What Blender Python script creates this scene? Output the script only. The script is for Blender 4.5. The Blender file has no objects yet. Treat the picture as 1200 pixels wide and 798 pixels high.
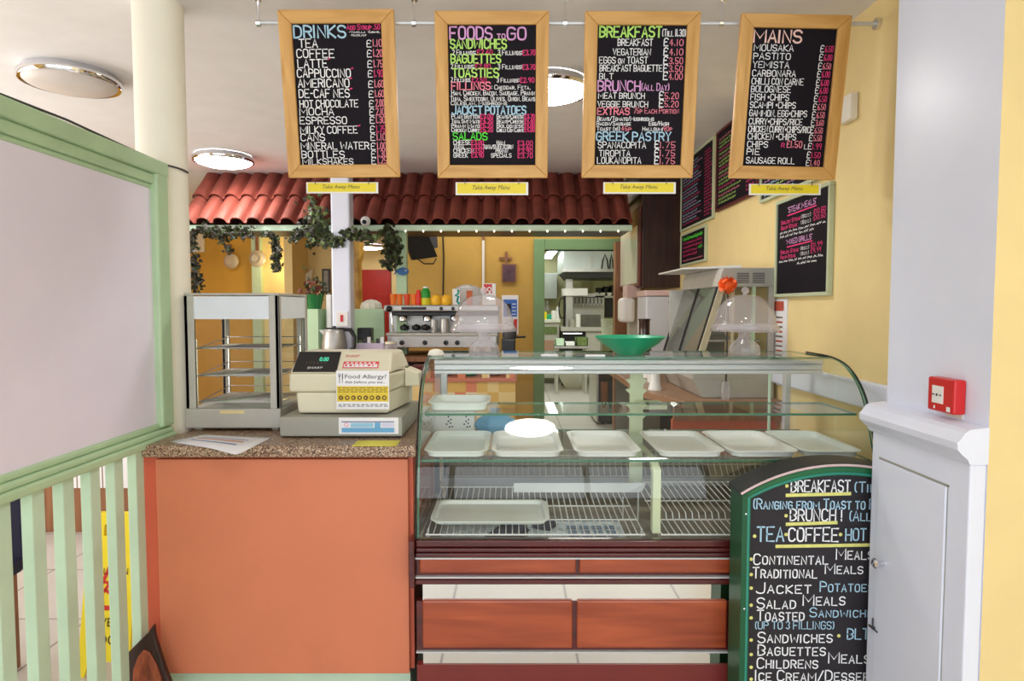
import bpy, bmesh, math, random
from mathutils import Vector, Matrix
random.seed(7)
PI = math.pi
sc = bpy.context.scene
col = sc.collection

# ------------------------------------------------------------------ camera, sky, exposure
EYE, FPX, TILT = 1.5, 750.0, math.atan(39 / 750.0)
cam = bpy.data.cameras.new('camera')
cam.sensor_width = 36.0
cam.lens = FPX / 1200.0 * 36.0
cam.clip_start = 0.05
camo = bpy.data.objects.new('camera', cam)
camo.location = (0, 0, EYE)
camo.rotation_euler = (PI / 2 - TILT, 0, 0)
col.objects.link(camo)
sc.camera = camo
sc.view_settings.view_transform = 'Standard'
sc.view_settings.look = 'None'
sc.view_settings.gamma = 1.0
sc.view_settings.use_curve_mapping = False
sc.view_settings.exposure = -0.44
sc.cycles.transparent_max_bounces = 40
sc.cycles.max_bounces = 10
sc.cycles.diffuse_bounces = 5
sc.cycles.sample_clamp_indirect = 6.0
LAMP = 50.0          # emission of the lit ceiling lamps
world = bpy.data.worlds.new('world')
sc.world = world
world.use_nodes = True
bg = world.node_tree.nodes['Background']
bg.inputs[0].default_value = (0.85, 0.92, 1.0, 1)
bg.inputs[1].default_value = 1.0


def area(name, loc, rot, sx, sy, power, color=(1, 1, 1)):
    l = bpy.data.lights.new(name, 'AREA')
    l.shape = 'RECTANGLE'
    l.size, l.size_y = sx, sy
    l.energy = power
    l.color = color
    o = bpy.data.objects.new(name, l)
    o.location = loc
    o.rotation_euler = rot
    col.objects.link(o)
    return o


# daylight through the shop front behind the camera; the other areas are added fill
area('shopfront_daylight', (-0.6, -3.05, 1.45), (PI / 2, 0, 0), 6.2, 1.9, 150, (0.86, 0.93, 1.0))
area('side_fill_light', (-3.9, 2.6, 1.6), (0, -PI / 2, 0), 1.6, 3.0, 95, (1.0, 0.97, 0.94))  # added fill from the left; that wall has no window
area('staff_fill_light', (-0.2, 5.78, 2.57), (0, 0, 0), 2.2, 0.3, 20, (1.0, 0.96, 0.9))  # unseen fill added to brighten the area behind the canopy
area('side_room_fill', (-3.2, 6.4, 2.57), (0, 0, 0), 0.8, 0.8, 20, (1.0, 0.94, 0.84))  # unseen fill added to brighten the far side room

# ------------------------------------------------------------------ pixel <-> place
CT, ST = math.cos(TILT), math.sin(TILT)


def _ray(px, py):
    a, b = (px - 600) / FPX, -(py - 399) / FPX
    return a, CT + b * ST, -ST + b * CT


def P(px, py, Y):
    a, dy, dz = _ray(px, py)
    s = Y / dy
    return Vector((a * s, Y, EYE + dz * s))


def X(px, py, Y):
    return P(px, py, Y).x


def Z(py, Y):
    return P(600, py, Y).z


def ONZ(px, py, z):
    a, dy, dz = _ray(px, py)
    s = (z - EYE) / dz
    return Vector((a * s, dy * s, z))


def ONX(px, py, x):
    a, dy, dz = _ray(px, py)
    s = x / a
    return Vector((x, dy * s, EYE + dz * s))


# ------------------------------------------------------------------ materials
def lin(c):
    return tuple(((v / 255.0) / 12.92 if v / 255.0 <= 0.04045 else ((v / 255.0 + 0.055) / 1.055) ** 2.4) for v in c) + (1.0,)


MATS = {}


def nodes_of(name):
    m = bpy.data.materials.new(name)
    m.use_nodes = True
    nt = m.node_tree
    return m, nt, nt.nodes['Principled BSDF']


def mat(name, c, rough=0.55, metal=0.0, var=0.06, scale=6.0, bump=0.0, bscale=60.0, spec=0.5, coat=0.0):
    """plain paint / plastic / metal with a little procedural unevenness"""
    if name in MATS:
        return MATS[name]
    m, nt, p = nodes_of(name)
    N, L = nt.nodes, nt.links
    tc = N.new('ShaderNodeTexCoord')
    nz = N.new('ShaderNodeTexNoise')
    nz.inputs['Scale'].default_value = scale
    nz.inputs['Detail'].default_value = 4
    L.new(tc.outputs['Object'], nz.inputs['Vector'])
    rp = N.new('ShaderNodeValToRGB')
    a = lin(c)
    rp.color_ramp.elements[0].position, rp.color_ramp.elements[1].position = 0.3, 0.7
    rp.color_ramp.elements[0].color = tuple(v * (1 - var) for v in a[:3]) + (1,)
    rp.color_ramp.elements[1].color = tuple(min(1, v * (1 + var)) for v in a[:3]) + (1,)
    L.new(nz.outputs['Fac'], rp.inputs['Fac'])
    L.new(rp.outputs['Color'], p.inputs['Base Color'])
    p.inputs['Roughness'].default_value = rough
    p.inputs['Metallic'].default_value = metal
    p.inputs['Specular IOR Level'].default_value = spec
    p.inputs['Coat Weight'].default_value = coat
    if bump > 0:
        n2 = N.new('ShaderNodeTexNoise')
        n2.inputs['Scale'].default_value = bscale
        n2.inputs['Detail'].default_value = 3
        L.new(tc.outputs['Object'], n2.inputs['Vector'])
        b = N.new('ShaderNodeBump')
        b.inputs['Strength'].default_value = bump
        b.inputs['Distance'].default_value = 0.01
        L.new(n2.outputs['Fac'], b.inputs['Height'])
        L.new(b.outputs['Normal'], p.inputs['Normal'])
    MATS[name] = m
    return m


def wood(name, c1, c2, axis='X', scale=3.0, stretch=14.0, rough=0.4, coat=0.0):
    if name in MATS:
        return MATS[name]
    m, nt, p = nodes_of(name)
    N, L = nt.nodes, nt.links
    tc = N.new('ShaderNodeTexCoord')
    mp = N.new('ShaderNodeMapping')
    s = [scale * stretch] * 3
    s['XYZ'.index(axis)] = scale
    mp.inputs['Scale'].default_value = s
    L.new(tc.outputs['Object'], mp.inputs['Vector'])
    nz = N.new('ShaderNodeTexNoise')
    nz.inputs['Scale'].default_value = 1.0
    nz.inputs['Detail'].default_value = 6
    nz.inputs['Distortion'].default_value = 0.6
    L.new(mp.outputs['Vector'], nz.inputs['Vector'])
    rp = N.new('ShaderNodeValToRGB')
    rp.color_ramp.elements[0].position, rp.color_ramp.elements[1].position = 0.32, 0.7
    rp.color_ramp.elements[0].color = lin(c1)
    rp.color_ramp.elements[1].color = lin(c2)
    L.new(nz.outputs['Fac'], rp.inputs['Fac'])
    L.new(rp.outputs['Color'], p.inputs['Base Color'])
    p.inputs['Roughness'].default_value = rough
    p.inputs['Coat Weight'].default_value = coat
    MATS[name] = m
    return m


def granite(name):
    m, nt, p = nodes_of(name)
    N, L = nt.nodes, nt.links
    tc = N.new('ShaderNodeTexCoord')
    vo = N.new('ShaderNodeTexVoronoi')
    vo.inputs['Scale'].default_value = 260
    L.new(tc.outputs['Object'], vo.inputs['Vector'])
    sp = N.new('ShaderNodeSeparateColor')
    L.new(vo.outputs['Color'], sp.inputs[0])
    rp = N.new('ShaderNodeValToRGB')
    cr = rp.color_ramp
    cr.interpolation = 'CONSTANT'
    cr.elements[0].color = lin((84, 62, 48))
    cr.elements[1].position = 0.2
    cr.elements[1].color = lin((150, 116, 92))
    for q, c in ((0.45, (178, 150, 126)), (0.7, (120, 88, 70)), (0.86, (205, 186, 160))):
        e = cr.elements.new(q)
        e.color = lin(c)
    L.new(sp.outputs[0], rp.inputs['Fac'])
    L.new(rp.outputs['Color'], p.inputs['Base Color'])
    p.inputs['Roughness'].default_value = 0.35
    MATS[name] = m
    return m


def tiles(name, c, grout, size, gap=0.006, rough=0.3, var=0.05):
    m, nt, p = nodes_of(name)
    N, L = nt.nodes, nt.links
    tc = N.new('ShaderNodeTexCoord')
    mp = N.new('ShaderNodeMapping')
    mp.inputs['Location'].default_value = (0.51, 0.0, 0)
    L.new(tc.outputs['Object'], mp.inputs['Vector'])
    br = N.new('ShaderNodeTexBrick')
    br.offset = 0.0
    br.inputs['Scale'].default_value = 1.0
    br.inputs['Brick Width'].default_value = size
    br.inputs['Row Height'].default_value = size
    br.inputs['Mortar Size'].default_value = gap
    br.inputs['Mortar Smooth'].default_value = 0.1
    a = lin(c)
    br.inputs['Color1'].default_value = tuple(v * (1 - var) for v in a[:3]) + (1,)
    br.inputs['Color2'].default_value = a
    br.inputs['Mortar'].default_value = lin(grout)
    L.new(mp.outputs['Vector'], br.inputs['Vector'])
    nz = N.new('ShaderNodeTexNoise')
    nz.inputs['Scale'].default_value = 3
    nz.inputs['Detail'].default_value = 5
    L.new(tc.outputs['Object'], nz.inputs['Vector'])
    mx = N.new('ShaderNodeMix')
    mx.data_type = 'RGBA'
    mx.blend_type = 'MULTIPLY'
    mx.inputs[0].default_value = 0.18
    L.new(br.outputs['Color'], mx.inputs[6])
    L.new(nz.outputs['Fac'], mx.inputs[7])
    L.new(mx.outputs[2], p.inputs['Base Color'])
    p.inputs['Roughness'].default_value = rough
    MATS[name] = m
    return m


def checker_tiles(name, cols, size, grout):
    """wall tiles of a few mixed colours on a square grid (object x / z)"""
    m, nt, p = nodes_of(name)
    N, L = nt.nodes, nt.links
    tc = N.new('ShaderNodeTexCoord')
    mp = N.new('ShaderNodeMapping')
    mp.inputs['Scale'].default_value = (1 / size, 0.0, 1 / size)
    L.new(tc.outputs['Object'], mp.inputs['Vector'])
    fl = N.new('ShaderNodeVectorMath')
    fl.operation = 'FLOOR'
    L.new(mp.outputs['Vector'], fl.inputs[0])
    wn = N.new('ShaderNodeTexWhiteNoise')
    L.new(fl.outputs[0], wn.inputs['Vector'])
    rp = N.new('ShaderNodeValToRGB')
    cr = rp.color_ramp
    cr.interpolation = 'CONSTANT'
    cr.elements[0].color = lin(cols[0])
    cr.elements[1].position = 1.0 / len(cols)
    cr.elements[1].color = lin(cols[1])
    for i, c in enumerate(cols[2:]):
        e = cr.elements.new((i + 2) / len(cols))
        e.color = lin(c)
    L.new(wn.outputs['Value'], rp.inputs['Fac'])
    L.new(rp.outputs['Color'], p.inputs['Base Color'])
    p.inputs['Roughness'].default_value = 0.35
    MATS[name] = m
    return m


def glow(name, c, strength):
    if name in MATS:
        return MATS[name]
    m, nt, p = nodes_of(name)
    p.inputs['Base Color'].default_value = lin(c)
    p.inputs['Emission Color'].default_value = lin(c)
    p.inputs['Emission Strength'].default_value = strength
    MATS[name] = m
    return m


def glass(name, tint=(0.93, 0.98, 0.95), rough=0.0, haze=0.0, hazecol=(230, 235, 235), ior=1.5):
    """thin clear glass: fresnel reflection on the face met first, tinted straight transmission"""
    if name in MATS:
        return MATS[name]
    m, nt, p = nodes_of(name)
    N, L = nt.nodes, nt.links
    N.remove(p)
    out = N['Material Output']
    tr = N.new('ShaderNodeBsdfTransparent')
    tr.inputs[0].default_value = tuple(tint) + (1,)
    body = tr
    if haze > 0:
        df = N.new('ShaderNodeBsdfDiffuse')
        df.inputs[0].default_value = lin(hazecol)
        tl = N.new('ShaderNodeBsdfTranslucent')
        tl.inputs[0].default_value = lin(hazecol)
        ad = N.new('ShaderNodeMixShader')
        ad.inputs[0].default_value = 0.4
        L.new(df.outputs[0], ad.inputs[1])
        L.new(tl.outputs[0], ad.inputs[2])
        body = N.new('ShaderNodeMixShader')
        body.inputs[0].default_value = haze
        L.new(tr.outputs[0], body.inputs[1])
        L.new(ad.outputs[0], body.inputs[2])
    gl = N.new('ShaderNodeBsdfGlossy')
    gl.inputs['Roughness'].default_value = rough
    fr = N.new('ShaderNodeFresnel')
    fr.inputs['IOR'].default_value = ior
    ge = N.new('ShaderNodeNewGeometry')
    mu = N.new('ShaderNodeMath')
    mu.operation = 'SUBTRACT'
    mu.use_clamp = True
    L.new(fr.outputs[0], mu.inputs[0])
    L.new(ge.outputs['Backfacing'], mu.inputs[1])
    mx = N.new('ShaderNodeMixShader')
    L.new(mu.outputs[0], mx.inputs[0])
    L.new(body.outputs[0], mx.inputs[1])
    L.new(gl.outputs[0], mx.inputs[2])
    L.new(mx.outputs[0], out.inputs[0])
    MATS[name] = m
    return m


M = dict(
    mint=mat('mint paint', (184, 214, 176), 0.45, bump=0.15, bscale=30),
    mint2=mat('pale mint paint', (200, 228, 204), 0.5),
    greenpaint=mat('sage green paint', (122, 156, 108), 0.5),
    lilac=mat('lilac white board', (240, 234, 255), 0.4, var=0.02),
    cream=mat('cream paint', (240, 236, 222), 0.6, var=0.02, bump=0.1, bscale=20),
    white=mat('white gloss paint', (230, 236, 255), 0.35, var=0.02),
    whiteplastic=mat('white plastic', (240, 240, 238), 0.35, var=0.02),
    traywhite=mat('tray plastic', (236, 242, 238), 0.3, var=0.02),
    ceil=mat('ceiling paint', (238, 237, 238), 0.8, var=0.03, bump=0.1, bscale=25),
    yellow=mat('straw yellow wall paint', (236, 214, 154), 0.65, var=0.03, bump=0.12, bscale=25),
    mustard=mat('mustard wall paint', (200, 160, 76), 0.65, var=0.05, bump=0.12, bscale=25),
    amber=mat('amber wall paint', (222, 174, 72), 0.65, var=0.05),
    orange=mat('orange laminate', (214, 126, 92), 0.5, var=0.03, bump=0.03, bscale=200),
    granite=granite('speckled laminate'),
    mahog=wood('mahogany veneer', (140, 58, 30), (184, 88, 50), 'X', 2.2, 9, 0.35, 0.3),
    mahogdark=wood('dark mahogany moulding', (66, 16, 18), (98, 30, 28), 'X', 2.0, 14, 0.3, 0.4),
    oak=wood('oak frame', (200, 148, 76), (228, 180, 108), 'Z', 4.0, 10, 0.45),
    oakx=wood('oak frame rail', (200, 148, 76), (228, 180, 108), 'X', 4.0, 10, 0.45),
    brown=wood('dark brown wood', (40, 22, 20), (62, 34, 28), 'Z', 3.0, 10, 0.4),
    midbrown=wood('brown wood', (128, 84, 56), (160, 112, 78), 'Z', 3.0, 10, 0.5),
    slate=mat('black board', (22, 17, 26), 0.7, var=0.15, scale=4, spec=0.2),
    steel=mat('brushed steel', (186, 186, 184), 0.38, 0.75, 0.05, 20),
    steeldull=mat('dull grey metal', (186, 184, 176), 0.45, 0.12, 0.05, 12),
    chrome=mat('chrome', (225, 225, 228), 0.12, 1.0, 0.01),
    alu=mat('aluminium profile', (206, 208, 210), 0.35, 0.3, 0.02),
    mirror=mat('polished steel', (240, 238, 232), 0.03, 1.0, 0.01),
    black=mat('black plastic', (22, 22, 26), 0.35, var=0.1),
    darkgrey=mat('dark grey', (62, 62, 64), 0.5),
    beige=mat('beige plastic', (226, 220, 196), 0.45, var=0.02),
    greymetal=mat('grey enamelled metal', (160, 160, 150), 0.45, 0.1, 0.03),
    terracotta=mat('terracotta roof tile', (128, 62, 50), 0.6, var=0.25, scale=7, bump=0.2, bscale=40),
    red=mat('red plastic', (206, 32, 34), 0.35, var=0.03),
    reddoor=mat('red door paint', (168, 34, 28), 0.5),
    bowlgreen=mat('green bowl plastic', (24, 168, 122), 0.3, var=0.03),
    bluebag=mat('blue plastic', (110, 165, 200), 0.4),
    signyellow=mat('yellow plastic', (242, 222, 44), 0.4, var=0.02),
    noteyellow=mat('yellow paper', (214, 204, 70), 0.7),
    aboard=mat('green board paint', (28, 104, 60), 0.4, var=0.08),
    teal=mat('teal line', (40, 140, 122), 0.5),
    navy=mat('navy cloth', (24, 26, 54), 0.7),
    paper=mat('white paper', (240, 240, 244), 0.7, var=0.02),
    newsprint=mat('newsprint', (214, 226, 242), 0.7, var=0.3, scale=38),
    bluelabel=mat('blue print', (110, 176, 222), 0.6),
    leaf=mat('ivy leaf', (48, 62, 26), 0.5, var=0.4, scale=30),
    leafdark=mat('dark ivy leaf', (36, 34, 20), 0.5, var=0.4, scale=30),
    leaflight=mat('pale ivy leaf', (104, 124, 70), 0.5, var=0.3, scale=30),
    offlamp=mat('unlit lamp diffuser', (220, 214, 210), 0.4),
    gl=glass('case glass', (0.975, 0.99, 0.98)),
    gledge=mat('glass edge', (60, 120, 92), 0.2, var=0.02, coat=0.5),
    dome=glass('clear acrylic', (0.95, 0.94, 0.95), 0.02, 0.24, (240, 236, 240)),
    cut=glass('cut glass', (0.94, 0.94, 0.96), 0.05, 0.28, (244, 240, 244)),
    lamp=glow('lamp diffuser', (255, 252, 248), LAMP),
    tube=glow('fluorescent tube', (250, 255, 250), 14.0),
    bulb=glow('fairy bulb', (255, 244, 220), 3.0),
    floor=tiles('floor tiles', (206, 202, 196), (146, 140, 132), 0.58),
    wallt=checker_tiles('mixed wall tiles', [(214, 130, 96), (226, 200, 140), (228, 210, 180), (214, 176, 96)], 0.076, (220, 210, 190)),
    cw=mat('white chalk ink', (246, 249, 255), 0.8, var=0.08, scale=60),
    cb=mat('pale blue chalk ink', (176, 214, 236), 0.8, var=0.08, scale=60),
    cp=mat('pink chalk ink', (232, 62, 128), 0.8, var=0.1, scale=60),
    cl=mat('lilac chalk ink', (226, 168, 222), 0.8, var=0.1, scale=60),
    cg=mat('green chalk ink', (190, 236, 120), 0.8, var=0.1, scale=60),
    cr=mat('rose chalk ink', (244, 140, 160), 0.8, var=0.1, scale=60),
    cy=mat('yellow chalk ink', (226, 224, 132), 0.8, var=0.1, scale=60),
    cc=mat('cream pink chalk ink', (248, 206, 196), 0.8, var=0.1, scale=60),
    cf=mat('bright green chalk ink', (90, 230, 70), 0.8, var=0.1, scale=60),
    inkblack=mat('black print', (28, 28, 32), 0.6),
    inkred=mat('red print', (206, 44, 36), 0.6),
    inkgrey=mat('grey print', (120, 110, 70), 0.6),
    inkgold=mat('gold print', (222, 196, 58), 0.6),
    led=glow('green display digits', (90, 230, 190), 0.5),
)

# ------------------------------------------------------------------ mesh builder
HOME = {}            # root name -> location to subtract from world coordinates


class MB:
    def __init__(self):
        self.v, self.f, self.m, self.s = [], [], [], []

    def add(self, vs, fs, m=0, smooth=False):
        b = len(self.v)
        self.v += [tuple(v) for v in vs]
        for f in fs:
            self.f.append([i + b for i in f])
            self.m.append(m)
            self.s.append(smooth)
        return self

    def box(self, x0, x1, y0, y1, z0, z1, m=0):
        x0, x1 = min(x0, x1), max(x0, x1)
        y0, y1 = min(y0, y1), max(y0, y1)
        z0, z1 = min(z0, z1), max(z0, z1)
        vs = [(x0, y0, z0), (x1, y0, z0), (x1, y1, z0), (x0, y1, z0), (x0, y0, z1), (x1, y0, z1), (x1, y1, z1), (x0, y1, z1)]
        return self.add(vs, [(3, 2, 1, 0), (4, 5, 6, 7), (0, 1, 5, 4), (1, 2, 6, 5), (2, 3, 7, 6), (3, 0, 4, 7)], m)

    def hexa(self, vs, m=0):
        """eight corners: bottom four anticlockwise, top four"""
        return self.add(vs, [(3, 2, 1, 0), (4, 5, 6, 7), (0, 1, 5, 4), (1, 2, 6, 5), (2, 3, 7, 6), (3, 0, 4, 7)], m)

    def prism(self, poly, axis, a, b, m=0, me=None, smooth=False):
        """poly of 2-D points extruded along axis from a to b. axis x: (y,z)  y: (x,z)  z: (x,y)"""
        n = len(poly)

        def pt(p, t):
            return {'x': (t, p[0], p[1]), 'y': (p[0], t, p[1]), 'z': (p[0], p[1], t)}[axis]
        area2 = sum(poly[i][0] * poly[(i + 1) % n][1] - poly[(i + 1) % n][0] * poly[i][1] for i in range(n))
        pl = list(poly) if area2 > 0 else list(poly)[::-1]
        if a > b:
            a, b = b, a
        vs = [pt(p, a) for p in pl] + [pt(p, b) for p in pl]
        flip = axis == 'y'
        caps = [list(range(n))[::-1], list(range(n, 2 * n))]
        sides = [(i, (i + 1) % n, (i + 1) % n + n, i + n) for i in range(n)]
        if flip:
            caps = [c[::-1] for c in caps]
            sides = [s[::-1] for s in sides]
        self.add(vs, caps, m)
        b0 = len(self.v) - 2 * n
        for s in sides:
            self.f.append([i + b0 for i in s])
            self.m.append(m if me is None else me)
            self.s.append(smooth)
        return self

    def tube(self, pts, r, n=8, m=0, cap=True, closed=False):
        pts = [Vector(p) for p in pts]
        k = len(pts)
        rr = r if isinstance(r, (list, tuple)) else [r] * k
        rings = []
        up = None
        for i, p in enumerate(pts):
            if closed:
                t = pts[(i + 1) % k] - pts[i - 1]
            else:
                t = pts[min(i + 1, k - 1)] - pts[max(i - 1, 0)]
            t = t.normalized() if t.length > 1e-9 else Vector((0, 0, 1))
            if up is None:
                up = Vector((0, 0, 1)) if abs(t.z) < 0.9 else Vector((1, 0, 0))
            sx = t.cross(up)
            if sx.length < 1e-6:
                up = Vector((0, 1, 0))
                sx = t.cross(up)
            sx.normalize()
            up = sx.cross(t).normalized()
            rings.append([p + (sx * math.cos(2 * PI * j / n) + up * math.sin(2 * PI * j / n)) * rr[i] for j in range(n)])
        vs = [q for g in rings for q in g]
        fs = []
        for i in range(k if closed else k - 1):
            a, b = i * n, ((i + 1) % k) * n
            for j in range(n):
                fs.append((a + j, b + j, b + (j + 1) % n, a + (j + 1) % n)[::-1])
        self.add(vs, fs, m, True)
        if cap and not closed:
            b0 = len(self.v) - len(vs)
            self.f.append([b0 + j for j in range(n)])
            self.f.append([b0 + (k - 1) * n + j for j in range(n)][::-1])
            self.m += [m, m]
            self.s += [False, False]
        return self

    def lathe(self, prof, c=(0, 0, 0), n=28, m=0, flute=0.0, fn=0, sx=1.0, sy=1.0, caps=True):
        """prof: (r, z) from bottom to top"""
        vs, fs = [], []
        k = len(prof)
        for r, z in prof:
            for j in range(n):
                a = 2 * PI * j / n
                q = r * (1 + (flute * math.cos(fn * a) if fn else 0))
                vs.append((c[0] + q * math.cos(a) * sx, c[1] + q * math.sin(a) * sy, c[2] + z))
        for i in range(k - 1):
            for j in range(n):
                fs.append((i * n + j, i * n + (j + 1) % n, (i + 1) * n + (j + 1) % n, (i + 1) * n + j))
        self.add(vs, fs, m, True)
        if caps:
            b0 = len(self.v) - len(vs)
            if prof[0][0] > 1e-5:
                self.f.append([b0 + j for j in range(n)][::-1])
                self.m.append(m)
                self.s.append(False)
            if prof[-1][0] > 1e-5:
                self.f.append([b0 + (k - 1) * n + j for j in range(n)])
                self.m.append(m)
                self.s.append(False)
        return self

    def ball(self, c, r, n=14, m=0, sz=1.0):
        pr = [(r * math.sin(PI * i / 10) + 1e-6, -r * sz * math.cos(PI * i / 10)) for i in range(11)]
        return self.lathe(pr, c, n, m, caps=False)

    def panel(self, quad, th, m=0, me=None):
        """flat quad (4 world corners, anticlockwise seen from the front) with a thickness behind it"""
        q = [Vector(v) for v in quad]
        nrm = (q[1] - q[0]).cross(q[3] - q[0]).normalized()
        bk = [v - nrm * th for v in q]
        self.add(q + bk, [(0, 1, 2, 3), (7, 6, 5, 4)], m)
        b0 = len(self.v) - 8
        for i in range(4):
            j = (i + 1) % 4
            self.f.append([b0 + j, b0 + i, b0 + 4 + i, b0 + 4 + j])
            self.m.append(m if me is None else me)
            self.s.append(False)
        return self

    def build(self, name, mats, parent=None, bevel=0.0, seg=2, sharp=35, solid=0.0):
        if not isinstance(mats, (list, tuple)):
            mats = [mats]
        if parent is None:
            xs, ys, zs = zip(*self.v)
            off = Vector(((min(xs) + max(xs)) / 2, (min(ys) + max(ys)) / 2, min(zs)))
        else:
            r = parent
            while r.parent:
                r = r.parent
            off = HOME.get(r.name, Vector((0, 0, 0)))
            if r.type == 'MESH' and r.name not in HOME:
                off = r.location.copy()
        me = bpy.data.meshes.new(name)
        me.from_pydata([(x - off.x, y - off.y, z - off.z) for x, y, z in self.v], [], self.f)
        for mt in mats:
            me.materials.append(mt)
        me.polygons.foreach_set('material_index', self.m)
        me.polygons.foreach_set('use_smooth', self.s)
        me.update()
        if any(self.s):
            me.set_sharp_from_angle(angle=math.radians(sharp))
        o = bpy.data.objects.new(name, me)
        col.objects.link(o)
        if parent is None:
            o.location = off
        else:
            o.parent = parent
        if solid:
            d = o.modifiers.new('thickness', 'SOLIDIFY')
            d.thickness = solid
            d.offset = 0
        if bevel:
            d = o.modifiers.new('bevel', 'BEVEL')
            d.width = bevel
            d.segments = seg
            d.limit_method = 'ANGLE'
            d.angle_limit = math.radians(40)
            d.harden_normals = False
        return o


def tag(o, label, cat, group=None):
    o['label'] = label
    o['category'] = cat
    if group:
        o['group'] = group
    return o


def T(name, label, cat, loc, group=None, local=False):
    """a thing made of parts; its parts are written in world coordinates, or in its own when local"""
    o = bpy.data.objects.new(name, None)
    o.empty_display_size = 0.1
    col.objects.link(o)
    o.location = loc
    HOME[o.name] = Vector((0, 0, 0)) if local else Vector(loc)
    return tag(o, label, cat, group)


def struct(o):
    o['kind'] = 'structure'
    return o


def dup(root, loc, label=None, group=None, rz=None):
    r = root.copy()
    col.objects.link(r)
    r.location = loc
    if rz is not None:
        r.rotation_euler = (0, 0, rz)
    if label:
        r['label'] = label
    if group:
        r['group'] = group
    for ch in list(root.children):
        c = ch.copy()
        col.objects.link(c)
        c.parent = r
        for g in list(ch.children):
            d = g.copy()
            col.objects.link(d)
            d.parent = c
    return r


# ------------------------------------------------------------------ hand lettering
GL = {
    'A': '002640 1232', 'B': '0006 ~062645432303 ~032342412000', 'C': '~4536160501103041', 'D': '0006 ~062645412000',
    'E': '46060040 0333', 'F': '460600 0333', 'G': '~4536160501103041 414323', 'H': '0006 4046 0343', 'I': '0006',
    'J': '~4641301001', 'K': '0006 4603 0340', 'L': '060040', 'M': '0006326660', 'N': '00064046', 'O': 'o1605011030414536',
    'P': '0006 ~062645432303', 'Q': 'o1605011030414536 2240', 'R': '0006 ~062645432303 2340', 'S': '~453616050413334241301001',
    'T': '0646 2620', 'U': '~060110304146', 'V': '062046', 'W': '0610345066', 'X': '0046 0640', 'Y': '062346 2320', 'Z': '06460040',
    '0': 'o1605011020313526', '1': '0006', '2': '~051626353400 0030', '3': '~05162635342313 ~13233231201001', '4': '260232 2026',
    '5': '360603 ~03233231201001', '6': '~3615030110203132231302', '7': '063610', '8': 'o1605041323343526 o1302011020313223',
    '9': 'o1605041323343526 3520', '\u00a3': '~3526160501 0100 0030 0323', '+': '1214 0323', '.': '0001', ',': '1000', '-': '0323',
    '/': '0036', '(': '~16050110', ')': '~06151100', '!': '0602 0001', ':': '0405 0102', '*': '0424 1315 0325', "'": '0605', '"': '0605 1615',
}


def _smooth(p, closed):
    for _ in range(2):
        q = []
        n = len(p)
        if not closed:
            q.append(p[0])
        for i in range(n if closed else n - 1):
            a, b = p[i], p[(i + 1) % n]
            q.append((a[0] * .75 + b[0] * .25, a[1] * .75 + b[1] * .25))
            q.append((a[0] * .25 + b[0] * .75, a[1] * .25 + b[1] * .75))
        if not closed:
            q.append(p[-1])
        p = q
    return p


GC = {}
for ch_, s_ in GL.items():
    st = []
    for t in s_.split():
        k = t[0] if t[0] in '~o' else ''
        d = t[1:] if k else t
        p = [(int(d[i]) / 6.0 * 0.95, int(d[i + 1]) / 6.0) for i in range(0, len(d), 2)]
        if k:
            p = _smooth(p, k == 'o')
        if k == 'o':
            p = p + [p[0], p[1]]
        st.append(p)
    GC[ch_] = (st, max(x for q in st for x, _ in q))


def ribbon(mb, pts, w, fn, m):
    n = len(pts)
    L_, R_ = [], []
    for i in range(n):
        a, b = pts[max(i - 1, 0)], pts[min(i + 1, n - 1)]
        dx, dy = b[0] - a[0], b[1] - a[1]
        q = math.hypot(dx, dy) or 1e-9
        nx, ny = -dy / q * w / 2, dx / q * w / 2
        x, y = pts[i]
        if i == 0:
            x, y = x - dx / q * w * .35, y - dy / q * w * .35
        if i == n - 1:
            x, y = x + dx / q * w * .35, y + dy / q * w * .35
        L_.append(fn(x + nx, y + ny))
        R_.append(fn(x - nx, y - ny))
    mb.add(L_ + R_, [(i, n + i, n + i + 1, i + 1) for i in range(n - 1)], m)


def write(mb, text, x0, x1, y, h, w, fn, m=0, jit=0.02):
    """hand-lettered line from x0 to x1 on baseline y, capitals h high, stroke w; fn maps (x,y) to space"""
    adv, items = 0.0, []
    for ch in text:
        if ch == ' ':
            adv += 0.36
            continue
        k = 1.0
        if ch.islower():
            k = 0.74
        g = GC.get(ch.upper())
        if not g:
            continue
        items.append((g[0], adv, k))
        adv += max(g[1], 0.1) * k + 0.23
    if not items:
        return
    sx = (x1 - x0) / max(adv - 0.23, 0.05)
    for st, a, k in items:
        jy, js = random.uniform(-jit, jit) * h, 1 + random.uniform(-jit, jit)
        for p in st:
            ribbon(mb, [(x0 + (a + q[0] * k) * sx, y + jy + q[1] * h * k * js) for q in p], w, fn, m)


FC = {}


def font_shape(text):
    if text not in FC:
        cu = bpy.data.curves.new('t', 'FONT')
        cu.body = text
        cu.resolution_u = 3
        o = bpy.data.objects.new('t', cu)
        col.objects.link(o)
        bpy.context.view_layer.update()
        me = bpy.data.meshes.new_from_object(o.evaluated_get(bpy.context.evaluated_depsgraph_get()))
        vs = [(v.co.x, v.co.y) for v in me.vertices]
        fs = [tuple(p.vertices) for p in me.polygons]
        bpy.data.objects.remove(o)
        bpy.data.meshes.remove(me)
        bpy.data.curves.remove(cu)
        FC[text] = (vs, fs)
    return FC[text]


def printed(mb, text, x0, x1, y, h, fn, m=0, shear=0.0):
    """printed line, capitals about h high, stretched to run from x0 to x1"""
    vs, fs = font_shape(text)
    a, b = min(v[0] for v in vs), max(v[0] for v in vs)
    sx, sy = (x1 - x0) / (b - a), h / 0.72
    mb.add([fn(x0 + (v[0] - a) * sx + shear * v[1] * sy, y + v[1] * sy) for v in vs], fs, m)


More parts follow.
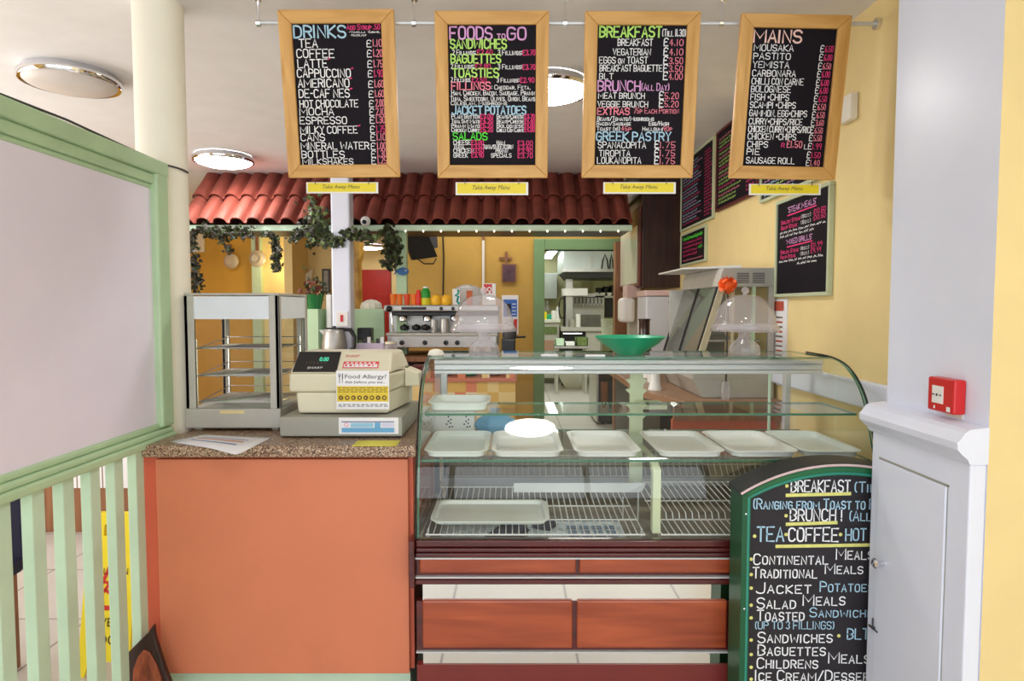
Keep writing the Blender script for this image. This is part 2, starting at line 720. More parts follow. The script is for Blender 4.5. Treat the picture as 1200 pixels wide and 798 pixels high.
def plane_fn(o, ux, uy, lift=0.0015):
    o, ux, uy = Vector(o), Vector(ux).normalized(), Vector(uy).normalized()
    n = ux.cross(uy)
    return lambda x, y: o + ux * x + uy * y + n * lift


def rect(mb, fn, x0, x1, y0, y1, m=0):
    mb.add([fn(x0, y0), fn(x1, y0), fn(x1, y1), fn(x0, y1)], [(0, 1, 2, 3)], m)


def disc(mb, fn, cx, cy, r, m=0, n=18, hole=0.0):
    if hole:
        vs = [fn(cx + q * math.cos(2 * PI * i / n), cy + q * math.sin(2 * PI * i / n)) for q in (r, hole) for i in range(n)]
        mb.add(vs, [(i, (i + 1) % n, n + (i + 1) % n, n + i) for i in range(n)], m)
    else:
        mb.add([fn(cx + r * math.cos(2 * PI * i / n), cy + r * math.sin(2 * PI * i / n)) for i in range(n)], [tuple(range(n))], m)

# ================================================================== THE SETTING
ZC = 2.6
XR = 1.31
YB = 6.2


def sbox(name, m, *bs, **k):
    b = MB()
    for q in bs:
        b.box(*q)
    return struct(b.build(name, m, **k))


sbox('floor', M['floor'], (-4.7, 2.8, -3.2, 12.7, -0.1, 0.0))
sbox('ceiling', M['ceil'], (-4.7, 2.8, -3.2, 12.7, ZC, ZC + 0.1))
sbox('wall_right', M['yellow'], (XR, XR + 0.12, 1.9, YB, 0, ZC), (2.2, 2.32, -3.1, 1.49, 0, ZC))
sbox('wall_return', M['yellow'], (XR + 0.12, 2.32, 1.49, 1.55, 0, ZC))
b = MB().box(1.12, XR + 0.12, 1.49, 1.9, 0, ZC)
b.m[2] = 1
struct(b.build('wall_pier', [M['white'], M['yellow']]))
sbox('wall_left', M['amber'], (-4.72, -4.6, -3.1, 10.6, 0, ZC))
sbox('wall_front', M['cream'], (-4.6, 2.32, -3.2, -3.08, 0, 0.45), (-4.6, 2.32, -3.2, -3.08, 2.45, ZC),
     (-4.6, -3.75, -3.2, -3.08, 0.45, 2.45), (2.5 - 0.05, 2.55, -3.2, -3.08, 0.45, 2.45))
sbox('window_1', M['darkgrey'], *[(x, x + 0.06, -3.04, -2.98, 0.45, 2.45) for x in (-3.75, -2.2, -0.7, 0.8, 2.14)],
     (-3.7, 2.2, -3.04, -2.98, 0.4, 0.46), (-3.7, 2.2, -3.04, -2.98, 2.42, 2.48))
# back wall with the kitchen doorway
DX0, DX1, DZ = X(638, 340, YB), X(722, 340, YB), Z(293, YB)
WX0 = X(470, 340, YB)
sbox('wall_back', M['mustard'], (WX0, DX0, YB, YB + 0.12, 0, ZC), (DX1, XR + 0.12, YB, YB + 0.12, 0, ZC), (DX0, DX1, YB, YB + 0.12, DZ, ZC),
     (WX0, WX0 + 0.12, YB + 0.12, 12.4, 0, ZC))
fw = 0.105
sbox('trim_1', M['greenpaint'], (DX0 - fw, DX0, YB - 0.03, YB + 0.13, 0, DZ + fw), (DX0, DX1, YB - 0.03, YB + 0.13, DZ, DZ + fw),
     (DX1, DX1 + fw * 0.4, YB - 0.03, YB + 0.13, 0, DZ + fw), bevel=0.006)
# far end of the side room
sbox('wall_far', M['amber'], (-4.6, -3.41, 8.5, 8.6, 0, ZC))
sbox('wall_far_pale', M['yellow'], (-3.29, -2.15, 8.5, 8.6, 0, ZC), (-3.55, -3.43, 8.6, 12.5, 0, ZC), (-3.55, WX0 + 0.12, 12.4, 12.5, 0, ZC))
sbox('trim_2', M['mint2'], (-3.41, -3.29, 8.42, 8.6, 0, ZC))
sbox('wall_nook', M['yellow'], (-2.80, -2.70, 7.9, 8.5, 0, ZC))
# kitchen shell
KY = 11.4
KF = 0.3
sbox('floor_kitchen', M['floor'], (-0.6, 2.6, YB + 0.001, KY, 0, KF))
sbox('wall_kitchen', mat('kitchen wall', (206, 204, 160), 0.6), (-0.6, 2.7, KY, KY + 0.1, 0, ZC), (2.6, 2.7, YB + 0.12, KY, 0, ZC), (-0.7, -0.6, YB + 0.12, KY, 0, ZC),
     (XR + 0.12, 2.7, YB, YB + 0.12, 0, ZC))
# white rail along the yellow wall
sbox('trim_3', M['white'], (XR - 0.03, XR, 1.9, 3.3, 1.13, 1.23), bevel=0.008)
# round column between screen and counter, square post at the back counter
PC = (X(192, 260, 2.385), 2.385)
b = MB()
b.lathe([(0.0845, 0), (0.0845, ZC)], (PC[0], PC[1], 0), 40)
struct(b.build('column', M['cream']))
sbox('post', M['white'], (X(388, 300, 4.66), X(410, 300, 4.66), 4.66, 4.79, 0, ZC), bevel=0.012)
gx0, gx1 = X(464, 300, 4.95), X(476, 300, 4.95)
sbox('post_green', M['mint'], (gx0, gx1, 4.95, 5.03, 1.0, 2.1))
# dark timber post right of the doorway
sbox('door_post', M['midbrown'], (X(721, 340, 5.9), X(735, 340, 5.9), 5.9, 6.02, 0, Z(283, 5.9)))

# ------------------------------------------------------------------ tiled canopy over the back counter
CY0, CY1 = 4.9, 5.36
cx0, cx1 = X(212, 265, CY0), X(741, 265, CY0)
cz0 = Z(264, CY0)
can = T('tiled_canopy', 'red barrel-tile canopy above the back counter with pale green eaves board', 'canopy', ((cx0 + cx1) / 2, CY0, cz0))
b = MB()
NT, NS = 27, 15
rise, run = ZC - cz0, CY1 - CY0
rows = 2
for r in range(rows):
    v0, v1 = r / rows - (0.0 if r == 0 else 0.05), (r + 1) / rows
    vs, fs = [], []
    nn = NT * NS
    for e in range(2):
        for k_ in range(4):
            t = v0 + (v1 - v0) * k_ / 3
            lift = 0.035 * (1 - k_ / 3)
            for i in range(nn + 1):
                u = i / NS % 1.0
                q_ = min(u / 0.8, 1) * 2 - 1
                hgt = 0.052 * math.sqrt(max(0, 1 - q_ * q_)) if u < 0.8 else -0.006
                zz = (hgt + lift) - (0.012 if e else 0)
                vs.append((cx0 + (cx1 - cx0) * i / nn, CY0 + run * t - zz * 0.6, cz0 + rise * t + zz * 0.6))
    w = nn + 1
    for e in range(2):
        for k_ in range(3):
            for i in range(nn):
                a = e * 4 * w + k_ * w + i
                q = (a, a + 1, a + w + 1, a + w)
                fs.append(q if e == 0 else q[::-1])
    for i in range(nn):
        fs.append((i, 4 * w + i, 4 * w + i + 1, i + 1))
    b.add(vs, fs, 0, True)
b.build('roof_tiles', M['terracotta'], can, sharp=50)
b = MB()
b.prism([(CY0 + 0.02, cz0 - 0.005), (CY1 + 0.03, ZC - 0.02), (CY1 + 0.06, ZC - 0.02), (CY1 + 0.06, cz0 - 0.03), (CY0 + 0.02, cz0 - 0.03)], 'x', cx0, cx1)
b.build('roof_deck', M['brown'], can)
b = MB().box(cx0, cx1, CY0 + 0.0, CY0 + 0.03, Z(270.5, CY0), cz0 + 0.003)
b.build('eaves_board', M['mint2'], can, bevel=0.004)

# fairy lights under the eaves
fl = T('fairy_lights', 'string of tiny warm fairy lights along the canopy eaves board', 'string lights', (X(590, 270, CY0 - 0.03), CY0 - 0.03, Z(269, CY0)))
pts, bl = [], []
for i in range(29):
    px = 444 + i * (735 - 444) / 28.0
    p = P(px, 267.5 + (1.6 if i % 2 else 0), CY0 - 0.022)
    pts.append(p)
MB().tube(pts, 0.002, 5).build('wire', M['cream'], fl)
proto = None
for i, p in enumerate(pts):
    if i % 2:
        if not proto:
            b = MB()
            b.ball((p.x, p.y, p.z - 0.012), 0.0065, 8, 0, 1.3)
            proto = b.build('bulb', M['bulb'], fl)
            p0 = p
        else:
            c = proto.copy()
            col.objects.link(c)
            c.parent = fl
            c.location = p - p0

# ------------------------------------------------------------------ ceiling lamps
def dome_lamp(loc, label, lit, r=0.21, group=None):
    t = T('ceiling_lamp', label, 'ceiling light', (loc[0], loc[1], ZC), group)
    c = (loc[0], loc[1], ZC)
    b = MB()
    b.lathe([(r * 0.97, -0.055), (r, -0.045), (r, -0.028), (r * 0.95, -0.016), (r * 0.9, -0.0005)], c, 44, caps=False)
    b.lathe([(r * 0.9, -0.05), (r * 0.97, -0.055)], c, 44, caps=False)
    b.build('rim', M['chrome'], t)
    b = MB()
    b.lathe([(0.001, -0.085), (r * 0.35, -0.083), (r * 0.65, -0.074), (r * 0.85, -0.06), (r * 0.93, -0.046), (r * 0.9, -0.001)], c, 44, caps=False)
    b.build('diffuser', M['lamp'] if lit else M['offlamp'], t)
    return t


def lamp_at(px, py, label, lit, **k):
    p = ONZ(px, py, ZC - 0.05)
    return dome_lamp(p, label, lit, **k)


lamp_at(83, 98, 'unlit round ceiling lamp with metal rim, left above the green screen', False)
lamp_at(262, 190, 'lit round ceiling lamp just before the tiled canopy, right of the column', True)
lamp_at(642, 108, 'lit round ceiling lamp partly behind the second hanging menu board', True)
dome_lamp((0.135, -0.09), 'lit round ceiling lamp mirrored in the curved front glass of the display case', True)
for lx in (-1.5, 1.3):  # two lamps added behind the camera to brighten the shop
    dome_lamp((lx, -1.7), 'added lit ceiling lamp, unseen, near the shop window, ' + ('left' if lx < 0 else 'right') + ' one of the pair', True)
p = ONZ(434, 291, ZC - 0.06)
dome_lamp((p.x, p.y), 'small lit ceiling lamp in the back room before the red door', True, r=0.23)

# ------------------------------------------------------------------ green screen at the left
SX = -1.235
scr = T('partition_screen', 'green framed screen with white board above a row of green balusters', 'partition', (SX, 1.5, 0))
sy0, sy1 = 0.55, PC[1] - 0.1
zt1, zt0 = 2.005, 1.905      # top rail
zb1, zb0 = 1.112, 1.03
b = MB()
b.box(SX - 0.03, SX + 0.025, sy0, sy1, zt1 - 0.05, zt1)
b.box(SX - 0.022, SX + 0.012, sy0, sy1, zt1 - 0.085, zt1 - 0.05)
b.box(SX - 0.016, SX + 0.004, sy0, sy1, zt0, zt1 - 0.085)
b.build('top_rail', M['mint'], scr, bevel=0.006)
b = MB()
b.box(SX - 0.03, SX + 0.03, sy0, sy1, zb0, zb0 + 0.026)
b.box(SX - 0.024, SX + 0.02, sy0, sy1, zb0 + 0.026, zb0 + 0.045)
b.box(SX - 0.016, SX + 0.008, sy0, sy1, zb0 + 0.045, zb0 + 0.065)
b.build('middle_rail', M['mint'], scr, bevel=0.006)
for y0 in (sy1 - 0.075, sy0):
    b = MB()
    b.box(SX - 0.028, SX + 0.022, y0, y0 + 0.075, zb0 + 0.05, zt1)
    b.build('stile', M['mint'], scr, bevel=0.008)
b = MB().box(SX - 0.012, SX - 0.002, sy0 + 0.06, sy1 - 0.06, zb0 + 0.055, zt0 + 0.02)
b.build('board', M['lilac'], scr)
for i in range(13):
    y = 2.075 - i * 0.1125
    b = MB().box(SX - 0.015, SX + 0.015, y - 0.023, y + 0.023, 0.13, zb0 + 0.004)
    b.build('baluster', M['mint2'], scr, bevel=0.003)
b = MB().box(SX - 0.03, SX + 0.03, sy0, sy1 - 0.02, 0.06, 0.135)
b.box(SX - 0.03, SX + 0.03, sy0, sy0 + 0.06, 0, 0.06)
b.box(SX - 0.03, SX + 0.03, sy1 - 0.1, sy1 - 0.04, 0, 0.06)
b.build('bottom_rail', M['mint'], scr, bevel=0.004)
# cable strung from the screen round the column
pts = [(SX, 1.55, zt1 + 0.008), (SX + 0.005, 1.8, zt1 + 0.012), (SX, 2.1, zt1 + 0.006), (SX, 2.26, zt1 + 0.004)]
for a in range(7):
    t = math.radians(-70 + a * 13)
    pts.append((PC[0] + 0.0885 * math.cos(t), PC[1] + 0.0885 * math.sin(t), zt1 + 0.004 - 0.002 * a))
tag(MB().tube(pts, 0.0035, 6).build('cable', M['darkgrey']), 'thin dark cable along the top of the green screen and round the column', 'cable')

# ------------------------------------------------------------------ service counter
WZ = 1.045
cxl, cxr = X(166, 600, 2.14), -0.335
cou = T('service_counter', 'orange fronted service counter between the green balusters and the glass display case', 'counter', ((cxl + cxr) / 2, 2.4, 0))
b = MB()
b.box(cxl, cxr, 2.14, 2.285, 0.26, WZ - 0.04)
b.box(PC[0] + 0.1, cxr, 2.285, 2.72, 0.26, WZ - 0.04)
b.build('carcass', mat('orange carcass', (206, 100, 72), 0.5, var=0.03), cou)
b = MB().box(X(186, 660, 2.12), X(479, 660, 2.12), 2.118, 2.14, Z(789, 2.12), Z(538, 2.12))
b.build('front_panel', M['orange'], cou, bevel=0.002)
b = MB().box(cxl + 0.06, cxr - 0.02, 2.17, 2.28, 0, 0.26)
b.box(PC[0] + 0.12, cxr - 0.02, 2.28, 2.68, 0, 0.26)
b.build('plinth', M['mint2'], cou)
b = MB()
b.prism([(-1.262, 2.085), (-0.318, 2.085), (-0.318, 2.74), (PC[0] + 0.093, 2.74), (PC[0] + 0.093, 2.292), (-1.262, 2.292)], 'z', WZ - 0.04, WZ)
tag(b.build('worktop', M['granite'], bevel=0.006), 'speckled brown worktop on the orange service counter', 'worktop')

# ------------------------------------------------------------------ glass display case
XL, XRR = -0.314, 1.206
# lean of the bent front glass (degrees from upright) against height
LEAN = [(0.745, 2), (0.86, 5), (0.95, 12), (1.03, 21.2), (1.165, 22.9), (1.2, 38), (1.25, 52), (1.285, 66), (1.305, 80), (1.312, 86)]


def lean(z):
    for (a_, p_), (c_, q_) in zip(LEAN, LEAN[1:]):
        if z <= c_ + 1e-9:
            return p_ + (q_ - p_) * (z - a_) / (c_ - a_)


GN = 70
PS = [(2.41, 1.312)]
for i in range(GN, 0, -1):
    za_, zb_ = 0.745 + 0.567 * i / GN, 0.745 + 0.567 * (i - 1) / GN
    PS.append((PS[-1][0] - (za_ - zb_) * math.tan(math.radians(lean((za_ + zb_) / 2))), zb_))
PS = PS[::-1]
BY = 2.76
TOPZ = 1.312
dc = T('display_case', 'glass display case with curved front glass over mahogany panels', 'display case', ((XL + XRR) / 2, 2.4, 0))
FY = 2.06
# base carcass
b = MB().box(XL + 0.02, XRR - 0.02, FY + 0.03, BY, 0.06, 0.6)
b.build('base_cabinet', M['brown'], dc)
b = MB().box(XL + 0.021, XRR - 0.021, FY - 0.005, FY + 0.029, 0.07, Z(676, FY))
b.build('kick_panel', M['mirror'], dc)
b = MB()
b.box(XL, XRR, FY - 0.012, FY + 0.028, Z(640, FY), Z(632, FY))
b.box(XL + 0.001, XRR - 0.001, FY - 0.02, FY + 0.025, Z(645, FY), Z(640.2, FY))
b.box(XL, XRR, FY - 0.025, FY + 0.02, Z(650.5, FY), Z(645.2, FY))
b.build('top_moulding', M['mahogdark'], dc, bevel=0.004)
b = MB()
b.box(XL, XRR, FY - 0.024, FY + 0.018, Z(681.5, FY), Z(676.5, FY))
b.box(XL, XRR, FY - 0.021, FY + 0.018, Z(676.4, FY), Z(674.5, FY))
b.build('lower_moulding', M['mahogdark'], dc, bevel=0.003)
b = MB()
for y in (651.5, 673.6):
    b.box(XL, XRR, FY - 0.0225, FY, Z(y + 0.9, FY), Z(y - 0.9, FY))
b.build('metal_strip', M['alu'], dc)
b = MB().box(XL + 0.002, XRR, FY - 0.008, FY + 0.017, Z(674, FY), Z(651, FY))
b.build('backing_board', M['mahogdark'], dc)


def wpanel(px0, px1, py0, py1, m='mahog', y=FY - 0.02, th=0.018, bev=0.006):
    b = MB().box(X(px0, (py0 + py1) / 2, y), X(px1, (py0 + py1) / 2, y), y, y + th, Z(py1, y), Z(py0, y))
    b.build('wood_panel', M[m], dc, bevel=bev)


wpanel(491, 675, 653.5, 672)
wpanel(679, 860, 653.5, 672)
wpanel(862, 1045, 653.5, 672)
PY2 = FY - 0.012
b = MB().box(XL + 0.001, XRR - 0.001, FY - 0.008, FY + 0.018, Z(760, FY), Z(703, FY))
b.build('backing_board', M['mahogdark'], dc)
wpanel(495, 671, 704, 760, 'mahog', FY - 0.016)
wpanel(676, 852, 704, 760, 'mahog', FY - 0.016)
wpanel(857, 1042, 704, 760, 'mahog', FY - 0.016)
b = MB().box(XL, XRR, FY - 0.017, FY + 0.0, Z(762.3, FY), Z(760.5, FY))
b.build('metal_strip', M['alu'], dc)
b = MB().box(XL + 0.001, XRR - 0.001, FY - 0.01, FY + 0.018, 0.0, Z(777, FY))
b.build('bottom_board', mat('dull mahogany', (120, 44, 40), 0.4, var=0.06), dc)
b = MB().box(XL - 0.02, XL - 0.001, FY - 0.036, FY + 0.03, Z(684, FY), Z(630, FY))
b.build('end_cap', M['mahogdark'], dc, bevel=0.003)
# well of the case
b = MB()
b.box(XL + 0.02, XRR - 0.02, FY + 0.03, BY - 0.02, 0.64, 0.655)
b.box(XL + 0.02, XRR - 0.02, BY - 0.03, BY - 0.015, 0.655, 0.86)
b.box(XL + 0.004, XL + 0.016, FY + 0.03, BY - 0.015, 0.6, 0.745)
b.box(XRR - 0.016, XRR - 0.004, FY + 0.03, BY - 0.015, 0.6, 0.745)
b.build('well', mat('dull brown grey metal', (146, 138, 122), 0.4, 0.2), dc)
# rear grille above the well
b = MB()
for i in range(60):
    x = XL + 0.04 + i * (XRR - XL - 0.08) / 59
    b.tube([(x, 2.62, 0.80), (x, 2.66, 0.84), (x, 2.66, 0.90)], 0.0022, 5)
for z, y in ((0.80, 2.62), (0.84, 2.66), (0.87, 2.66), (0.90, 2.66)):
    b.tube([(XL + 0.03, y, z), (XRR - 0.03, y, z)], 0.003, 5)
b.build('rear_grille', M['steel'], dc)


def rack(x0, x1, n, kink):
    b = MB()
    for i in range(n):
        x = x0 + (x1 - x0) * i / (n - 1)
        b.tube([(x, FY + 0.035, 0.745), (x, FY + 0.17, 0.752), (x, FY + 0.18, 0.752 + kink), (x, 2.56, 0.775 + kink)], 0.0021, 5)
    for y, z in ((FY + 0.036, 0.743), (FY + 0.17, 0.749), (2.36, 0.757 + kink), (2.56, 0.772 + kink)):
        b.tube([(x0 - 0.004, y, z), (x1 + 0.004, y, z)], 0.003, 6)
    for s in (x0, x1):
        for y in (2.14, 2.5):
            b.tube([(s, y, 0.655), (s, y, 0.75 + kink)], 0.003, 6)
    b.build('wire_rack', M['whiteplastic'], dc)


PX = 0.47
rack(XL + 0.03, PX - 0.03, 34, 0.0)
rack(PX + 0.03, XRR - 0.03, 30, 0.02)
# price strip at the back of the rack
b = MB()
b.hexa([P(602, 577, 2.44), P(735, 577, 2.44), P(752, 577, 2.46), P(602, 577, 2.46), P(602, 566, 2.44), P(757, 566, 2.44), P(757, 566, 2.46), P(602, 566, 2.46)])
b.build('price_strip', M['whiteplastic'], dc)


def sheet_glass(name, b):
    return b.build(name, [M['gl'], M['gledge']], dc, sharp=40)


# curved front glass
b = MB()
th = 0.006
n = len(PS)
vs = []
for k_ in range(2):
    for x in (XL + 0.002, XRR - 0.002):
        for i, (y, z) in enumerate(PS):
            a_, c_ = PS[max(i - 1, 0)], PS[min(i + 1, n - 1)]
            ty, tz = c_[0] - a_[0], c_[1] - a_[1]
            q = math.hypot(ty, tz)
            vs.append((x, y + k_ * th * tz / q, z - k_ * th * ty / q))
b.add(vs, [(i, n + i, n + i + 1, i + 1) for i in range(n - 1)] + [(2 * n + i, 2 * n + i + 1, 3 * n + i + 1, 3 * n + i) for i in range(n - 1)], 0, True)
b0 = 0
for i in range(n - 1):
    b.f += [[i, i + 1, 2 * n + i + 1, 2 * n + i], [n + i, 3 * n + i, 3 * n + i + 1, n + i + 1]]
    b.m += [1, 1]
    b.s += [False, False]
b.f += [[0, 2 * n, 3 * n, n], [n - 1, 2 * n - 1, 4 * n - 1, 3 * n - 1]]
b.m += [1, 1]
b.s += [False, False]
sheet_glass('front_glass', b)


def slab(x0, x1, y0, y1, z0, z1, edges='z'):
    """glass slab: big faces clear, narrow faces green"""
    b = MB().box(x0, x1, y0, y1, z0, z1)
    big = {'z': (0, 1), 'x': (3, 5), 'y': (2, 4)}[edges]
    b.m = [0 if i in big else 1 for i in range(6)]
    return b


sheet_glass('top_glass', slab(XL, XRR, 2.405, BY, TOPZ - 0.007, TOPZ))
sheet_glass('upper_shelf', slab(XL + 0.012, XRR - 0.012, 2.20, 2.46, 1.125, 1.133))
sheet_glass('lower_shelf', slab(XL + 0.012, XRR - 0.012, 2.108, 2.64, 0.985, 0.993))
side = [(y + 0.009, z) for y, z in PS] + [(BY, TOPZ - 0.009), (BY, 0.745)]
for x in (XL + 0.003, XRR - 0.009):
    b = MB().prism(side, 'x', x, x + 0.006, 0, 1)
    sheet_glass('side_glass', b)
for x in (XL - 0.001, XRR + 0.001):
    b = MB().tube([(x, y, z) for y, z in PS] + [(x, 2.48, TOPZ + 0.003), (x, 2.62, TOPZ + 0.004)], 0.0034, 6)
    b.build('edge_trim', M['black'], dc)
b = MB()
b.box(XL + 0.02, XRR - 0.03, 2.405, 2.44, 1.285, 1.302)
b.box(XL + 0.02, XRR - 0.03, 2.412, 2.44, 1.262, 1.284)
b.box(XL + 0.02, XRR - 0.03, 2.407, 2.44, 1.248, 1.261)
b.build('light_profile', M['alu'], dc, bevel=0.003)
b = MB()
b.box(XL + 0.01, XRR - 0.01, BY - 0.03, BY, TOPZ - 0.03, TOPZ - 0.008)
b.box(XL + 0.01, XRR - 0.01, BY - 0.035, BY, 0.73, 0.765)
for x in (XL + 0.01, XRR - 0.035):
    b.box(x, x + 0.025, BY - 0.03, BY, 0.765, TOPZ - 0.03)
b.build('rear_frame', M['alu'], dc, bevel=0.002)
b = MB().tube([(1.06, 2.62, 0.993), (1.06, 2.62, 1.30)], 0.006, 8)
b.build('rear_stay', M['mint2'], dc)
# posts that carry the shelves
PM = mat('pale green post', (214, 222, 188), 0.45)
b = MB()
x = X(766, 580, 2.15)
b.prism([(2.10, 0.745), (2.135, 0.745), (2.135, 0.94), (2.17, 0.978), (2.4, 0.978), (2.4, 0.984), (2.16, 0.984), (2.10, 0.96)], 'x', x - 0.014, x + 0.014)
b.build('shelf_post', PM, dc, bevel=0.003)
b = MB()
x = X(746, 480, 2.58)
b.box(x - 0.026, x + 0.026, 2.58, 2.6, 0.76, 1.29)
for z in (1.06, 1.10, 1.16, 1.20, 1.24):
    b.prism([(x - 0.026, z - 0.012), (x - 0.044, z + 0.004), (x - 0.026, z + 0.012)], 'y', 2.58, 2.6)
    b.prism([(x + 0.026, z - 0.012), (x + 0.044, z + 0.004), (x + 0.026, z + 0.012)], 'y', 2.58, 2.6)
b.box(x - 0.006, x + 0.09, 2.44, 2.58, 1.108, 1.124)
b.build('shelf_post', PM, dc)
b = MB()
x = X(512, 560, 2.5)
b.box(x - 0.01, x + 0.01, 2.5, 2.52, 0.76, 0.984)
b.build('shelf_post', M['darkgrey'], dc)

# ------------------------------------------------------------------ trays
def tray_mesh(w, d, h, lip=0.014):
    b = MB()

    def ring(sx, sy, z, r):
        out = []
        for cx, cy, a0 in ((sx - r, sy - r, 0), (-sx + r, sy - r, 90), (-sx + r, -sy + r, 180), (sx - r, -sy + r, 270)):
            for i in range(6):
                a = math.radians(a0 + i * 18)
                out.append((cx + r * math.cos(a), cy + r * math.sin(a), z))
        return out
    x, y = w / 2, d / 2
    rings = [ring(x - lip - 0.012, y - lip - 0.012, 0.0, 0.025), ring(x - lip, y - lip, 0.004, 0.03), ring(x - lip + 0.004, y - lip + 0.004, h - 0.004, 0.034), ring(x, y, h - 0.002, 0.04), ring(x, y, h, 0.04),
             ring(x - lip, y - lip, h, 0.034), ring(x - lip - 0.006, y - lip - 0.006, 0.006, 0.028)]
    k = len(rings[0])
    vs = [p for r in rings for p in r]
    fs = []
    for i in range(len(rings) - 1):
        for j in range(k):
            fs.append((i * k + j, i * k + (j + 1) % k, (i + 1) * k + (j + 1) % k, (i + 1) * k + j))
    fs.append(tuple(range(k))[::-1])
    fs.append(tuple(range((len(rings) - 1) * k, len(rings) * k)))
    return b.add(vs, fs, 0, True)


def tray(cx, cy, z, w, d, h, label, group, m='traywhite', rz=0):
    o = tray_mesh(w, d, h).build('serving_tray', M[m], sharp=50)
    o.location = (cx, cy, z)
    o.rotation_euler = (0, 0, rz)
    return tag(o, label, 'tray', group)


GT = 'white serving trays in the display case'
ords = ['pale green-white tray on the lower glass shelf, leftmost of its row of six',
        'bluish-white tray on the lower glass shelf, second from the left, below the lamp reflection',
        'white tray on the lower glass shelf, third from the left',
        'white tray on the lower glass shelf, fourth from the left, right of the post',
        'white tray on the lower glass shelf, fifth from the left',
        'white tray on the lower glass shelf, rightmost of six']
for (cx, w), l in zip(((-0.19, 0.218), (0.053, 0.245), (0.325, 0.228), (0.607, 0.232), (0.853, 0.238), (1.083, 0.206)), ords):
    tray(cx, 2.305, 0.993, w, 0.37, 0.024, l, GT, 'traywhite' if cx < 0 or cx > 1 else 'whiteplastic')
tray(-0.19, 2.345, 1.133, 0.222, 0.225, 0.03, 'single white tray alone on the upper glass shelf at the left', GT)
tray(-0.075, 2.225, 0.768, 0.405, 0.25, 0.018, 'wide white tray lying low on the left wire rack of the case', GT)
# printed sheets lying under the racks
NAVYP = mat('dark picture print', (52, 50, 74), 0.7, var=0.5, scale=14)
GREYP = mat('grey picture print', (130, 150, 176), 0.7, var=0.3, scale=60)
for x0, x1, y0, y1, l in ((XL + 0.05, 0.02, 2.11, 2.53, 'bluish printed sheet under the left end of the wire rack'),
                          (0.06, 0.42, 2.11, 2.53, 'grey-blue printed sheet with a picture grid under the middle of the wire rack')):
    o = tag(MB().box(x0, x1, y0, y1, 0.6555, 0.657).build('printed_sheet', M['newsprint']), l, 'paper', 'printed sheets under the wire racks')
    f = plane_fn((x0, y0, 0.657), (1, 0, 0), (0, 1, 0), 0.0008)
    b = MB()
    if x0 < 0:
        b.add([f(*p) for p in ((0.16, 0.2), (0.3, 0.17), (0.33, 0.27), (0.3, 0.39), (0.24, 0.38), (0.2, 0.29))], [tuple(range(6))], 0)
        b.add([f(*p) for p in ((0.02, 0.12), (0.12, 0.1), (0.15, 0.17), (0.05, 0.19))], [tuple(range(4))], 1)
        b.build('picture', [NAVYP, GREYP], o)
    else:
        for i in range(4):
            for j_ in range(3):
                rect(b, f, 0.15 + i * 0.048, 0.15 + i * 0.048 + 0.04, 0.17 + j_ * 0.055, 0.17 + j_ * 0.055 + 0.044, 1)
        b.add([f(*p) for p in ((0.01, 0.3), (0.08, 0.26), (0.12, 0.33), (0.1, 0.4), (0.02, 0.4))], [tuple(range(5))], 0)
        rect(b, f, 0.0, 0.36, 0.375, 0.415, 0)
        b.build('picture_grid', [NAVYP, GREYP], o)
# flowered box and blue bag on the lower shelf behind the trays
bx0, bx1 = X(493, 500, 2.53), X(556, 500, 2.53)
o = tag(MB().box(bx0, bx1, 2.53, 2.62, 0.9935, 1.095).build('storage_box', M['whiteplastic'], bevel=0.006), 'small white box with a dark flower print behind the leftmost trays', 'box')
f = plane_fn((bx0, 2.53, 0.9935), (1, 0, 0), (0, 0, 1))
b = MB()
for cx in (0.035, 0.115, 0.185):
    for k_ in range(7):
        disc(b, f, cx + 0.013 * math.cos(k_ * 2.4) * (0.3 + k_ / 7), 0.045 + 0.022 * math.sin(k_ * 2.4) * (0.4 + k_ / 7), 0.0035, 0, 8)
b.build('flower_print', M['inkblack'], o)
b = MB()
c = P(580, 497, 2.55)
prof = [(0.02, 0), (0.055, 0.004), (0.07, 0.03), (0.06, 0.055), (0.03, 0.075), (0.012, 0.085), (0.02, 0.1)]
b.lathe(prof, (c.x, 2.57, 0.9935), 22, 0, 0.1, 7, 1.2, 0.6)
tag(b.build('plastic_bag', M['bluebag']), 'crumpled pale blue plastic bag beside the flowered box in the case', 'bag')

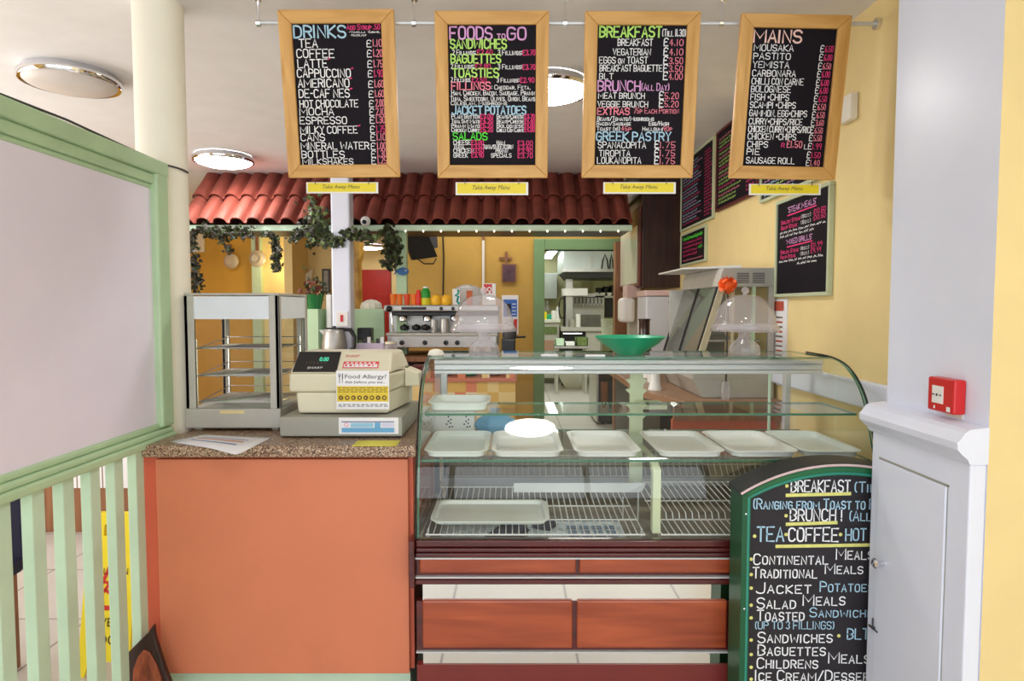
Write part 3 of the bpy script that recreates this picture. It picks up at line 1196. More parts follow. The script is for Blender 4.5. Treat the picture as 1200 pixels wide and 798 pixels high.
# ------------------------------------------------------------------ on top of the case
def cake_stand(px, label, dlabel):
    c = P(px, 414, 2.54)
    x, y, z = c.x, 2.54, TOPZ + 0.0004
    t = T('cake_stand', label, 'cake stand', (x, y, z), 'cut glass cake stands on the display case')
    b = MB().lathe([(0.054, 0), (0.058, 0.006), (0.057, 0.03), (0.05, 0.042), (0.032, 0.056), (0.022, 0.07), (0.022, 0.082), (0.03, 0.092)], (x, y, z), 36, 0, 0.05, 12)
    b.build('pedestal', M['cut'], t)
    b = MB().lathe([(0.02, 0.092), (0.10, 0.095), (0.126, 0.092), (0.130, 0.098), (0.126, 0.104), (0.12, 0.1), (0.02, 0.0995)], (x, y, z), 48, 0, 0.015, 24, caps=False)
    b.build('plate', M['cut'], t)
    t2 = T('cake_dome', dlabel, 'cake dome', (x, y, z + 0.1005), 'clear domes on the cake stands')
    pr = [(0.119, 0.0)]
    for i in range(13):
        a = PI / 2 * i / 12
        pr.append((0.117 * math.cos(a) ** 0.8 + 0.001, 0.012 + 0.125 * math.sin(a)))
    b = MB().lathe(pr, (x, y, z + 0.1005), 48, caps=False)
    b.build('dome', M['dome'], t2)
    b = MB().lathe([(0.1185, 0.001), (0.127, 0.002), (0.125, 0.009), (0.121, 0.018), (0.1185, 0.021)], (x, y, z + 0.1005), 72, 0, 0.012, 36, caps=False)
    b.build('scalloped_rim', M['cut'], t2)
    b = MB().ball((x, y, z + 0.1005 + 0.137 + 0.016), 0.015, 16)
    b.lathe([(0.01, 0.135), (0.006, 0.142), (0.01, 0.147)], (x, y, z + 0.1005), 14)
    b.build('knob', M['cut'], t2)


cake_stand(567, 'cut glass cake stand on the case in front of the coffee machine', 'clear cake dome on the left stand in front of the coffee machine')
cake_stand(872, 'cut glass cake stand on the case in front of the grey food warmer', 'clear cake dome on the right stand in front of the grey food warmer')
c = P(738, 415, 2.56)
b = MB()
prof = [(0.05, 0.0), (0.055, 0.004), (0.08, 0.022), (0.115, 0.045), (0.136, 0.066), (0.142, 0.069), (0.139, 0.072), (0.132, 0.068), (0.11, 0.05), (0.07, 0.022), (0.001, 0.012)]
b.lathe(prof, (c.x, 2.56, TOPZ + 0.0004), 44)
tag(b.build('bowl', M['bowlgreen']), 'wide green plastic bowl standing on the display case', 'bowl')
# small clutter along the top glass
b = MB().lathe([(0.02, 0), (0.026, 0.006), (0.02, 0.022), (0.006, 0.028), (0.001, 0.028)], (X(510, 412, 2.44), 2.45, TOPZ + 0.0004), 12, 0, 0.1, 5, 1.2, 0.7)
tag(b.build('crumpled_tissue', M['cream']), 'small crumpled cream tissue on the left front corner of the case', 'tissue')
a_ = ONZ(634, 416.5, TOPZ)
b = MB().box(a_.x, a_.x + 0.065, 2.46, 2.52, TOPZ + 0.0004, TOPZ + 0.003)
tag(b.build('price_card', M['paper']), 'small white card lying on the case top in front of the kitchen doorway', 'card')
a_ = P(698, 420, 2.36)
b = MB().box(X(687, 420, 2.38), X(711, 420, 2.38), 2.412, 2.44, TOPZ + 0.0004, TOPZ + 0.008)
tag(b.build('card_holder', M['whiteplastic'], bevel=0.002), 'slim white holder on the front edge of the case top before the green bowl', 'card holder')

# ------------------------------------------------------------------ white cupboard on the pier
CX = 1.08
cb = T('cupboard', 'white painted cupboard with moulded top against the pier at the right', 'cupboard', (CX + 0.02, 1.68, 0))
cy0, cy1 = 1.49, 1.9
b = MB().box(CX, 1.119, cy0, cy1, 0, 1.13)
b.build('carcass', M['white'], cb, bevel=0.004)
b = MB()
zt = ONX(1090, 507, CX - 0.02).z
b.prism([(1.119, 1.13), (CX - 0.004, 1.13), (CX - 0.010, 1.142), (CX - 0.022, 1.152), (CX - 0.034, 1.165), (CX - 0.036, 1.182), (CX - 0.028, 1.19), (CX - 0.018, 1.205), (CX - 0.006, 1.213), (1.119, 1.218)], 'y', cy0 - 0.004, cy1 + 0.012)
b.build('cornice', M['white'], cb)
d = MB()
d.box(CX - 0.006, CX + 0.004, cy0 + 0.075, cy1 - 0.045, 0.16, 1.055)
dr = d.build('door', M['white'], cb, bevel=0.002)
d = MB()
d.box(CX - 0.0015, CX - 0.0003, cy0 + 0.0725, cy0 + 0.0748, 0.155, 1.061)
d.box(CX - 0.0015, CX - 0.0003, cy0 + 0.069, cy1 - 0.04, 1.0555, 1.061)
d.build('gap', M['greymetal'], cb)
k = ONX(1030, 660, CX - 0.02)
b = MB().lathe([(0.006, 0), (0.006, 0.012), (0.014, 0.02), (0.015, 0.026), (0.01, 0.032), (0.001, 0.033)], (0, 0, 0), 18)
b.v = [(CX - 0.006 - z, k.y + x, k.z + y) for x, y, z in b.v]
b.build('knob', M['chrome'], dr)
k = ONX(1024, 736, CX - 0.008)
b = MB().tube([(CX - 0.012, k.y, k.z + 0.03), (CX - 0.012, k.y, k.z), (CX - 0.012, k.y - 0.024, k.z)], 0.0025, 6)
b.tube([(CX - 0.012, k.y, k.z), (CX - 0.012, k.y + 0.018, k.z)], 0.0035, 6)
b.box(CX - 0.013, CX - 0.006, k.y - 0.004, k.y + 0.004, k.z - 0.004, k.z + 0.004)
b.build('latch', M['darkgrey'], dr)

# fire call point on the pier
a_, c_ = ONX(1101, 462, 1.12), ONX(1133, 466, 1.12)
fy0, fy1 = c_.y, a_.y
fz0, fz1 = ONX(1117, 483, 1.12).z, ONX(1117, 443, 1.12).z
fc = T('fire_call_point', 'red square fire alarm call point on the white pier above the cupboard', 'fire alarm', (1.12, (fy0 + fy1) / 2, fz0))
MB().box(1.088, 1.1195, fy0, fy1, fz0, fz1).build('housing', M['red'], fc, bevel=0.005)
f = plane_fn((1.088, fy1, fz0), (0, -1, 0), (0, 0, 1))
W_, H_ = fy1 - fy0, fz1 - fz0
b = MB()
b.box(1.0855, 1.089, fy0 + W_ * 0.38, fy1 - W_ * 0.22, fz0 + H_ * 0.25, fz0 + H_ * 0.76)
b.build('press_plate', M['whiteplastic'], fc)
f2 = plane_fn((1.0855, fy1, fz0), (0, -1, 0), (0, 0, 1))
b = MB()
disc(b, f2, W_ * 0.42, H_ * 0.5, H_ * 0.04)
for s in (-1, 1):
    xx = W_ * 0.42 + s * W_ * 0.075
    b.add([f2(xx, H_ * 0.5), f2(xx + s * W_ * 0.09, H_ * 0.53), f2(xx + s * W_ * 0.09, H_ * 0.47)], [(0, 1, 2)])
b.build('press_mark', M['inkblack'], fc)
b = MB()
rect(b, f, W_ * 0.76, W_ * 0.9, H_ * 0.06, H_ * 0.2)
rect(b, f, W_ * 0.28, W_ * 0.34, H_ * 0.08, H_ * 0.17)
b.build('label', M['whiteplastic'], fc)
MB().box(1.1175, 1.1198, fy0 + 0.01, fy1 - 0.03, fz0 - 0.012, fz0).build('base_plate', M['cream'], fc)
# box on the yellow wall beside the last hanging board
a_ = ONX(998, 128, XR)
b = MB().box(XR - 0.03, XR - 0.0005, a_.y - 0.05, a_.y + 0.05, a_.z - 0.05, a_.z + 0.05)
tag(b.build('junction_box', M['cream'], bevel=0.006), 'small cream square box high on the yellow wall right of the mains board', 'junction box')

# ================================================================== hanging menu boards
RY, RZ = 2.34, Z(28, 2.34)
rail = T('hanging_rail', 'white metal rail under the ceiling carrying the four framed menus', 'rail', (0, RY, RZ))
MB().tube([(X(301, 28, RY), RY, RZ + 0.004), (XR - 0.004, RY, RZ)], 0.0075, 10).build('bar', M['alu'], rail)
for px in (303, 485, 662, 845):
    x = X(px, 20, RY)
    b = MB()
    b.lathe([(0.011, -0.006), (0.013, 0.0), (0.013, 0.008)], (x + 0.004, RY - 0.01, ZC - 0.009), 14)
    b.tube([(x + 0.004, RY - 0.01, ZC - 0.01), (x, RY - 0.006, ZC - 0.03), (x, RY, RZ + 0.012)], 0.0035, 8)
    b.tube([(x - 0.007, RY, RZ + 0.002), (x + 0.007, RY, RZ + 0.002)], 0.0115, 10)
    b.build('bracket', M['chrome'], rail)
b = MB().tube([(XR - 0.014, RY, RZ), (XR - 0.0005, RY, RZ)], 0.02, 16)
b.build('end_flange', M['chrome'], rail)

BW = 0.4075


def board(px_l, px_r, py_t, py_b, roll, lines, zq, label, scale_h, name='menu_board'):
    """oak framed black board; lines: (text, zx0, zx1, zy baseline, height, ink, weight) in the coordinates of the inset quad zq"""
    pt = P((px_l + px_r) / 2, py_t, RY - 0.022)
    tb = P((px_l + px_r) / 2, py_b, RY + 0.06)
    h = math.hypot(pt.z - tb.z, 0.072)
    w = (px_r - px_l) * RY / FPX
    tilt = math.atan2(0.072, pt.z - tb.z)
    t = T(name, label, 'menu board', (pt.x, RY - 0.036, pt.z - h), 'oak framed menu boards hanging from the rail', local=True)
    # rotate about the top edge: bottom leans away
    R_ = Matrix.Rotation(tilt, 4, 'X') @ Matrix.Rotation(roll, 4, 'Y')
    piv = Vector((pt.x, RY - 0.022, pt.z))
    t.matrix_world = Matrix.Translation(piv) @ R_ @ Matrix.Translation((0, 0, -h))
    f = 0.0455
    D = 0.022
    for nm, q, m in (('frame_rail', [(-w / 2, h), (w / 2, h), (w / 2 - f, h - f), (-w / 2 + f, h - f)], 'oakx'),
                     ('frame_rail', [(-w / 2, 0), (-w / 2 + f, f), (w / 2 - f, f), (w / 2, 0)], 'oakx'),
                     ('frame_stile', [(-w / 2, 0), (-w / 2, h), (-w / 2 + f, h - f), (-w / 2 + f, f)], 'oak'),
                     ('frame_stile', [(w / 2, 0), (w / 2 - f, f), (w / 2 - f, h - f), (w / 2, h)], 'oak')):
        MB().prism(q, 'y', -D, 0).build(nm, M[m], t, bevel=0.003)
    pw, ph = w - 2 * f, h - 2 * f
    MB().box(-pw / 2 - 0.005, pw / 2 + 0.005, -0.012, -0.004, f - 0.005, h - f + 0.005).build('panel', M['slate'], t)
    fn = plane_fn((-pw / 2, -0.012, f), (1, 0, 0), (0, 0, 1), 0.0012)
    TL, TR, BR, BL = zq
    b = MB()
    mats, idx = [], {}

    def uv(x, y):
        v = (BL[1] - y) / (BL[1] - TL[1])
        l, r = BL[0] + (TL[0] - BL[0]) * v, BR[0] + (TR[0] - BR[0]) * v
        return (x - l) / (r - l) * pw, v * ph
    for tx, a, c, y, hh, ink, wt in lines:
        u0, v0 = uv(a, y)
        u1, _ = uv(c, y)
        if ink not in idx:
            idx[ink] = len(mats)
            mats.append(M[ink])
        hm = hh / (BL[1] - TL[1]) * ph
        write(b, tx, u0, u1, v0, hm, max(wt * hm * 0.92, 0.0014), fn, idx[ink])
    b.build('lettering', mats, t)
    # two wire hooks over the rail
    for s in (-1, 1):
        x = s * w * 0.36
        MB().tube([(x, 0.0, h - 0.09), (x, 0.024, h - 0.06), (x, 0.03, h - 0.035), (x, 0.018, h - 0.03)], 0.002, 6).build('hook', M['steel'], t)
    return t, w, h


def L1(rows, y0=None):
    return rows


PL, PT = '\u00a3', 0.16
drinks = [('DRINKS', 118, 316, 142, 46, 'cb', .17), ('Add Syrup .50', 322, 448, 113, 20, 'cp', .16), ('-Vanilla', 330, 392, 126, 8, 'cw', .2), ('-Caramel', 402, 448, 126, 8, 'cw', .2), ('-Hazelnut', 336, 396, 138, 8, 'cw', .2)]
names = [('TEA', 137, 207, 180), ('COFFEE', 127, 270, 220), ('LATTE', 130, 243, 259), ('CAPPUCCINO', 127, 331, 297), ('AMERICANO', 130, 325, 336), ('DE-CAF NES', 132, 325, 377), ('HOT CHOCOLATE', 134, 357, 416),
         ('MOCHA', 133, 263, 447), ('ESPRESSO', 133, 312, 483), ('MILKY COFFEE', 134, 352, 521), ('CANS', 135, 226, 551), ('MINERAL WATER', 135, 395, 586), ('BOTTLES', 137, 300, 621), ('MILKSHAKES', 140, 333, 648)]
for i, (n_, a, c, y) in enumerate(names):
    hh = 32 if i < 6 else (28 if i < 13 else 23)
    drinks.append((n_, a, c, y, hh, 'cw', .15))
    if i in (2, 3, 4, 5, 9):
        drinks.append(('*', c + 3, c + 11, y - hh + 6, 12, 'cp', .3))
for pr, y in zip('1.10 1.20 1.75 1.90 1.60 1.60 2.00 2.10 1.30 1.75 1.10 1.00 1.30 1.25'.split(), (182, 221, 262, 300, 341, 380, 418, 452, 484, 522, 554, 590, 622, 650)):
    o_ = (y - 90) * 0.016
    drinks.append((PL, 396 + o_, 412 + o_, y - 2, 27, 'cw', .13))
    drinks.append((pr, 420 + o_, 453 + o_, y - 3, 28, 'cr' if y % 3 else 'cp', .12))
DR = board(329.5, 460, 13, 209, math.radians(-0.4), drinks, ((110, 90), (455, 92), (463, 652), (131, 650)), 'oak framed blackboard headed DRINKS, leftmost of the four hanging menus', 1)

foods = [('FOODS', 722, 884, 150, 46, 'cl', .17), ('to', 905, 935, 148, 24, 'cl', .2), ('GO', 944, 1015, 152, 46, 'cl', .17),
         ('SANDWICHES', 724, 940, 186, 35, 'cg', .2), ('2 Fillings:', 732, 822, 211, 19, 'cw', .16), (PL + '2.60', 828, 886, 210, 19, 'cp', .18), ('3 Fillings:', 908, 1002, 211, 19, 'cw', .16), (PL + '3.70', 1004, 1052, 212, 20, 'cp', .18),
         ('BAGUETTES', 726, 918, 242, 33, 'cg', .2), ('2 Fillings:', 726, 816, 264, 18, 'cw', .16), (PL + '2.80', 820, 878, 264, 18, 'cp', .18), ('3 Fillings:', 908, 1002, 266, 18, 'cw', .16), (PL + '3.70', 1004, 1052, 268, 20, 'cp', .18),
         ('TOASTIES', 732, 910, 298, 34, 'cg', .2), ('2 Fillings', 726, 800, 316, 17, 'cw', .16), (PL + '2.50', 808, 862, 317, 18, 'cp', .18), ('3 Fillings:', 904, 990, 318, 17, 'cw', .16), (PL + '2.90', 994, 1048, 319, 19, 'cp', .18),
         ('FILLINGS', 728, 878, 347, 29, 'cr', .2), (': Cheddar, Feta,', 884, 1034, 346, 17, 'cw', .15), ('Ham, Chicken, Bacon, Sausage, Prawn', 728, 1050, 369, 19, 'cw', .15), ('Tuna, Sweetcorn, Olives, Onion, Beans', 724, 1052, 392, 19, 'cw', .15), ('Coleslaw, Mushrooms', 726, 942, 408, 15, 'cw', .16),
         ('JACKET POTATOES', 730, 1016, 445, 32, 'cb', .2)]
for a_, pa, c_, pc, y in (('Plain Butter', '3.00', 'Beans/Cheese', '3.70', 462), ('Tuna Swt Mayo', '4.20', 'Beans+Cheese', '4.40', 481), ('Prawn Mayo', '5.20', 'Bolognese', '4.80', 499), ('Chicken Curry', '5.20', 'Chilli Con Carne', '4.80', 516)):
    foods += [(a_, 728, 836, y, 16, 'cw', .17), (PL + pa, 840, 888, y, 17, 'cp', .22), (c_, 904, 1008, y, 16, 'cw', .17), (PL + pc, 1012, 1050, y, 17, 'cp', .22)]
foods.append(('SALADS', 734, 866, 548, 29, 'cf', .18))
for a_, pa, c_, pc, y, x0, x1 in (('CHEESE', '3.00', 'HAM', '3.00', 568, 904, 934), ('TUNA', '3.50', 'TUNA/SWEETCORN', '3.60', 585, 850, 966), ('CHICKEN', '3.50', 'PRAWN', '3.90', 601, 900, 946), ('GREEK', '3.90', 'SPECIALS', '3.70', 620, 882, 960)):
    foods += [(a_, 736, 736 + 11 * len(a_) if len(a_) > 4 else 776, y, 17, 'cw', .17), (PL + pa, 806, 852, y, 18, 'cp', .2), (c_, x0, x1, y, 16, 'cw', .17), (PL + pc, 986, 1042, y + 2, 18, 'cp', .18)]
FO = board(512, 641, 14.5, 209.5, math.radians(0.0), foods, ((713, 96), (1055, 98), (1053, 655), (722, 652)), 'oak framed blackboard headed FOODS TO GO, second hanging menu from the left', 1)

brk = [('BREAKFAST', 131, 344, 130, 36, 'cg', .19), ('(Till 11.30)', 348, 428, 127, 24, 'cw', .13),
       ('BREAKFAST', 194, 314, 160, 23, 'cw', .15), ('VEGATERIAN', 178, 308, 193, 22, 'cw', .15), ('EGGS on TOAST', 131, 298, 222, 22, 'cw', .15), ('BREAKFAST BAGUETTE', 133, 348, 250, 22, 'cw', .15), ('BLT', 132, 180, 278, 20, 'cw', .15),
       ('BRUNCH', 128, 274, 320, 36, 'cl', .16), ('(All Day)', 280, 374, 318, 25, 'cl', .14), ('MEAT BRUNCH', 130, 290, 347, 20, 'cw', .16), ('VEGGIE BRUNCH', 128, 302, 377, 20, 'cw', .16),
       ('EXTRAS', 128, 238, 405, 24, 'cr', .2), (':', 238, 242, 402, 20, 'cr', .2), ('75p Each Portion', 254, 410, 400, 19, 'cr', .13),
       ('Beans/Tomato/Mushrooms', 128, 324, 427, 15, 'cw', .17), ('Bacon/Sausage', 126, 244, 444, 14, 'cw', .18), ('Egg/Hash', 308, 376, 444, 15, 'cw', .18), ('Toast (x1)', 126, 206, 463, 14, 'cw', .18), ('45p', 212, 246, 464, 16, 'cr', .16), ('Halloumi', 286, 356, 463, 14, 'cw', .18), ('90p', 358, 388, 464, 16, 'cr', .16),
       ('GREEK PASTRY', 126, 384, 499, 31, 'cb', .18), ('SPANACOPITA', 132, 298, 527, 23, 'cw', .14), ('TIROPITA', 136, 244, 557, 22, 'cw', .14), ('LOUKANOPITA', 130, 282, 584, 23, 'cw', .14)]
for pr, y in zip('4.10 4.10 3.50 3.50 4.00 5.20 5.20 1.75 1.75 1.75'.split(), (160, 193, 224, 252, 279, 348, 377, 526, 556, 585)):
    x0 = 354 if y < 300 else (342 if y < 400 else 330)
    brk += [(PL, x0, x0 + 14, y, 27, 'cw', .16), (pr, x0 + 19, x0 + 66 + (4 if y > 500 else 0), y, 22, 'cr', .14)]
BK = board(687.5, 817.5, 15, 209.5, math.radians(0.15), brk, ((123, 90), (432, 90), (420, 590), (120, 590)), 'oak framed blackboard headed BREAKFAST, third hanging menu from the left', 1)

mns = [('MAINS', 658, 834, 142, 42, 'cc', .18)]
for n_, c, y in (('MOUSAKA', 806, 172), ('PASTITO', 796, 202), ('YEMISTA', 792, 232), ('CARBONARA', 818, 262), ('CHILLI CON CARNE', 848, 291), ('BOLOGNESE', 802, 319), ('FISH +CHIPS', 796, 348), ('SCAMPI +CHIPS', 822, 376), ('GAMMON, EGG+CHIPS', 866, 406), ('CURRY+CHIPS/RICE', 850, 436), ('CHICKEN CURRY+CHIPS/RICE', 892, 464), ('CHICKEN +CHIPS', 828, 491), ('CHIPS', 722, 520), ('PIE', 692, 548), ('SAUSAGE ROLL', 826, 580)):
    mns.append((n_, 660 - (y - 172) * 0.043, c, y, 22, 'cw', .15))
for pr, y in zip('6.50 6.00 6.50 6.00 6.00 6.00 6.50 6.50 6.50 3.60 6.50 5.50 1.99 1.50 1.40'.split(), (172, 202, 233, 262, 292, 320, 350, 379, 409, 437, 465, 493, 524, 556, 585)):
    o_ = (y - 172) * 0.088
    mns += [(PL, 908 - o_, 920 - o_, y, 23, 'cw', .13), (pr, 925 - o_, 954 - o_ + (4 if y > 500 else 0), y, 21, 'cr' if y % 2 else 'cp', .12)]
mns += [('R', 775, 786, 519, 17, 'cp', .16), (PL + '1.50', 796, 852, 519, 24, 'cr', .14), ('L', 862, 873, 524, 17, 'cw', .16)]
MN = board(869.5, 993.5, 18.5, 211, math.radians(1.05), mns, ((655, 92), (966, 97), (937, 597), (628, 590)), 'oak framed blackboard headed MAINS, rightmost of the four hanging menus', 1)

# yellow name plates hung under the boards
for (px0, px1, py0, py1, l) in ((359, 443, 213.5, 226.5, 'yellow Take Away Menu plate hung under the DRINKS board'), (534, 619, 213.5, 228.5, 'yellow Take Away Menu plate hung under the FOODS TO GO board'),
                                (707, 792, 213.5, 227, 'yellow Take Away Menu plate hung under the BREAKFAST board'), (878, 962, 215.5, 228.5, 'yellow Take Away Menu plate hung under the MAINS board')):
    Y = RY + 0.052
    a_, c_ = P(px0, py1, Y), P(px1, py0, Y)
    t = T('name_plate', l, 'sign', ((a_.x + c_.x) / 2, Y, a_.z), 'yellow plates under the hanging menus')
    MB().box(a_.x, c_.x, Y, Y + 0.004, a_.z, c_.z).build('backing', M['whiteplastic'], t)
    w, h = c_.x - a_.x, c_.z - a_.z
    MB().box(a_.x + 0.006, c_.x - 0.008, Y - 0.001, Y, a_.z + 0.0055, c_.z - 0.003).build('face', M['signyellow'], t)
    f = plane_fn((a_.x, Y - 0.001, a_.z), (1, 0, 0), (0, 0, 1))
    b = MB()
    printed(b, 'Take Away Menu', w * 0.22, w * 0.74, h * 0.42, h * 0.36, f, 0, 0.25)
    b.build('lettering', M['inkgrey'], t)
    for k in (0.13, 0.87):
        x = a_.x + w * k
        MB().tube([(x, Y + 0.002, c_.z - 0.008), (x, Y - 0.003, c_.z - 0.008), (x, Y - 0.006, c_.z + 0.045)], 0.0012, 5).build('wire', M['darkgrey'], t)

# ------------------------------------------------------------------ menus on the yellow wall
def scribble(b, fn, x0, x1, y, h, w, m):
    x = x0
    while x < x1 - 0.01:
        k = random.uniform(0.02, 0.05)
        pts = []
        n_ = max(3, int(k / 0.006))
        for i in range(n_):
            pts.append((x + k * i / (n_ - 1), y + (h * random.uniform(0.5, 1) if i % 2 else h * random.uniform(0, 0.3))))
        ribbon(b, pts, max(w, 0.004), fn, m)
        x += k + 0.014


def wall_menu(q, name, label, frame, rows, fw=0.016):
    """q: pixel corners left x, right x, and y at left-top, right-top, right-bottom, left-bottom"""
    lx, rx, lt, rt, rb, lb = q
    a_, c_ = ONX(lx, lb, XR - 0.02), ONX(rx, rb, XR - 0.02)
    zt = min((ONX(lx, lt, XR - 0.02).z + ONX(rx, rt, XR - 0.02).z) / 2, ZC - 0.004)
    zb = (a_.z + c_.z) / 2
    y0, y1 = c_.y, a_.y       # near, far
    t = T(name, label, 'menu board', (XR - 0.01, (y0 + y1) / 2, zb), None)
    xf = XR - 0.022
    w, h = y1 - y0, zt - zb
    b = MB()
    b.box(xf, XR - 0.0005, y0, y1, zb, zb + fw)
    b.box(xf, XR - 0.0005, y0, y1, zt - fw, zt)
    b.box(xf, XR - 0.0005, y0, y0 + fw, zb + fw, zt - fw)
    b.box(xf, XR - 0.0005, y1 - fw, y1, zb + fw, zt - fw)
    b.build('frame', frame, t, bevel=0.002)
    MB().box(XR - 0.014, XR - 0.001, y0 + fw, y1 - fw, zb + fw, zt - fw).build('panel', M['slate'], t)
    fn = plane_fn((XR - 0.014, y1 - fw, zb + fw), (0, -1, 0), (0, 0, 1), 0.0015)
    iw, ih = w - 2 * fw, h - 2 * fw
    b = MB()
    mats, idx = [], {}
    for r in rows:
        kind, txt, u0, u1, v, hh, ink, wt = r
        if ink not in idx:
            idx[ink] = len(mats)
            mats.append(M[ink])
        if kind == 't':
            write(b, txt, u0 * iw, u1 * iw, v * ih, hh * ih, wt * hh * ih, fn, idx[ink])
        elif kind == 's':
            scribble(b, fn, u0 * iw, u1 * iw, v * ih, hh * ih, wt * hh * ih, idx[ink])
        else:
            ribbon(b, [(u0 * iw, v * ih), (u1 * iw, v * ih + 0.004)], 0.006, fn, idx[ink])
    b.build('lettering', mats, t)
    return t


FR = mat('pale green frame', (190, 200, 168), 0.5)
steak = [('t', "'STEAK MEALS'", .22, .78, .875, .055, 'cl', .17), ('u', '', .22, .78, .845, 0, 'cp', 1), ('t', 'Sirloin Steak', .08, .48, .765, .04, 'cp', .2), ('t', '(8oz)', .5, .68, .77, .035, 'cw', .16), ('t', PL + '10.50', .74, .94, .775, .045, 'cp', .18),
         ('t', 'Rump Steak', .08, .42, .705, .04, 'cp', .2), ('t', '(8oz)', .5, .68, .71, .035, 'cw', .16), ('t', PL + '10.50', .74, .94, .715, .045, 'cp', .18), ('s', '', .06, .94, .66, .028, 'cw', .12), ('s', '', .06, .7, .618, .028, 'cw', .12),
         ('t', "'MIXED GRILLS'", .2, .72, .535, .05, 'cl', .17), ('u', '', .22, .72, .505, 0, 'cp', 1), ('t', 'Sirloin Steak', .08, .46, .44, .038, 'cp', .2), ('t', '(8oz)', .5, .66, .445, .033, 'cw', .16), ('t', PL + '11.99', .7, .9, .45, .042, 'cp', .18),
         ('t', 'Rump Steak', .08, .4, .385, .038, 'cp', .2), ('t', '(8oz)', .5, .66, .39, .033, 'cw', .16), ('t', PL + '9.99', .7, .88, .395, .042, 'cp', .18), ('s', '', .05, .86, .345, .027, 'cw', .12), ('s', '', .44, .78, .30, .027, 'cw', .12)]
wall_menu((907, 970, 233, 219, 348, 347), 'wall_menu', 'blackboard headed STEAK MEALS on the yellow wall, nearest of the wall menus', FR, steak)


def fill(rows, inks, heads=()):
    out = []
    for i in range(rows):
        v = 0.95 - (i + 1) * 0.9 / rows
        ink = inks[i % len(inks)]
        out.append(('s', '', .05, .62 + random.uniform(-.12, .06), v, .6 / rows, ink, .2))
        out.append(('s', '', .76, .94, v, .6 / rows, 'cp', .22))
    return out


wall_menu((797, 835, 184, 153, 250, 277), 'wall_menu', 'tall blackboard crowded with pink and blue writing, farthest along the yellow wall', FR, fill(20, ['cb', 'cl', 'cb', 'cp']))
wall_menu((838, 887, 145, 102, 226, 249), 'wall_menu', 'tall dark red framed blackboard with green and pink writing, behind the mains board', mat('dark red frame', (92, 34, 36), 0.5), fill(18, ['cr', 'cg', 'cg', 'cp', 'cg']))
wall_menu((890, 966, 190, 170, 208, 238), 'wall_menu', 'pale framed blackboard mostly hidden above the STEAK MEALS board', FR, fill(7, ['cb', 'cg', 'cl']))
wall_menu((797, 826, 272, 267, 308, 311), 'wall_menu', 'small blackboard with bright green heading and pink lines low on the yellow wall', FR,
          [('s', '', .08, .9, .8, .13, 'cf', .4), ('s', '', .08, .9, .66, .1, 'cp', .25), ('s', '', .08, .9, .52, .1, 'cp', .25), ('s', '', .08, .7, .38, .1, 'cp', .25), ('s', '', .74, .92, .4, .12, 'cf', .3), ('s', '', .08, .7, .24, .1, 'cp', .25), ('s', '', .08, .9, .08, .07, 'cr', .3)])

# ------------------------------------------------------------------ green arched A-board
AY = 1.915
ax0, ax1 = X(871, 640, AY), 1.30
acx = (ax0 + ax1) / 2
zs = Z(580, AY)            # springing
za = Z(547, AY)            # crown


def arch(x0, x1, z0, zsp, zap, n=28):
    c = (x0 + x1) / 2
    hw = (x1 - x0) / 2
    s = zap - zsp
    R = (hw * hw + s * s) / (2 * s)
    a = math.asin(hw / R)
    pts = [(x0, z0), (x1, z0)]
    for i in range(n + 1):
        t = a - 2 * a * i / n
        pts.append((c + R * math.sin(t), zap - R + R * math.cos(t)))
    return pts


ab = T('pavement_board', 'green arch-topped chalkboard stand headed BREAKFAST, in front of the display case', 'chalkboard', (acx, AY + 0.05, 0))
xs = ax0 - 0.004
outer = arch(ax0, ax1, 0.02, zs, za)
inner = arch(ax0 + 0.02, ax1 - 0.02, 0.14, zs - 0.012, za - 0.026)
b = MB()
n = len(outer)
vs = [(x, AY, z) for x, z in outer] + [(x, AY, z) for x, z in inner] + [(x, AY + 0.02, z) for x, z in outer] + [(x, AY + 0.02, z) for x, z in inner]
fs = []
for i in range(n):
    j = (i + 1) % n
    fs += [(i, j, n + j, n + i), (2 * n + j, 2 * n + i, 3 * n + i, 3 * n + j), (j, i, 2 * n + i, 2 * n + j), (n + i, n + j, 3 * n + j, 3 * n + i)]
b.add(vs, fs)
b.build('frame', M['aboard'], ab)
b = MB().prism(inner, 'y', AY + 0.006, AY + 0.016)
b.build('slate', mat('chalkboard', (34, 29, 36), 0.6, var=0.2, scale=8), ab)
ring = arch(ax0 + 0.014, ax1 - 0.014, 0.12, zs - 0.008, za - 0.02)[2:]
MB().tube([(x, AY - 0.001, z) for x, z in [(ax1 - 0.014, 0.14)] + ring + [(ax0 + 0.014, 0.14)]], 0.004, 6).build('piping', M['teal'], ab)
# side cheeks and thick black top band
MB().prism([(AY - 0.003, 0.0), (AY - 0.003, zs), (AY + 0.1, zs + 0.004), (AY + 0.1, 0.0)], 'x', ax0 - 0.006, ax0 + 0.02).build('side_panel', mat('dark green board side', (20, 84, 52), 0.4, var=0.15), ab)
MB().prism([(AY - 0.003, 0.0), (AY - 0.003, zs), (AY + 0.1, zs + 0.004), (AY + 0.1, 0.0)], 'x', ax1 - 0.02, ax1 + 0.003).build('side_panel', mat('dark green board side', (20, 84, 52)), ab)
o_ = arch(ax0 - 0.012, ax1 + 0.003, 0.02, zs, za + 0.002)[2:]
b = MB()
k = len(o_)
vs = []
for y in (AY - 0.006, AY + 0.105):
    vs += [(x, y, z) for x, z in o_] + [(x, y, z + 0.01) for x, z in o_]
fs = []
for i in range(k - 1):
    fs += [(k + i, k + i + 1, 3 * k + i + 1, 3 * k + i), (i + 1, i, 2 * k + i, 2 * k + i + 1), (i, i + 1, k + i + 1, k + i), (2 * k + i + 1, 2 * k + i, 3 * k + i, 3 * k + i + 1)]
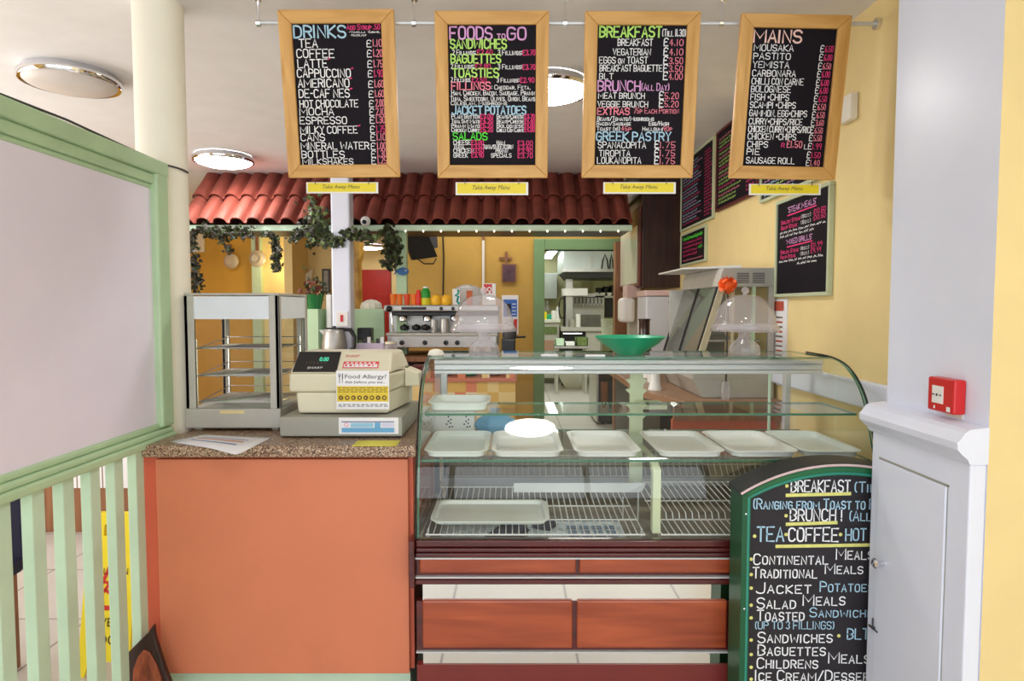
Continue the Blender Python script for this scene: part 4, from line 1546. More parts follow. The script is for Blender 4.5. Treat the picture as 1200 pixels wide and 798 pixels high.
fs += [(0, k, 3 * k, 2 * k), (k - 1, 3 * k - 1, 4 * k - 1, 2 * k - 1)]
b.add(vs, fs, 0, False)
b.build('arched_top', M['black'], ab)
MB().tube([(x, AY - 0.007, z + 0.005) for x, z in o_], 0.004, 6).build('edge_bead', mat('pale pink bead', (214, 190, 190), 0.4), ab)
for py in (602, 713):
    MB().ball((ax0 + 0.006, AY - 0.0015, Z(py, AY)), 0.004, 8).build('screw', M['chrome'], ab)
fn = plane_fn((0, AY + 0.006, 0), (1, 0, 0), (0, 0, 1), 0.001)
b = MB()
ink = ['cw', 'cb', 'cy', 'cl']


def aw(tx, px0, px1, py, hpx, c, wt=.12):
    write(b, tx, X(px0, py, AY), X(px1, py, AY), Z(py, AY), hpx * AY / FPX, wt * hpx * AY / FPX, fn, ink.index(c), 0.025)


def abar(px0, px1, py, hpx=4):
    ribbon(b, [(X(px0, py, AY), Z(py, AY)), (X((px0 + px1) / 2, py, AY), Z(py - 1, AY)), (X(px1, py, AY), Z(py - 2, AY))], hpx * AY / FPX, fn, 2)


def adot(px, py):
    disc(b, fn, X(px, py, AY), Z(py, AY), 0.0055, 2, 12)


aw('BREAKFAST', 928, 997, 577, 14, 'cw'); aw('(Till 11.30)', 1003, 1072, 577, 12, 'cb'); adot(923, 570); abar(923, 997, 581)
aw('(Ranging from Toast to Full English)', 884, 1096, 597, 12, 'cb', .13)
aw('BRUNCH', 927, 980, 611, 14, 'cw'); aw('!', 987, 989, 611, 13, 'cw'); aw('(All Day)', 997, 1052, 611, 12, 'cb'); adot(922, 605); abar(923, 981, 615)
aw('TEA', 888, 919, 635, 17, 'cb'); aw('COFFEE', 925, 983, 635, 16, 'cw'); aw('HOT CHOCOLATE', 992, 1098, 634, 14, 'cb'); adot(885, 629); adot(922, 627); adot(986, 627); abar(911, 1040, 641)
for tx, x0, x1, y, dy in (('Continental', 884, 971, 662, 656), ('Traditional', 883, 958, 678, 674), ('Jacket', 887, 951, 696, 690), ('Salad', 888, 933, 714, 710), ('Toasted', 888, 943, 728, 725), ('Sandwiches', 889, 976, 754, 751), ('Baguettes', 889, 968, 769, 768), ('Childrens', 888, 959, 784, 783), ('Ice Cream/Desserts', 886, 1036, 799, 797)):
    aw(tx, x0, x1, y, 13, 'cw')
    adot(881, dy)
aw('Meals', 981, 1024, 656, 13, 'cw'); aw('Meals', 968, 1012, 673, 12, 'cw'); aw('Potatoes', 962, 1024, 694, 12, 'cb'); aw('Meals', 942, 991, 710, 13, 'cw'); aw('Sandwiches', 950, 1032, 724, 11, 'cb')
aw('(UP TO 3 FILLINGS)', 886, 978, 738, 9, 'cb'); adot(984, 746); aw('BLTS', 994, 1028, 750, 13, 'cb'); aw('Meals', 972, 1020, 778, 13, 'cw')
b.build('lettering', [M[i] for i in ink], ab)

# ================================================================== on the service counter
# heated cabinet
hx0, hx1 = X(217, 430, 2.33), X(327.5, 430, 2.33)
hy0, hy1 = 2.33, 2.66
hz0, hz1 = WZ + 0.012, Z(346, 2.33)
hc = T('pie_warmer', 'grey metal and glass pie warmer with wire shelves on the service counter', 'pie warmer', ((hx0 + hx1) / 2, 2.5, WZ))
zb = Z(479, hy0)
zh0, zh1 = Z(374, hy0), Z(350, hy0)
cw_ = 0.036
b = MB()
b.box(hx0 - 0.002, hx1 + 0.002, hy0 - 0.004, hy1, hz0, zb)
for q in ((0.02, 2.35), (hx1 - hx0 - 0.04, 2.35), (0.02, hy1 - 0.04), (hx1 - hx0 - 0.04, hy1 - 0.04)):
    b.box(hx0 + q[0], hx0 + q[0] + 0.025, q[1], q[1] + 0.025, WZ + 0.0003, hz0)
b.build('base', M['steeldull'], hc, bevel=0.004)
b = MB()
for x in (hx0, hx1 - cw_):
    for y in (hy0, hy1 - 0.03):
        b.box(x, x + (cw_ if y == hy0 else 0.02), y, y + (0.012 if y == hy0 else 0.03), zb, hz1)
        b.box(x if x == hx0 else x + cw_ - 0.014, x + 0.014 if x == hx0 else x + cw_, y, y + 0.03, zb, hz1)
b.box(hx0, hx1, hy0, hy1, hz1, hz1 + 0.008)
b.box(hx0, hx1, hy1 - 0.008, hy1, zh0, hz1)
b.build('frame', M['steeldull'], hc, bevel=0.002)
WH = mat('pale blue-white panel', (226, 234, 242), 0.3, var=0.04)
MB().box(hx0 + cw_, hx1 - cw_, hy0 + 0.002, hy0 + 0.008, zh0, hz1 - 0.004).build('header_panel', WH, hc)
MB().box(hx1 - 0.006, hx1 - 0.001, hy0 + 0.03, hy1 - 0.03, zh0, hz1 - 0.004).build('header_panel', WH, hc)
bb = slab(hx0 + cw_, hx1 - cw_, hy0 + 0.004, hy0 + 0.008, zb + 0.002, zh0 - 0.001, 'y')
bb.build('front_glass', [M['gl'], M['gledge']], hc)
bb = slab(hx1 - 0.007, hx1 - 0.003, hy0 + 0.03, hy1 - 0.03, zb + 0.002, zh0 - 0.001, 'x')
bb.build('side_glass', [M['gl'], M['gledge']], hc)
slab(hx0 + 0.02, hx1 - 0.014, hy1 - 0.008, hy1 - 0.004, zb + 0.002, zh0, 'y').build('rear_glass', [M['gl'], M['gledge']], hc)
for py in (471, 440, 408):
    z = Z(py, hy0 + 0.04)
    b = MB()
    x0, x1, y0, y1 = hx0 + 0.03, hx1 - 0.018, hy0 + 0.03, hy1 - 0.03
    b.tube([(x0, y0, z), (x1, y0, z), (x1, y1, z), (x0, y1, z)], 0.0028, 6, closed=True)
    for i in range(1, 20):
        y = y0 + (y1 - y0) * i / 20
        b.tube([(x0, y, z), (x1, y, z)], 0.0021, 5)
    for k in (0.25, 0.5, 0.75):
        b.tube([(x0 + (x1 - x0) * k, y0, z - 0.003), (x0 + (x1 - x0) * k, y1, z - 0.003)], 0.0022, 5)
    b.tube([(x0, y1, z + 0.03), (x1, y1, z + 0.03)], 0.0022, 5)
    b.tube([(x0, y0, z), (x0, y1, z + 0.03)], 0.0022, 5)
    b.build('wire_shelf', M['chrome'], hc)
b = MB()
for x in (hx0 + 0.028, hx1 - 0.02):
    for y in (hy0 + 0.032, hy1 - 0.032):
        b.tube([(x, y, zb), (x, y, Z(398, hy0))], 0.0026, 6)
b.build('shelf_rack', M['chrome'], hc)
f = plane_fn((hx0, hy0 - 0.004, hz0), (1, 0, 0), (0, 0, 1))
b = MB()
rect(b, f, 0.125, 0.215, 0.054, 0.066)
b.build('label', mat('cream label', (226, 208, 150), 0.6), hc)

# cash drawer and register
dx0, dx1 = X(327, 500, 2.2), X(471, 500, 2.2)
dz1 = Z(489, 2.2)
cd = T('cash_box', 'wide grey metal cash drawer on the service counter under the register', 'cash box', ((dx0 + dx1) / 2, 2.4, WZ))
b = MB()
b.box(dx0, dx1, 2.205, 2.60, WZ + 0.006, dz1)
b.build('housing', M['greymetal'], cd, bevel=0.004)
b = MB()
for x in (dx0 + 0.02, dx1 - 0.045):
    for y in (2.23, 2.55):
        b.box(x, x + 0.025, y, y + 0.025, WZ + 0.0003, WZ + 0.007)
b.build('foot', M['black'], cd)
f = plane_fn((0, 2.205, 0), (1, 0, 0), (0, 0, 1), 0.001)
sx0, sx1, sz0, sz1 = X(397, 497, 2.205), X(467, 497, 2.205), Z(508.5, 2.205), Z(485.5, 2.205)
sz1 = min(sz1, dz1 - 0.002)
b = MB()
rect(b, f, sx0, sx1, sz0, sz1, 0)
f2 = plane_fn((0, 2.204, 0), (1, 0, 0), (0, 0, 1), 0.001)
w, h = sx1 - sx0, sz1 - sz0
rect(b, f2, sx0 + w * .05, sx0 + w * .93, sz0 + h * .1, sz0 + h * .38, 1)
rect(b, f2, sx0 + w * .05, sx0 + w * .93, sz0 + h * .72, sz0 + h * .78, 2)
rect(b, f2, sx0 + w * .2, sx0 + w * .58, sz0 + h * .42, sz0 + h * .68, 3)
rect(b, f2, sx0 + w * .6, sx0 + w * .7, sz0 + h * .38, sz0 + h * .7, 1)
rect(b, f2, sx0 + w * .72, sx0 + w * .93, sz0 + h * .42, sz0 + h * .68, 4)
disc(b, f2, sx0 + w * .13, sz0 + h * .58, h * .14, 5, 16, h * .08)
b.build('sticker', [M['paper'], M['bluelabel'], mat('slate blue print', (90, 110, 160), 0.6), mat('pale blue print', (150, 200, 228), 0.6), mat('pale violet print', (214, 214, 240), 0.6), mat('pink print', (236, 176, 200), 0.6)], cd)

rz0 = dz1 + 0.004
rx0, rx1 = X(338, 440, 2.25), X(458, 440, 2.25)
cr = T('cash_register', 'beige cash register with black customer display on the grey drawer', 'cash register', ((rx0 + rx1) / 2, 2.4, dz1))
z_m = Z(460, 2.25)
z_f = Z(437, 2.25)
z_t = Z(412, 2.31)
b = MB()
b.hexa([(rx0 + 0.028, 2.262, rz0), (rx1 - 0.012, 2.262, rz0), (rx1 + 0.03, 2.56, rz0), (rx0 + 0.028, 2.56, rz0), (rx0 + 0.022, 2.256, z_m), (rx1 - 0.012, 2.256, z_m), (rx1 + 0.03, 2.56, z_m), (rx0 + 0.022, 2.56, z_m)])
b.build('lower_body', M['beige'], cr, bevel=0.008)
b = MB()
b.hexa([(rx0, 2.25, z_m + 0.001), (rx1 - 0.008, 2.25, z_m + 0.001), (rx1 + 0.04, 2.57, z_m + 0.001), (rx0 + 0.005, 2.57, z_m + 0.001), (rx0 + 0.006, 2.236, z_f), (rx1, 2.236, z_f), (rx1 + 0.035, 2.57, z_f - 0.012), (rx0 + 0.006, 2.57, z_f - 0.012)])
b.hexa([(rx0 + 0.006, 2.236, z_f), (rx1, 2.236, z_f), (rx1 + 0.028, 2.5, z_f), (rx0 + 0.006, 2.5, z_f), (rx0 + 0.024, 2.31, z_t), (rx1 - 0.006, 2.31, z_t), (rx1 + 0.008, 2.45, z_t), (rx0 + 0.024, 2.45, z_t)])
b.build('upper_body', M['beige'], cr, bevel=0.01, seg=3)
b = MB()
b.hexa([(rx1 + 0.02, 2.42, z_m - 0.0), (rx1 + 0.075, 2.44, z_m - 0.0), (rx1 + 0.075, 2.54, z_m), (rx1 + 0.02, 2.54, z_m), (rx1 + 0.02, 2.42, z_f), (rx1 + 0.07, 2.44, z_f - 0.02), (rx1 + 0.07, 2.54, z_f - 0.02), (rx1 + 0.02, 2.54, z_f)])
b.build('printer_cover', M['beige'], cr, bevel=0.006)
# slope plane
so = Vector((rx0, 2.236, z_f))
su = Vector((0, 2.31 - 2.236, z_t - z_f))
sl = su.length
fs_ = lambda lift: plane_fn(so, (1, 0, 0), su, lift)
dxa, dxb = X(346, 425, 2.27) - rx0, X(397, 425, 2.27) - rx0
f = fs_(0.0)
b = MB()
f_ = fs_(0.004)
q = [f(dxa, 0.006), f(dxb, 0.006), f(dxb, sl - 0.004), f(dxa + 0.006, sl - 0.004)]
qq = [f_(dxa, 0.006), f_(dxb, 0.006), f_(dxb, sl - 0.004), f_(dxa + 0.006, sl - 0.004)]
b.hexa(q + qq)
dp = b.build('display', M['black'], cr)
b = MB()
f = fs_(0.0055)
W_ = dxb - dxa
printed(b, 'SHARP', dxa + W_ * .32, dxa + W_ * .66, sl * .16, sl * .1, f, 0, 0.15)
for i in range(6):
    rect(b, f, dxa + W_ * (.26 + i * .085), dxa + W_ * (.29 + i * .085), sl * .42, sl * .45, 1)
write(b, '0.00', dxa + W_ * .56, dxa + W_ * .75, sl * .52, sl * .16, 0.0025, f, 2, 0.0)
b.build('display_text', [M['whiteplastic'], M['inkgrey'], M['led']], dp)
b = MB()
f = fs_(0.002)
ta = X(401, 428, 2.25) - rx0
tb = X(443, 428, 2.25) - rx0
rect(b, f, ta, tb, sl * .22, sl * .52, 0)
f = fs_(0.003)
rect(b, f, ta + 0.004, tb - 0.004, sl * .25, sl * .39, 1)
for i in range(7):
    rect(b, f, ta + (tb - ta) * (.08 + i * .125), ta + (tb - ta) * (.15 + i * .125), sl * .42, sl * .47, 1)
f4 = fs_(0.004)
for i, w_ in enumerate((0.008, 0.008, 0.004, 0.004, 0.004, 0.01, 0.005)):
    rect(b, f4, ta + 0.008 + i * 0.016, ta + 0.008 + i * 0.016 + w_, sl * .29, sl * .36, 0 if i > 1 else 2)
printed(b, 'SHARP', ta + 0.002, ta + (tb - ta) * .4, sl * .72, sl * .12, fs_(0.002), 2, 0.1)
b.build('sticker', [mat('rose sticker', (226, 84, 84), 0.5), M['paper'], M['inkred']], cr)
# allergy notice on its front
nx0, nx1, nz0, nz1 = X(394, 457, 2.228), X(456, 457, 2.228), Z(479.5, 2.228), Z(434.5, 2.228)
w, h = nx1 - nx0, nz1 - nz0
al = MB().box(nx0, nx1, 2.228, 2.2295, nz0, nz1).build('allergy_notice', M['paper'], cr)
f = plane_fn((nx0, 2.228, nz0), (1, 0, 0), (0, 0, 1), 0.0006)
b = MB()
rect(b, f, w * .015, w * .985, h * .2, h * .6, 0)
f2 = plane_fn((nx0, 2.228, nz0), (1, 0, 0), (0, 0, 1), 0.0012)
printed(b, 'Food Allergy?', w * .17, w * .95, h * .8, h * .11, f2, 1)
printed(b, 'Ask before you eat...', w * .17, w * .94, h * .675, h * .07, f2, 1)
for i in range(8):
    cx = w * (.09 + i * .117)
    disc(b, f2, cx, h * .3, h * .062, 2, 18)
    f3 = plane_fn((nx0, 2.228, nz0), (1, 0, 0), (0, 0, 1), 0.0018)
    rect(b, f3, cx - h * .015 - (i % 3) * .001, cx + h * .012 + (i % 2) * .002, h * .275, h * .32 + (i % 2) * .001, 0)
for k, v in enumerate((.545, .495, .445)):
    for j in range(12):
        rect(b, f2, w * (.04 + j * .078), w * (.04 + j * .078 + .05 + .02 * ((j + k) % 2)), h * v, h * (v + .018), 2)
for k, v in enumerate((.115, .07)):
    for j in range(11):
        rect(b, f2, w * (.04 + j * .086), w * (.04 + j * .086 + .055 + .02 * ((j + k) % 2)), h * v, h * (v + .018), 1)
# fork and knife
for x in (.05, .066, .082):
    rect(b, f2, w * x - .0006, w * x + .0006, h * .86, h * .93, 1)
rect(b, f2, w * .05 - .0006, w * .082 + .0006, h * .845, h * .865, 1)
rect(b, f2, w * .066 - .001, w * .066 + .001, h * .68, h * .86, 1)
rect(b, f2, w * .115, w * .132, h * .79, h * .93, 1)
rect(b, f2, w * .115, w * .124, h * .68, h * .79, 1)
b.build('print', [M['inkgold'], mat('dark blue-grey print', (50, 56, 78), 0.6), mat('brown print', (104, 78, 22), 0.6)], al)

# leaflet and note on the worktop
c0 = [ONZ(200, 518, WZ), ONZ(276, 535, WZ), ONZ(318, 513.5, WZ), ONZ(238, 510, WZ)]
b = MB()
g = []
for j in range(9):
    for i in range(9):
        u, v = i / 8, j / 8
        p = (c0[0] * (1 - u) + c0[1] * u) * (1 - v) + (c0[3] * (1 - u) + c0[2] * u) * v
        p.z = WZ + 0.0015 + 0.012 * u * (1 - v) * max(0, math.sin(u * 3)) * (1 if u < 1 else 0.6)
        if j == 0 and i == 8:
            p.z += 0.004
        g.append(p)
b.add(g, [(j * 9 + i, j * 9 + i + 1, j * 9 + i + 10, j * 9 + i + 9) for j in range(8) for i in range(8)], 0, True)
lf = tag(b.build('leaflet', M['paper'], solid=0.0008), 'white printed leaflet with a curled corner on the worktop before the pie warmer', 'leaflet')
b = MB()
for k, (v0, v1, ii) in enumerate(((.55, .62, 0), (.36, .42, 1), (.7, .74, 1))):
    vs = []
    for t_ in range(9):
        u = 0.12 + t_ * 0.085
        for v in (v0, v1):
            p = (c0[0] * (1 - u) + c0[1] * u) * (1 - v) + (c0[3] * (1 - u) + c0[2] * u) * v
            p.z = WZ + 0.003 + 0.012 * u * (1 - v) * max(0, math.sin(u * 3))
            vs.append(p)
    b.add(vs, [(2 * i, 2 * i + 2, 2 * i + 3, 2 * i + 1) for i in range(8)], ii)
b.build('print', [mat('salmon print', (220, 150, 120), 0.7), mat('violet print', (150, 150, 190), 0.7)], lf)
a_, c_ = ONZ(412, 523, WZ), ONZ(468, 518, WZ)
b = MB().box(a_.x, c_.x, a_.y, c_.y + 0.02, WZ + 0.0003, WZ + 0.0015)
tag(b.build('note', M['noteyellow']), 'yellow paper note on the worktop in front of the cash drawer', 'note')

# ================================================================== left, behind the green screen
WY = 2.52
wx0, wx1 = X(86, 690, WY), X(147, 690, WY)
wz = Z(612, WY)
ws = T('wet_floor_sign', 'yellow folding CAUTION WET FLOOR sign standing behind the green balusters', 'floor sign', ((wx0 + wx1) / 2, WY, 0))
wm = (wx0 + wx1) / 2
hw = (wx1 - wx0) / 2


def leaf_panel(y0, y1, name, s):
    b = MB()
    d = 0.012 * s
    out = [(-hw, 0), (-hw * .72, 0.0), (-hw * .6, 0.06), (hw * .6, 0.06), (hw * .72, 0), (hw, 0), (hw * .97, wz * .97), (hw * .9, wz), (-hw * .9, wz), (-hw * .97, wz * .97)]
    hole = (-hw * .35, hw * .35, wz * .86, wz * .93)
    # body below the grip, then three pieces round it
    n_ = len(out)

    def yy(z):
        return y0 + (y1 - y0) * z / wz

    def slabq(pts):
        vs = [(wm + x, yy(z), z) for x, z in pts] + [(wm + x, yy(z) + 0.012, z) for x, z in pts]
        k = len(pts)
        b.add(vs, [list(range(k)), list(range(k, 2 * k))[::-1]] + [((i + 1) % k, i, k + i, k + (i + 1) % k) for i in range(k)])
    x0, x1, z0, z1 = hole
    slabq([(-hw, 0), (-hw * .72, 0.0), (-hw * .6, 0.06), (hw * .6, 0.06), (hw * .72, 0), (hw, 0), (hw * .98, z0), (-hw * .98, z0)])
    slabq([(-hw * .98, z0), (x0, z0), (x0, z1), (-hw * .97, z1)])
    slabq([(x1, z0), (hw * .98, z0), (hw * .97, z1), (x1, z1)])
    slabq([(-hw * .97, z1), (hw * .97, z1), (hw * .9, wz), (-hw * .9, wz)])
    return b.build(name, M['signyellow'], ws)


leaf_panel(WY, WY + 0.11, 'front_leaf', 1)
leaf_panel(WY + 0.25, WY + 0.125, 'back_leaf', 1)
f = plane_fn((wm, WY, 0), (1, 0, 0), (0, 0.11, wz), 0.002)
b = MB()
printed(b, 'CAUTION', -hw * .68, hw * .72, Z(680, WY) + 0.0, 0.028, f, 0)
printed(b, 'WET', -hw * .45, hw * .5, wz * .31, 0.036, f, 0)
printed(b, 'FLOOR', -hw * .72, hw * .76, wz * .2, 0.04, f, 0)
tri = [(-hw * .72, wz * .41), (hw * .72, wz * .41), (0, wz * .72)]
tin = [(-hw * .52, wz * .44), (hw * .52, wz * .44), (0, wz * .655)]
b.add([f(*p) for p in tri + tin], [(0, 1, 4, 3), (1, 2, 5, 4), (2, 0, 3, 5)], 1)
# slipping figure
disc(b, f, 0.012, wz * .61, 0.011, 1, 12)
for pts in ([(0.008, wz * .59), (-0.012, wz * .54), (-0.03, wz * .5), (-0.02, wz * .455)], [(-0.012, wz * .535), (0.02, wz * .5), (0.045, wz * .47)], [(0.005, wz * .585), (0.03, wz * .55), (0.04, wz * .53)], [(0.002, wz * .58), (-0.025, wz * .585), (-0.035, wz * .56)]):
    ribbon(b, pts, 0.012, f, 1)
disc(b, f, 0.01, wz * .80, 0.012, 1, 12)
b.build('lettering', [M['inkblack'], M['inkred']], ws)

# brown pointed leather-like plaque leaning on the counter corner
PYY = 2.06
pp = [(183, 729), (177, 738), (163, 752), (147, 768), (146, 782), (150, 800), (158, 826), (172, 845), (196, 850), (212, 835), (206, 812), (203, 797), (196, 779), (190, 760), (185, 744)]
pw = [(X(a_, c_, PYY), Z(c_, PYY)) for a_, c_ in pp]
xl0 = SX + 0.034
cx_, zl = sum(p[0] for p in pw) / len(pw), min(p[1] for p in pw)
pl = T('leaning_plaque', 'dark brown pointed plaque with a reddish oval, leaning beside the orange counter front', 'plaque', (cx_, PYY, 0.0))
b = MB().prism([(x, z - zl) for x, z in pw], 'y', PYY, PYY + 0.02)
b.v = [(x, y - 0.02 + 0.10 * 0, z) for x, y, z in b.v]
# stands on a small block so its point keeps the height seen above the plinth
b2 = MB()
ZB = zl
b.v = [(x, y, z + ZB) for x, y, z in b.v]
b.build('backboard', M['brown'], pl, bevel=0.004)
ov = [(173, 757), (166, 766), (161, 780), (160, 800), (165, 822), (178, 836), (192, 832), (197, 812), (194, 790), (187, 772), (180, 760)]
b = MB().prism([(X(a_, c_, PYY), Z(c_, PYY)) for a_, c_ in ov], 'y', PYY - 0.026, PYY - 0.018)
b.build('oval_inlay', wood('red brown leather', (96, 40, 26), (176, 92, 56), 'Z', 9, 3, 0.45), pl, bevel=0.003)
b = MB()
b.box(min(p[0] for p in pw) + 0.02, cx_ + 0.02, PYY - 0.02, PYY + 0.05, 0, zl + 0.012)
b.build('foot', M['brown'], pl, bevel=0.004)

# things in the side room seen between the balusters
ch = T('chair', 'navy upholstered chair behind the leftmost gap of the green balusters', 'chair', (-2.28, 2.45, 0))
MB().box(-2.52, -2.03, 2.62, 2.67, 0.40, 0.74).build('backrest', M['navy'], ch, bevel=0.02)
MB().box(-2.52, -2.03, 2.2, 2.619, 0.40, 0.46).build('seat', M['navy'], ch, bevel=0.02)
for x in (-2.50, -2.09):
    for y in (2.23, 2.57):
        MB().box(x, x + 0.035, y, y + 0.035, 0, 0.40).build('leg', M['midbrown'], ch, bevel=0.003)
sh = T('low_cupboard', 'low brown cupboard with white papers on its front, beyond the wet floor sign', 'cupboard', (-2.8, 4.4, 0))
MB().box(-3.2, -2.3, 4.2, 4.6, 0.0, 0.78).build('carcass', M['midbrown'], sh, bevel=0.006)
MB().box(-3.22, -2.28, 4.18, 4.62, 0.78, 0.81).build('top', M['mint'], sh, bevel=0.004)
b = MB()
for i in range(7):
    b.box(-2.97 + i * 0.085, -2.893 + i * 0.085, 4.196, 4.1995, 0.30, 0.56 + 0.015 * (i % 3))
b.build('papers', M['paper'], sh)

# ================================================================== back counter
KY0 = 4.4
kx0, kx1 = X(358, 440, KY0), X(604, 440, KY0)
kc = T('back_counter', 'tiled back counter carrying the coffee machine and kettle', 'counter', ((kx0 + kx1) / 2, 4.9, 0))
KZ = 0.985
MB().box(kx0, kx1, KY0 + 0.01, 5.5, 0.0, KZ).build('body', M['wallt'], kc)
MB().box(kx0 - 0.01, kx1 + 0.01, KY0 - 0.005, 5.51, KZ, KZ + 0.025).build('top', mat('pink tile edge', (196, 120, 100), 0.4), kc, bevel=0.003)
for i in range(3):
    x = X(536 + i * 28.5, 440, KY0)
    MB().box(x, x + 0.055, KY0 + 0.01, KY0 + 0.07, KZ + 0.0255, KZ + 0.09).build('tile_merlon', M['wallt'], kc)
KT = KZ + 0.025
# raised shelf under the machine
SZ = 1.135
rs = T('raised_shelf', 'brown raised shelf on the back counter under the coffee machine', 'shelf', (-0.5, 5.0, KT))
xk = X(468, 430, 4.6)
MB().prism([(kx0 + 0.01, 4.44), (xk, 4.44), (xk, 4.66), (X(600, 430, 4.66), 4.66), (X(600, 430, 4.66), 5.45), (kx0 + 0.01, 5.45)], 'z', SZ - 0.035, SZ).build('board', M['midbrown'], rs, bevel=0.004)
for px in (472, 560, 366):
    yk = 4.48 if px == 366 else 4.69
    x = X(px, 430, yk)
    MB().box(x - 0.02, x + 0.02, yk, yk + 0.04, KT + 0.0003, SZ - 0.035).build('leg', M['cream'], rs, bevel=0.003)
MB().box(kx0 + 0.02, X(598, 430, 5.4), 5.38, 5.42, KT + 0.0003, SZ - 0.035).build('back_rail', M['brown'], rs)

# coffee machine
EY = 4.85
ex0, ex1 = X(452, 380, EY), X(584, 380, EY)
em = T('coffee_machine', 'stainless two group espresso machine on the raised shelf', 'coffee machine', ((ex0 + ex1) / 2, 5.1, SZ))
ez = lambda y: Z(y, EY)
b = MB()
b.box(ex0, ex1, EY + 0.12, 5.38, ez(408), ez(364))
b.build('body', M['steel'], em, bevel=0.008)
b = MB()
b.box(ex0 - 0.01, ex1 + 0.005, EY - 0.02, 5.4, ez(365), ez(357.5))
b.build('cup_tray', M['steel'], em, bevel=0.01)
b = MB()
b.box(X(458, 365, EY), ex1 - 0.004, EY + 0.0, EY + 0.14, ez(370), ez(365.4))
b.build('group_housing', M['black'], em, bevel=0.004)
b = MB()
b.box(ex0 + 0.02, ex1 - 0.01, EY - 0.06, EY + 0.11, ez(407), ez(393))
b.build('control_panel', M['steel'], em, bevel=0.006)
b = MB()
b.box(ex0 + 0.015, ex1 - 0.005, EY - 0.065, EY + 0.119, ez(393), ez(390))
for i in range(22):
    x = ex0 + 0.03 + i * (ex1 - ex0 - 0.05) / 22
    b.box(x, x + 0.012, EY - 0.06, EY + 0.1, ez(390), ez(389.6))
b.build('drip_tray', M['steeldull'], em)
b = MB()
for x in (ex0 + 0.02, ex1 - 0.06):
    for y in (EY + 0.0, 5.32):
        b.box(x, x + 0.04, y, y + 0.04, SZ + 0.0003, ez(407))
b.build('foot', M['black'], em)
for px in (472, 501, 533):
    p = P(px, 371, EY + 0.05)
    b = MB().lathe([(0.03, -0.035), (0.036, -0.03), (0.036, 0.0), (0.03, 0.012)], (p.x, p.y, p.z), 20)
    b.build('group_head', M['chrome'], em)
for px in (474, 488, 499):
    p = P(px, 384, EY + 0.02)
    b = MB().lathe([(0.02, -0.02), (0.034, -0.012), (0.034, 0.012), (0.0, 0.03)], (p.x, p.y, p.z), 18)
    b.tube([(p.x, p.y - 0.02, p.z), (p.x + 0.02, p.y - 0.09, p.z - 0.008)], [0.01, 0.013], 8)
    b.build('portafilter', M['black'], em)
for px, m in ((471, 'black'), (498, 'black'), (522.5, 'black'), (536, 'black')):
    p = P(px, 401.5, EY - 0.062)
    b = MB().lathe([(0.019, 0), (0.017, 0.016), (0.001, 0.018)], (0, 0, 0), 18)
    b.v = [(p.x + x, p.y - z, p.z + y) for x, y, z in b.v]
    b.build('dial', M[m], em)
for px in (517, 531):
    p = P(px, 361.5, EY - 0.02)
    b = MB().lathe([(0.014, 0), (0.012, 0.012), (0.001, 0.013)], (0, 0, 0), 16)
    b.v = [(p.x + x, p.y - z, p.z + y) for x, y, z in b.v]
    b.build('dial', M['black'], em)
b = MB().box(X(471, 361, EY), X(500, 361, EY), EY - 0.0225, EY - 0.0195, ez(363), ez(359.8))
b.build('badge', M['black'], em)
p = P(456, 362, EY - 0.03)
b = MB().ball((p.x, p.y, p.z), 0.024, 14)
b.build('steam_knob', M['black'], em)
p2 = P(461, 389, EY - 0.03)
MB().tube([(p.x + 0.01, p.y + 0.01, p.z - 0.01), (p.x + 0.02, p.y - 0.01, p.z - 0.06), (p2.x, p2.y, p2.z)], 0.006, 8).build('steam_wand', M['chrome'], em)
for px, r, hh, l in ((508.5, 0.026, 0.1, 'narrow steel milk jug on the coffee machine drip tray'), (521, 0.034, 0.105, 'wide steel milk jug on the coffee machine drip tray, beside the glass dome')):
    p = P(px, 389, EY + 0.0)
    t = T('milk_jug', l, 'milk jug', (p.x, p.y, ez(389.6)), 'steel milk jugs')
    MB().lathe([(r * .96, 0.0005), (r, 0.01), (r * .97, hh * .6), (r * .86, hh * .8), (r * .92, hh), (r * .88, hh), (r * .8, hh * .8), (r * .9, 0.012), (0.001, 0.012)], (p.x, p.y, ez(389.6)), 24).build('body', M['steel'], t)
    MB().tube([(p.x + r * .85, p.y, ez(389.6) + hh * .9), (p.x + r * 1.5, p.y, ez(389.6) + hh * .8), (p.x + r * 1.45, p.y, ez(389.6) + hh * .35), (p.x + r * .93, p.y, ez(389.6) + hh * .25)], 0.004, 6).build('handle', M['steel'], t)
# things standing on the machine
TZ = ez(357.5) + 0.0004


def cup(px, r, h, m, name, label, cat, group=None, prof=None, mb2=None):
    x = X(px, 352, EY + 0.1)
    pr = prof or [(r * .78, 0), (r * .82, 0.006), (r, h), (r * .92, h), (r * .72, 0.01), (0.001, 0.01)]
    o = MB().lathe(pr, (x, EY + 0.1, TZ), 20).build(name, M[m] if isinstance(m, str) else m)
    return tag(o, label, cat, group)


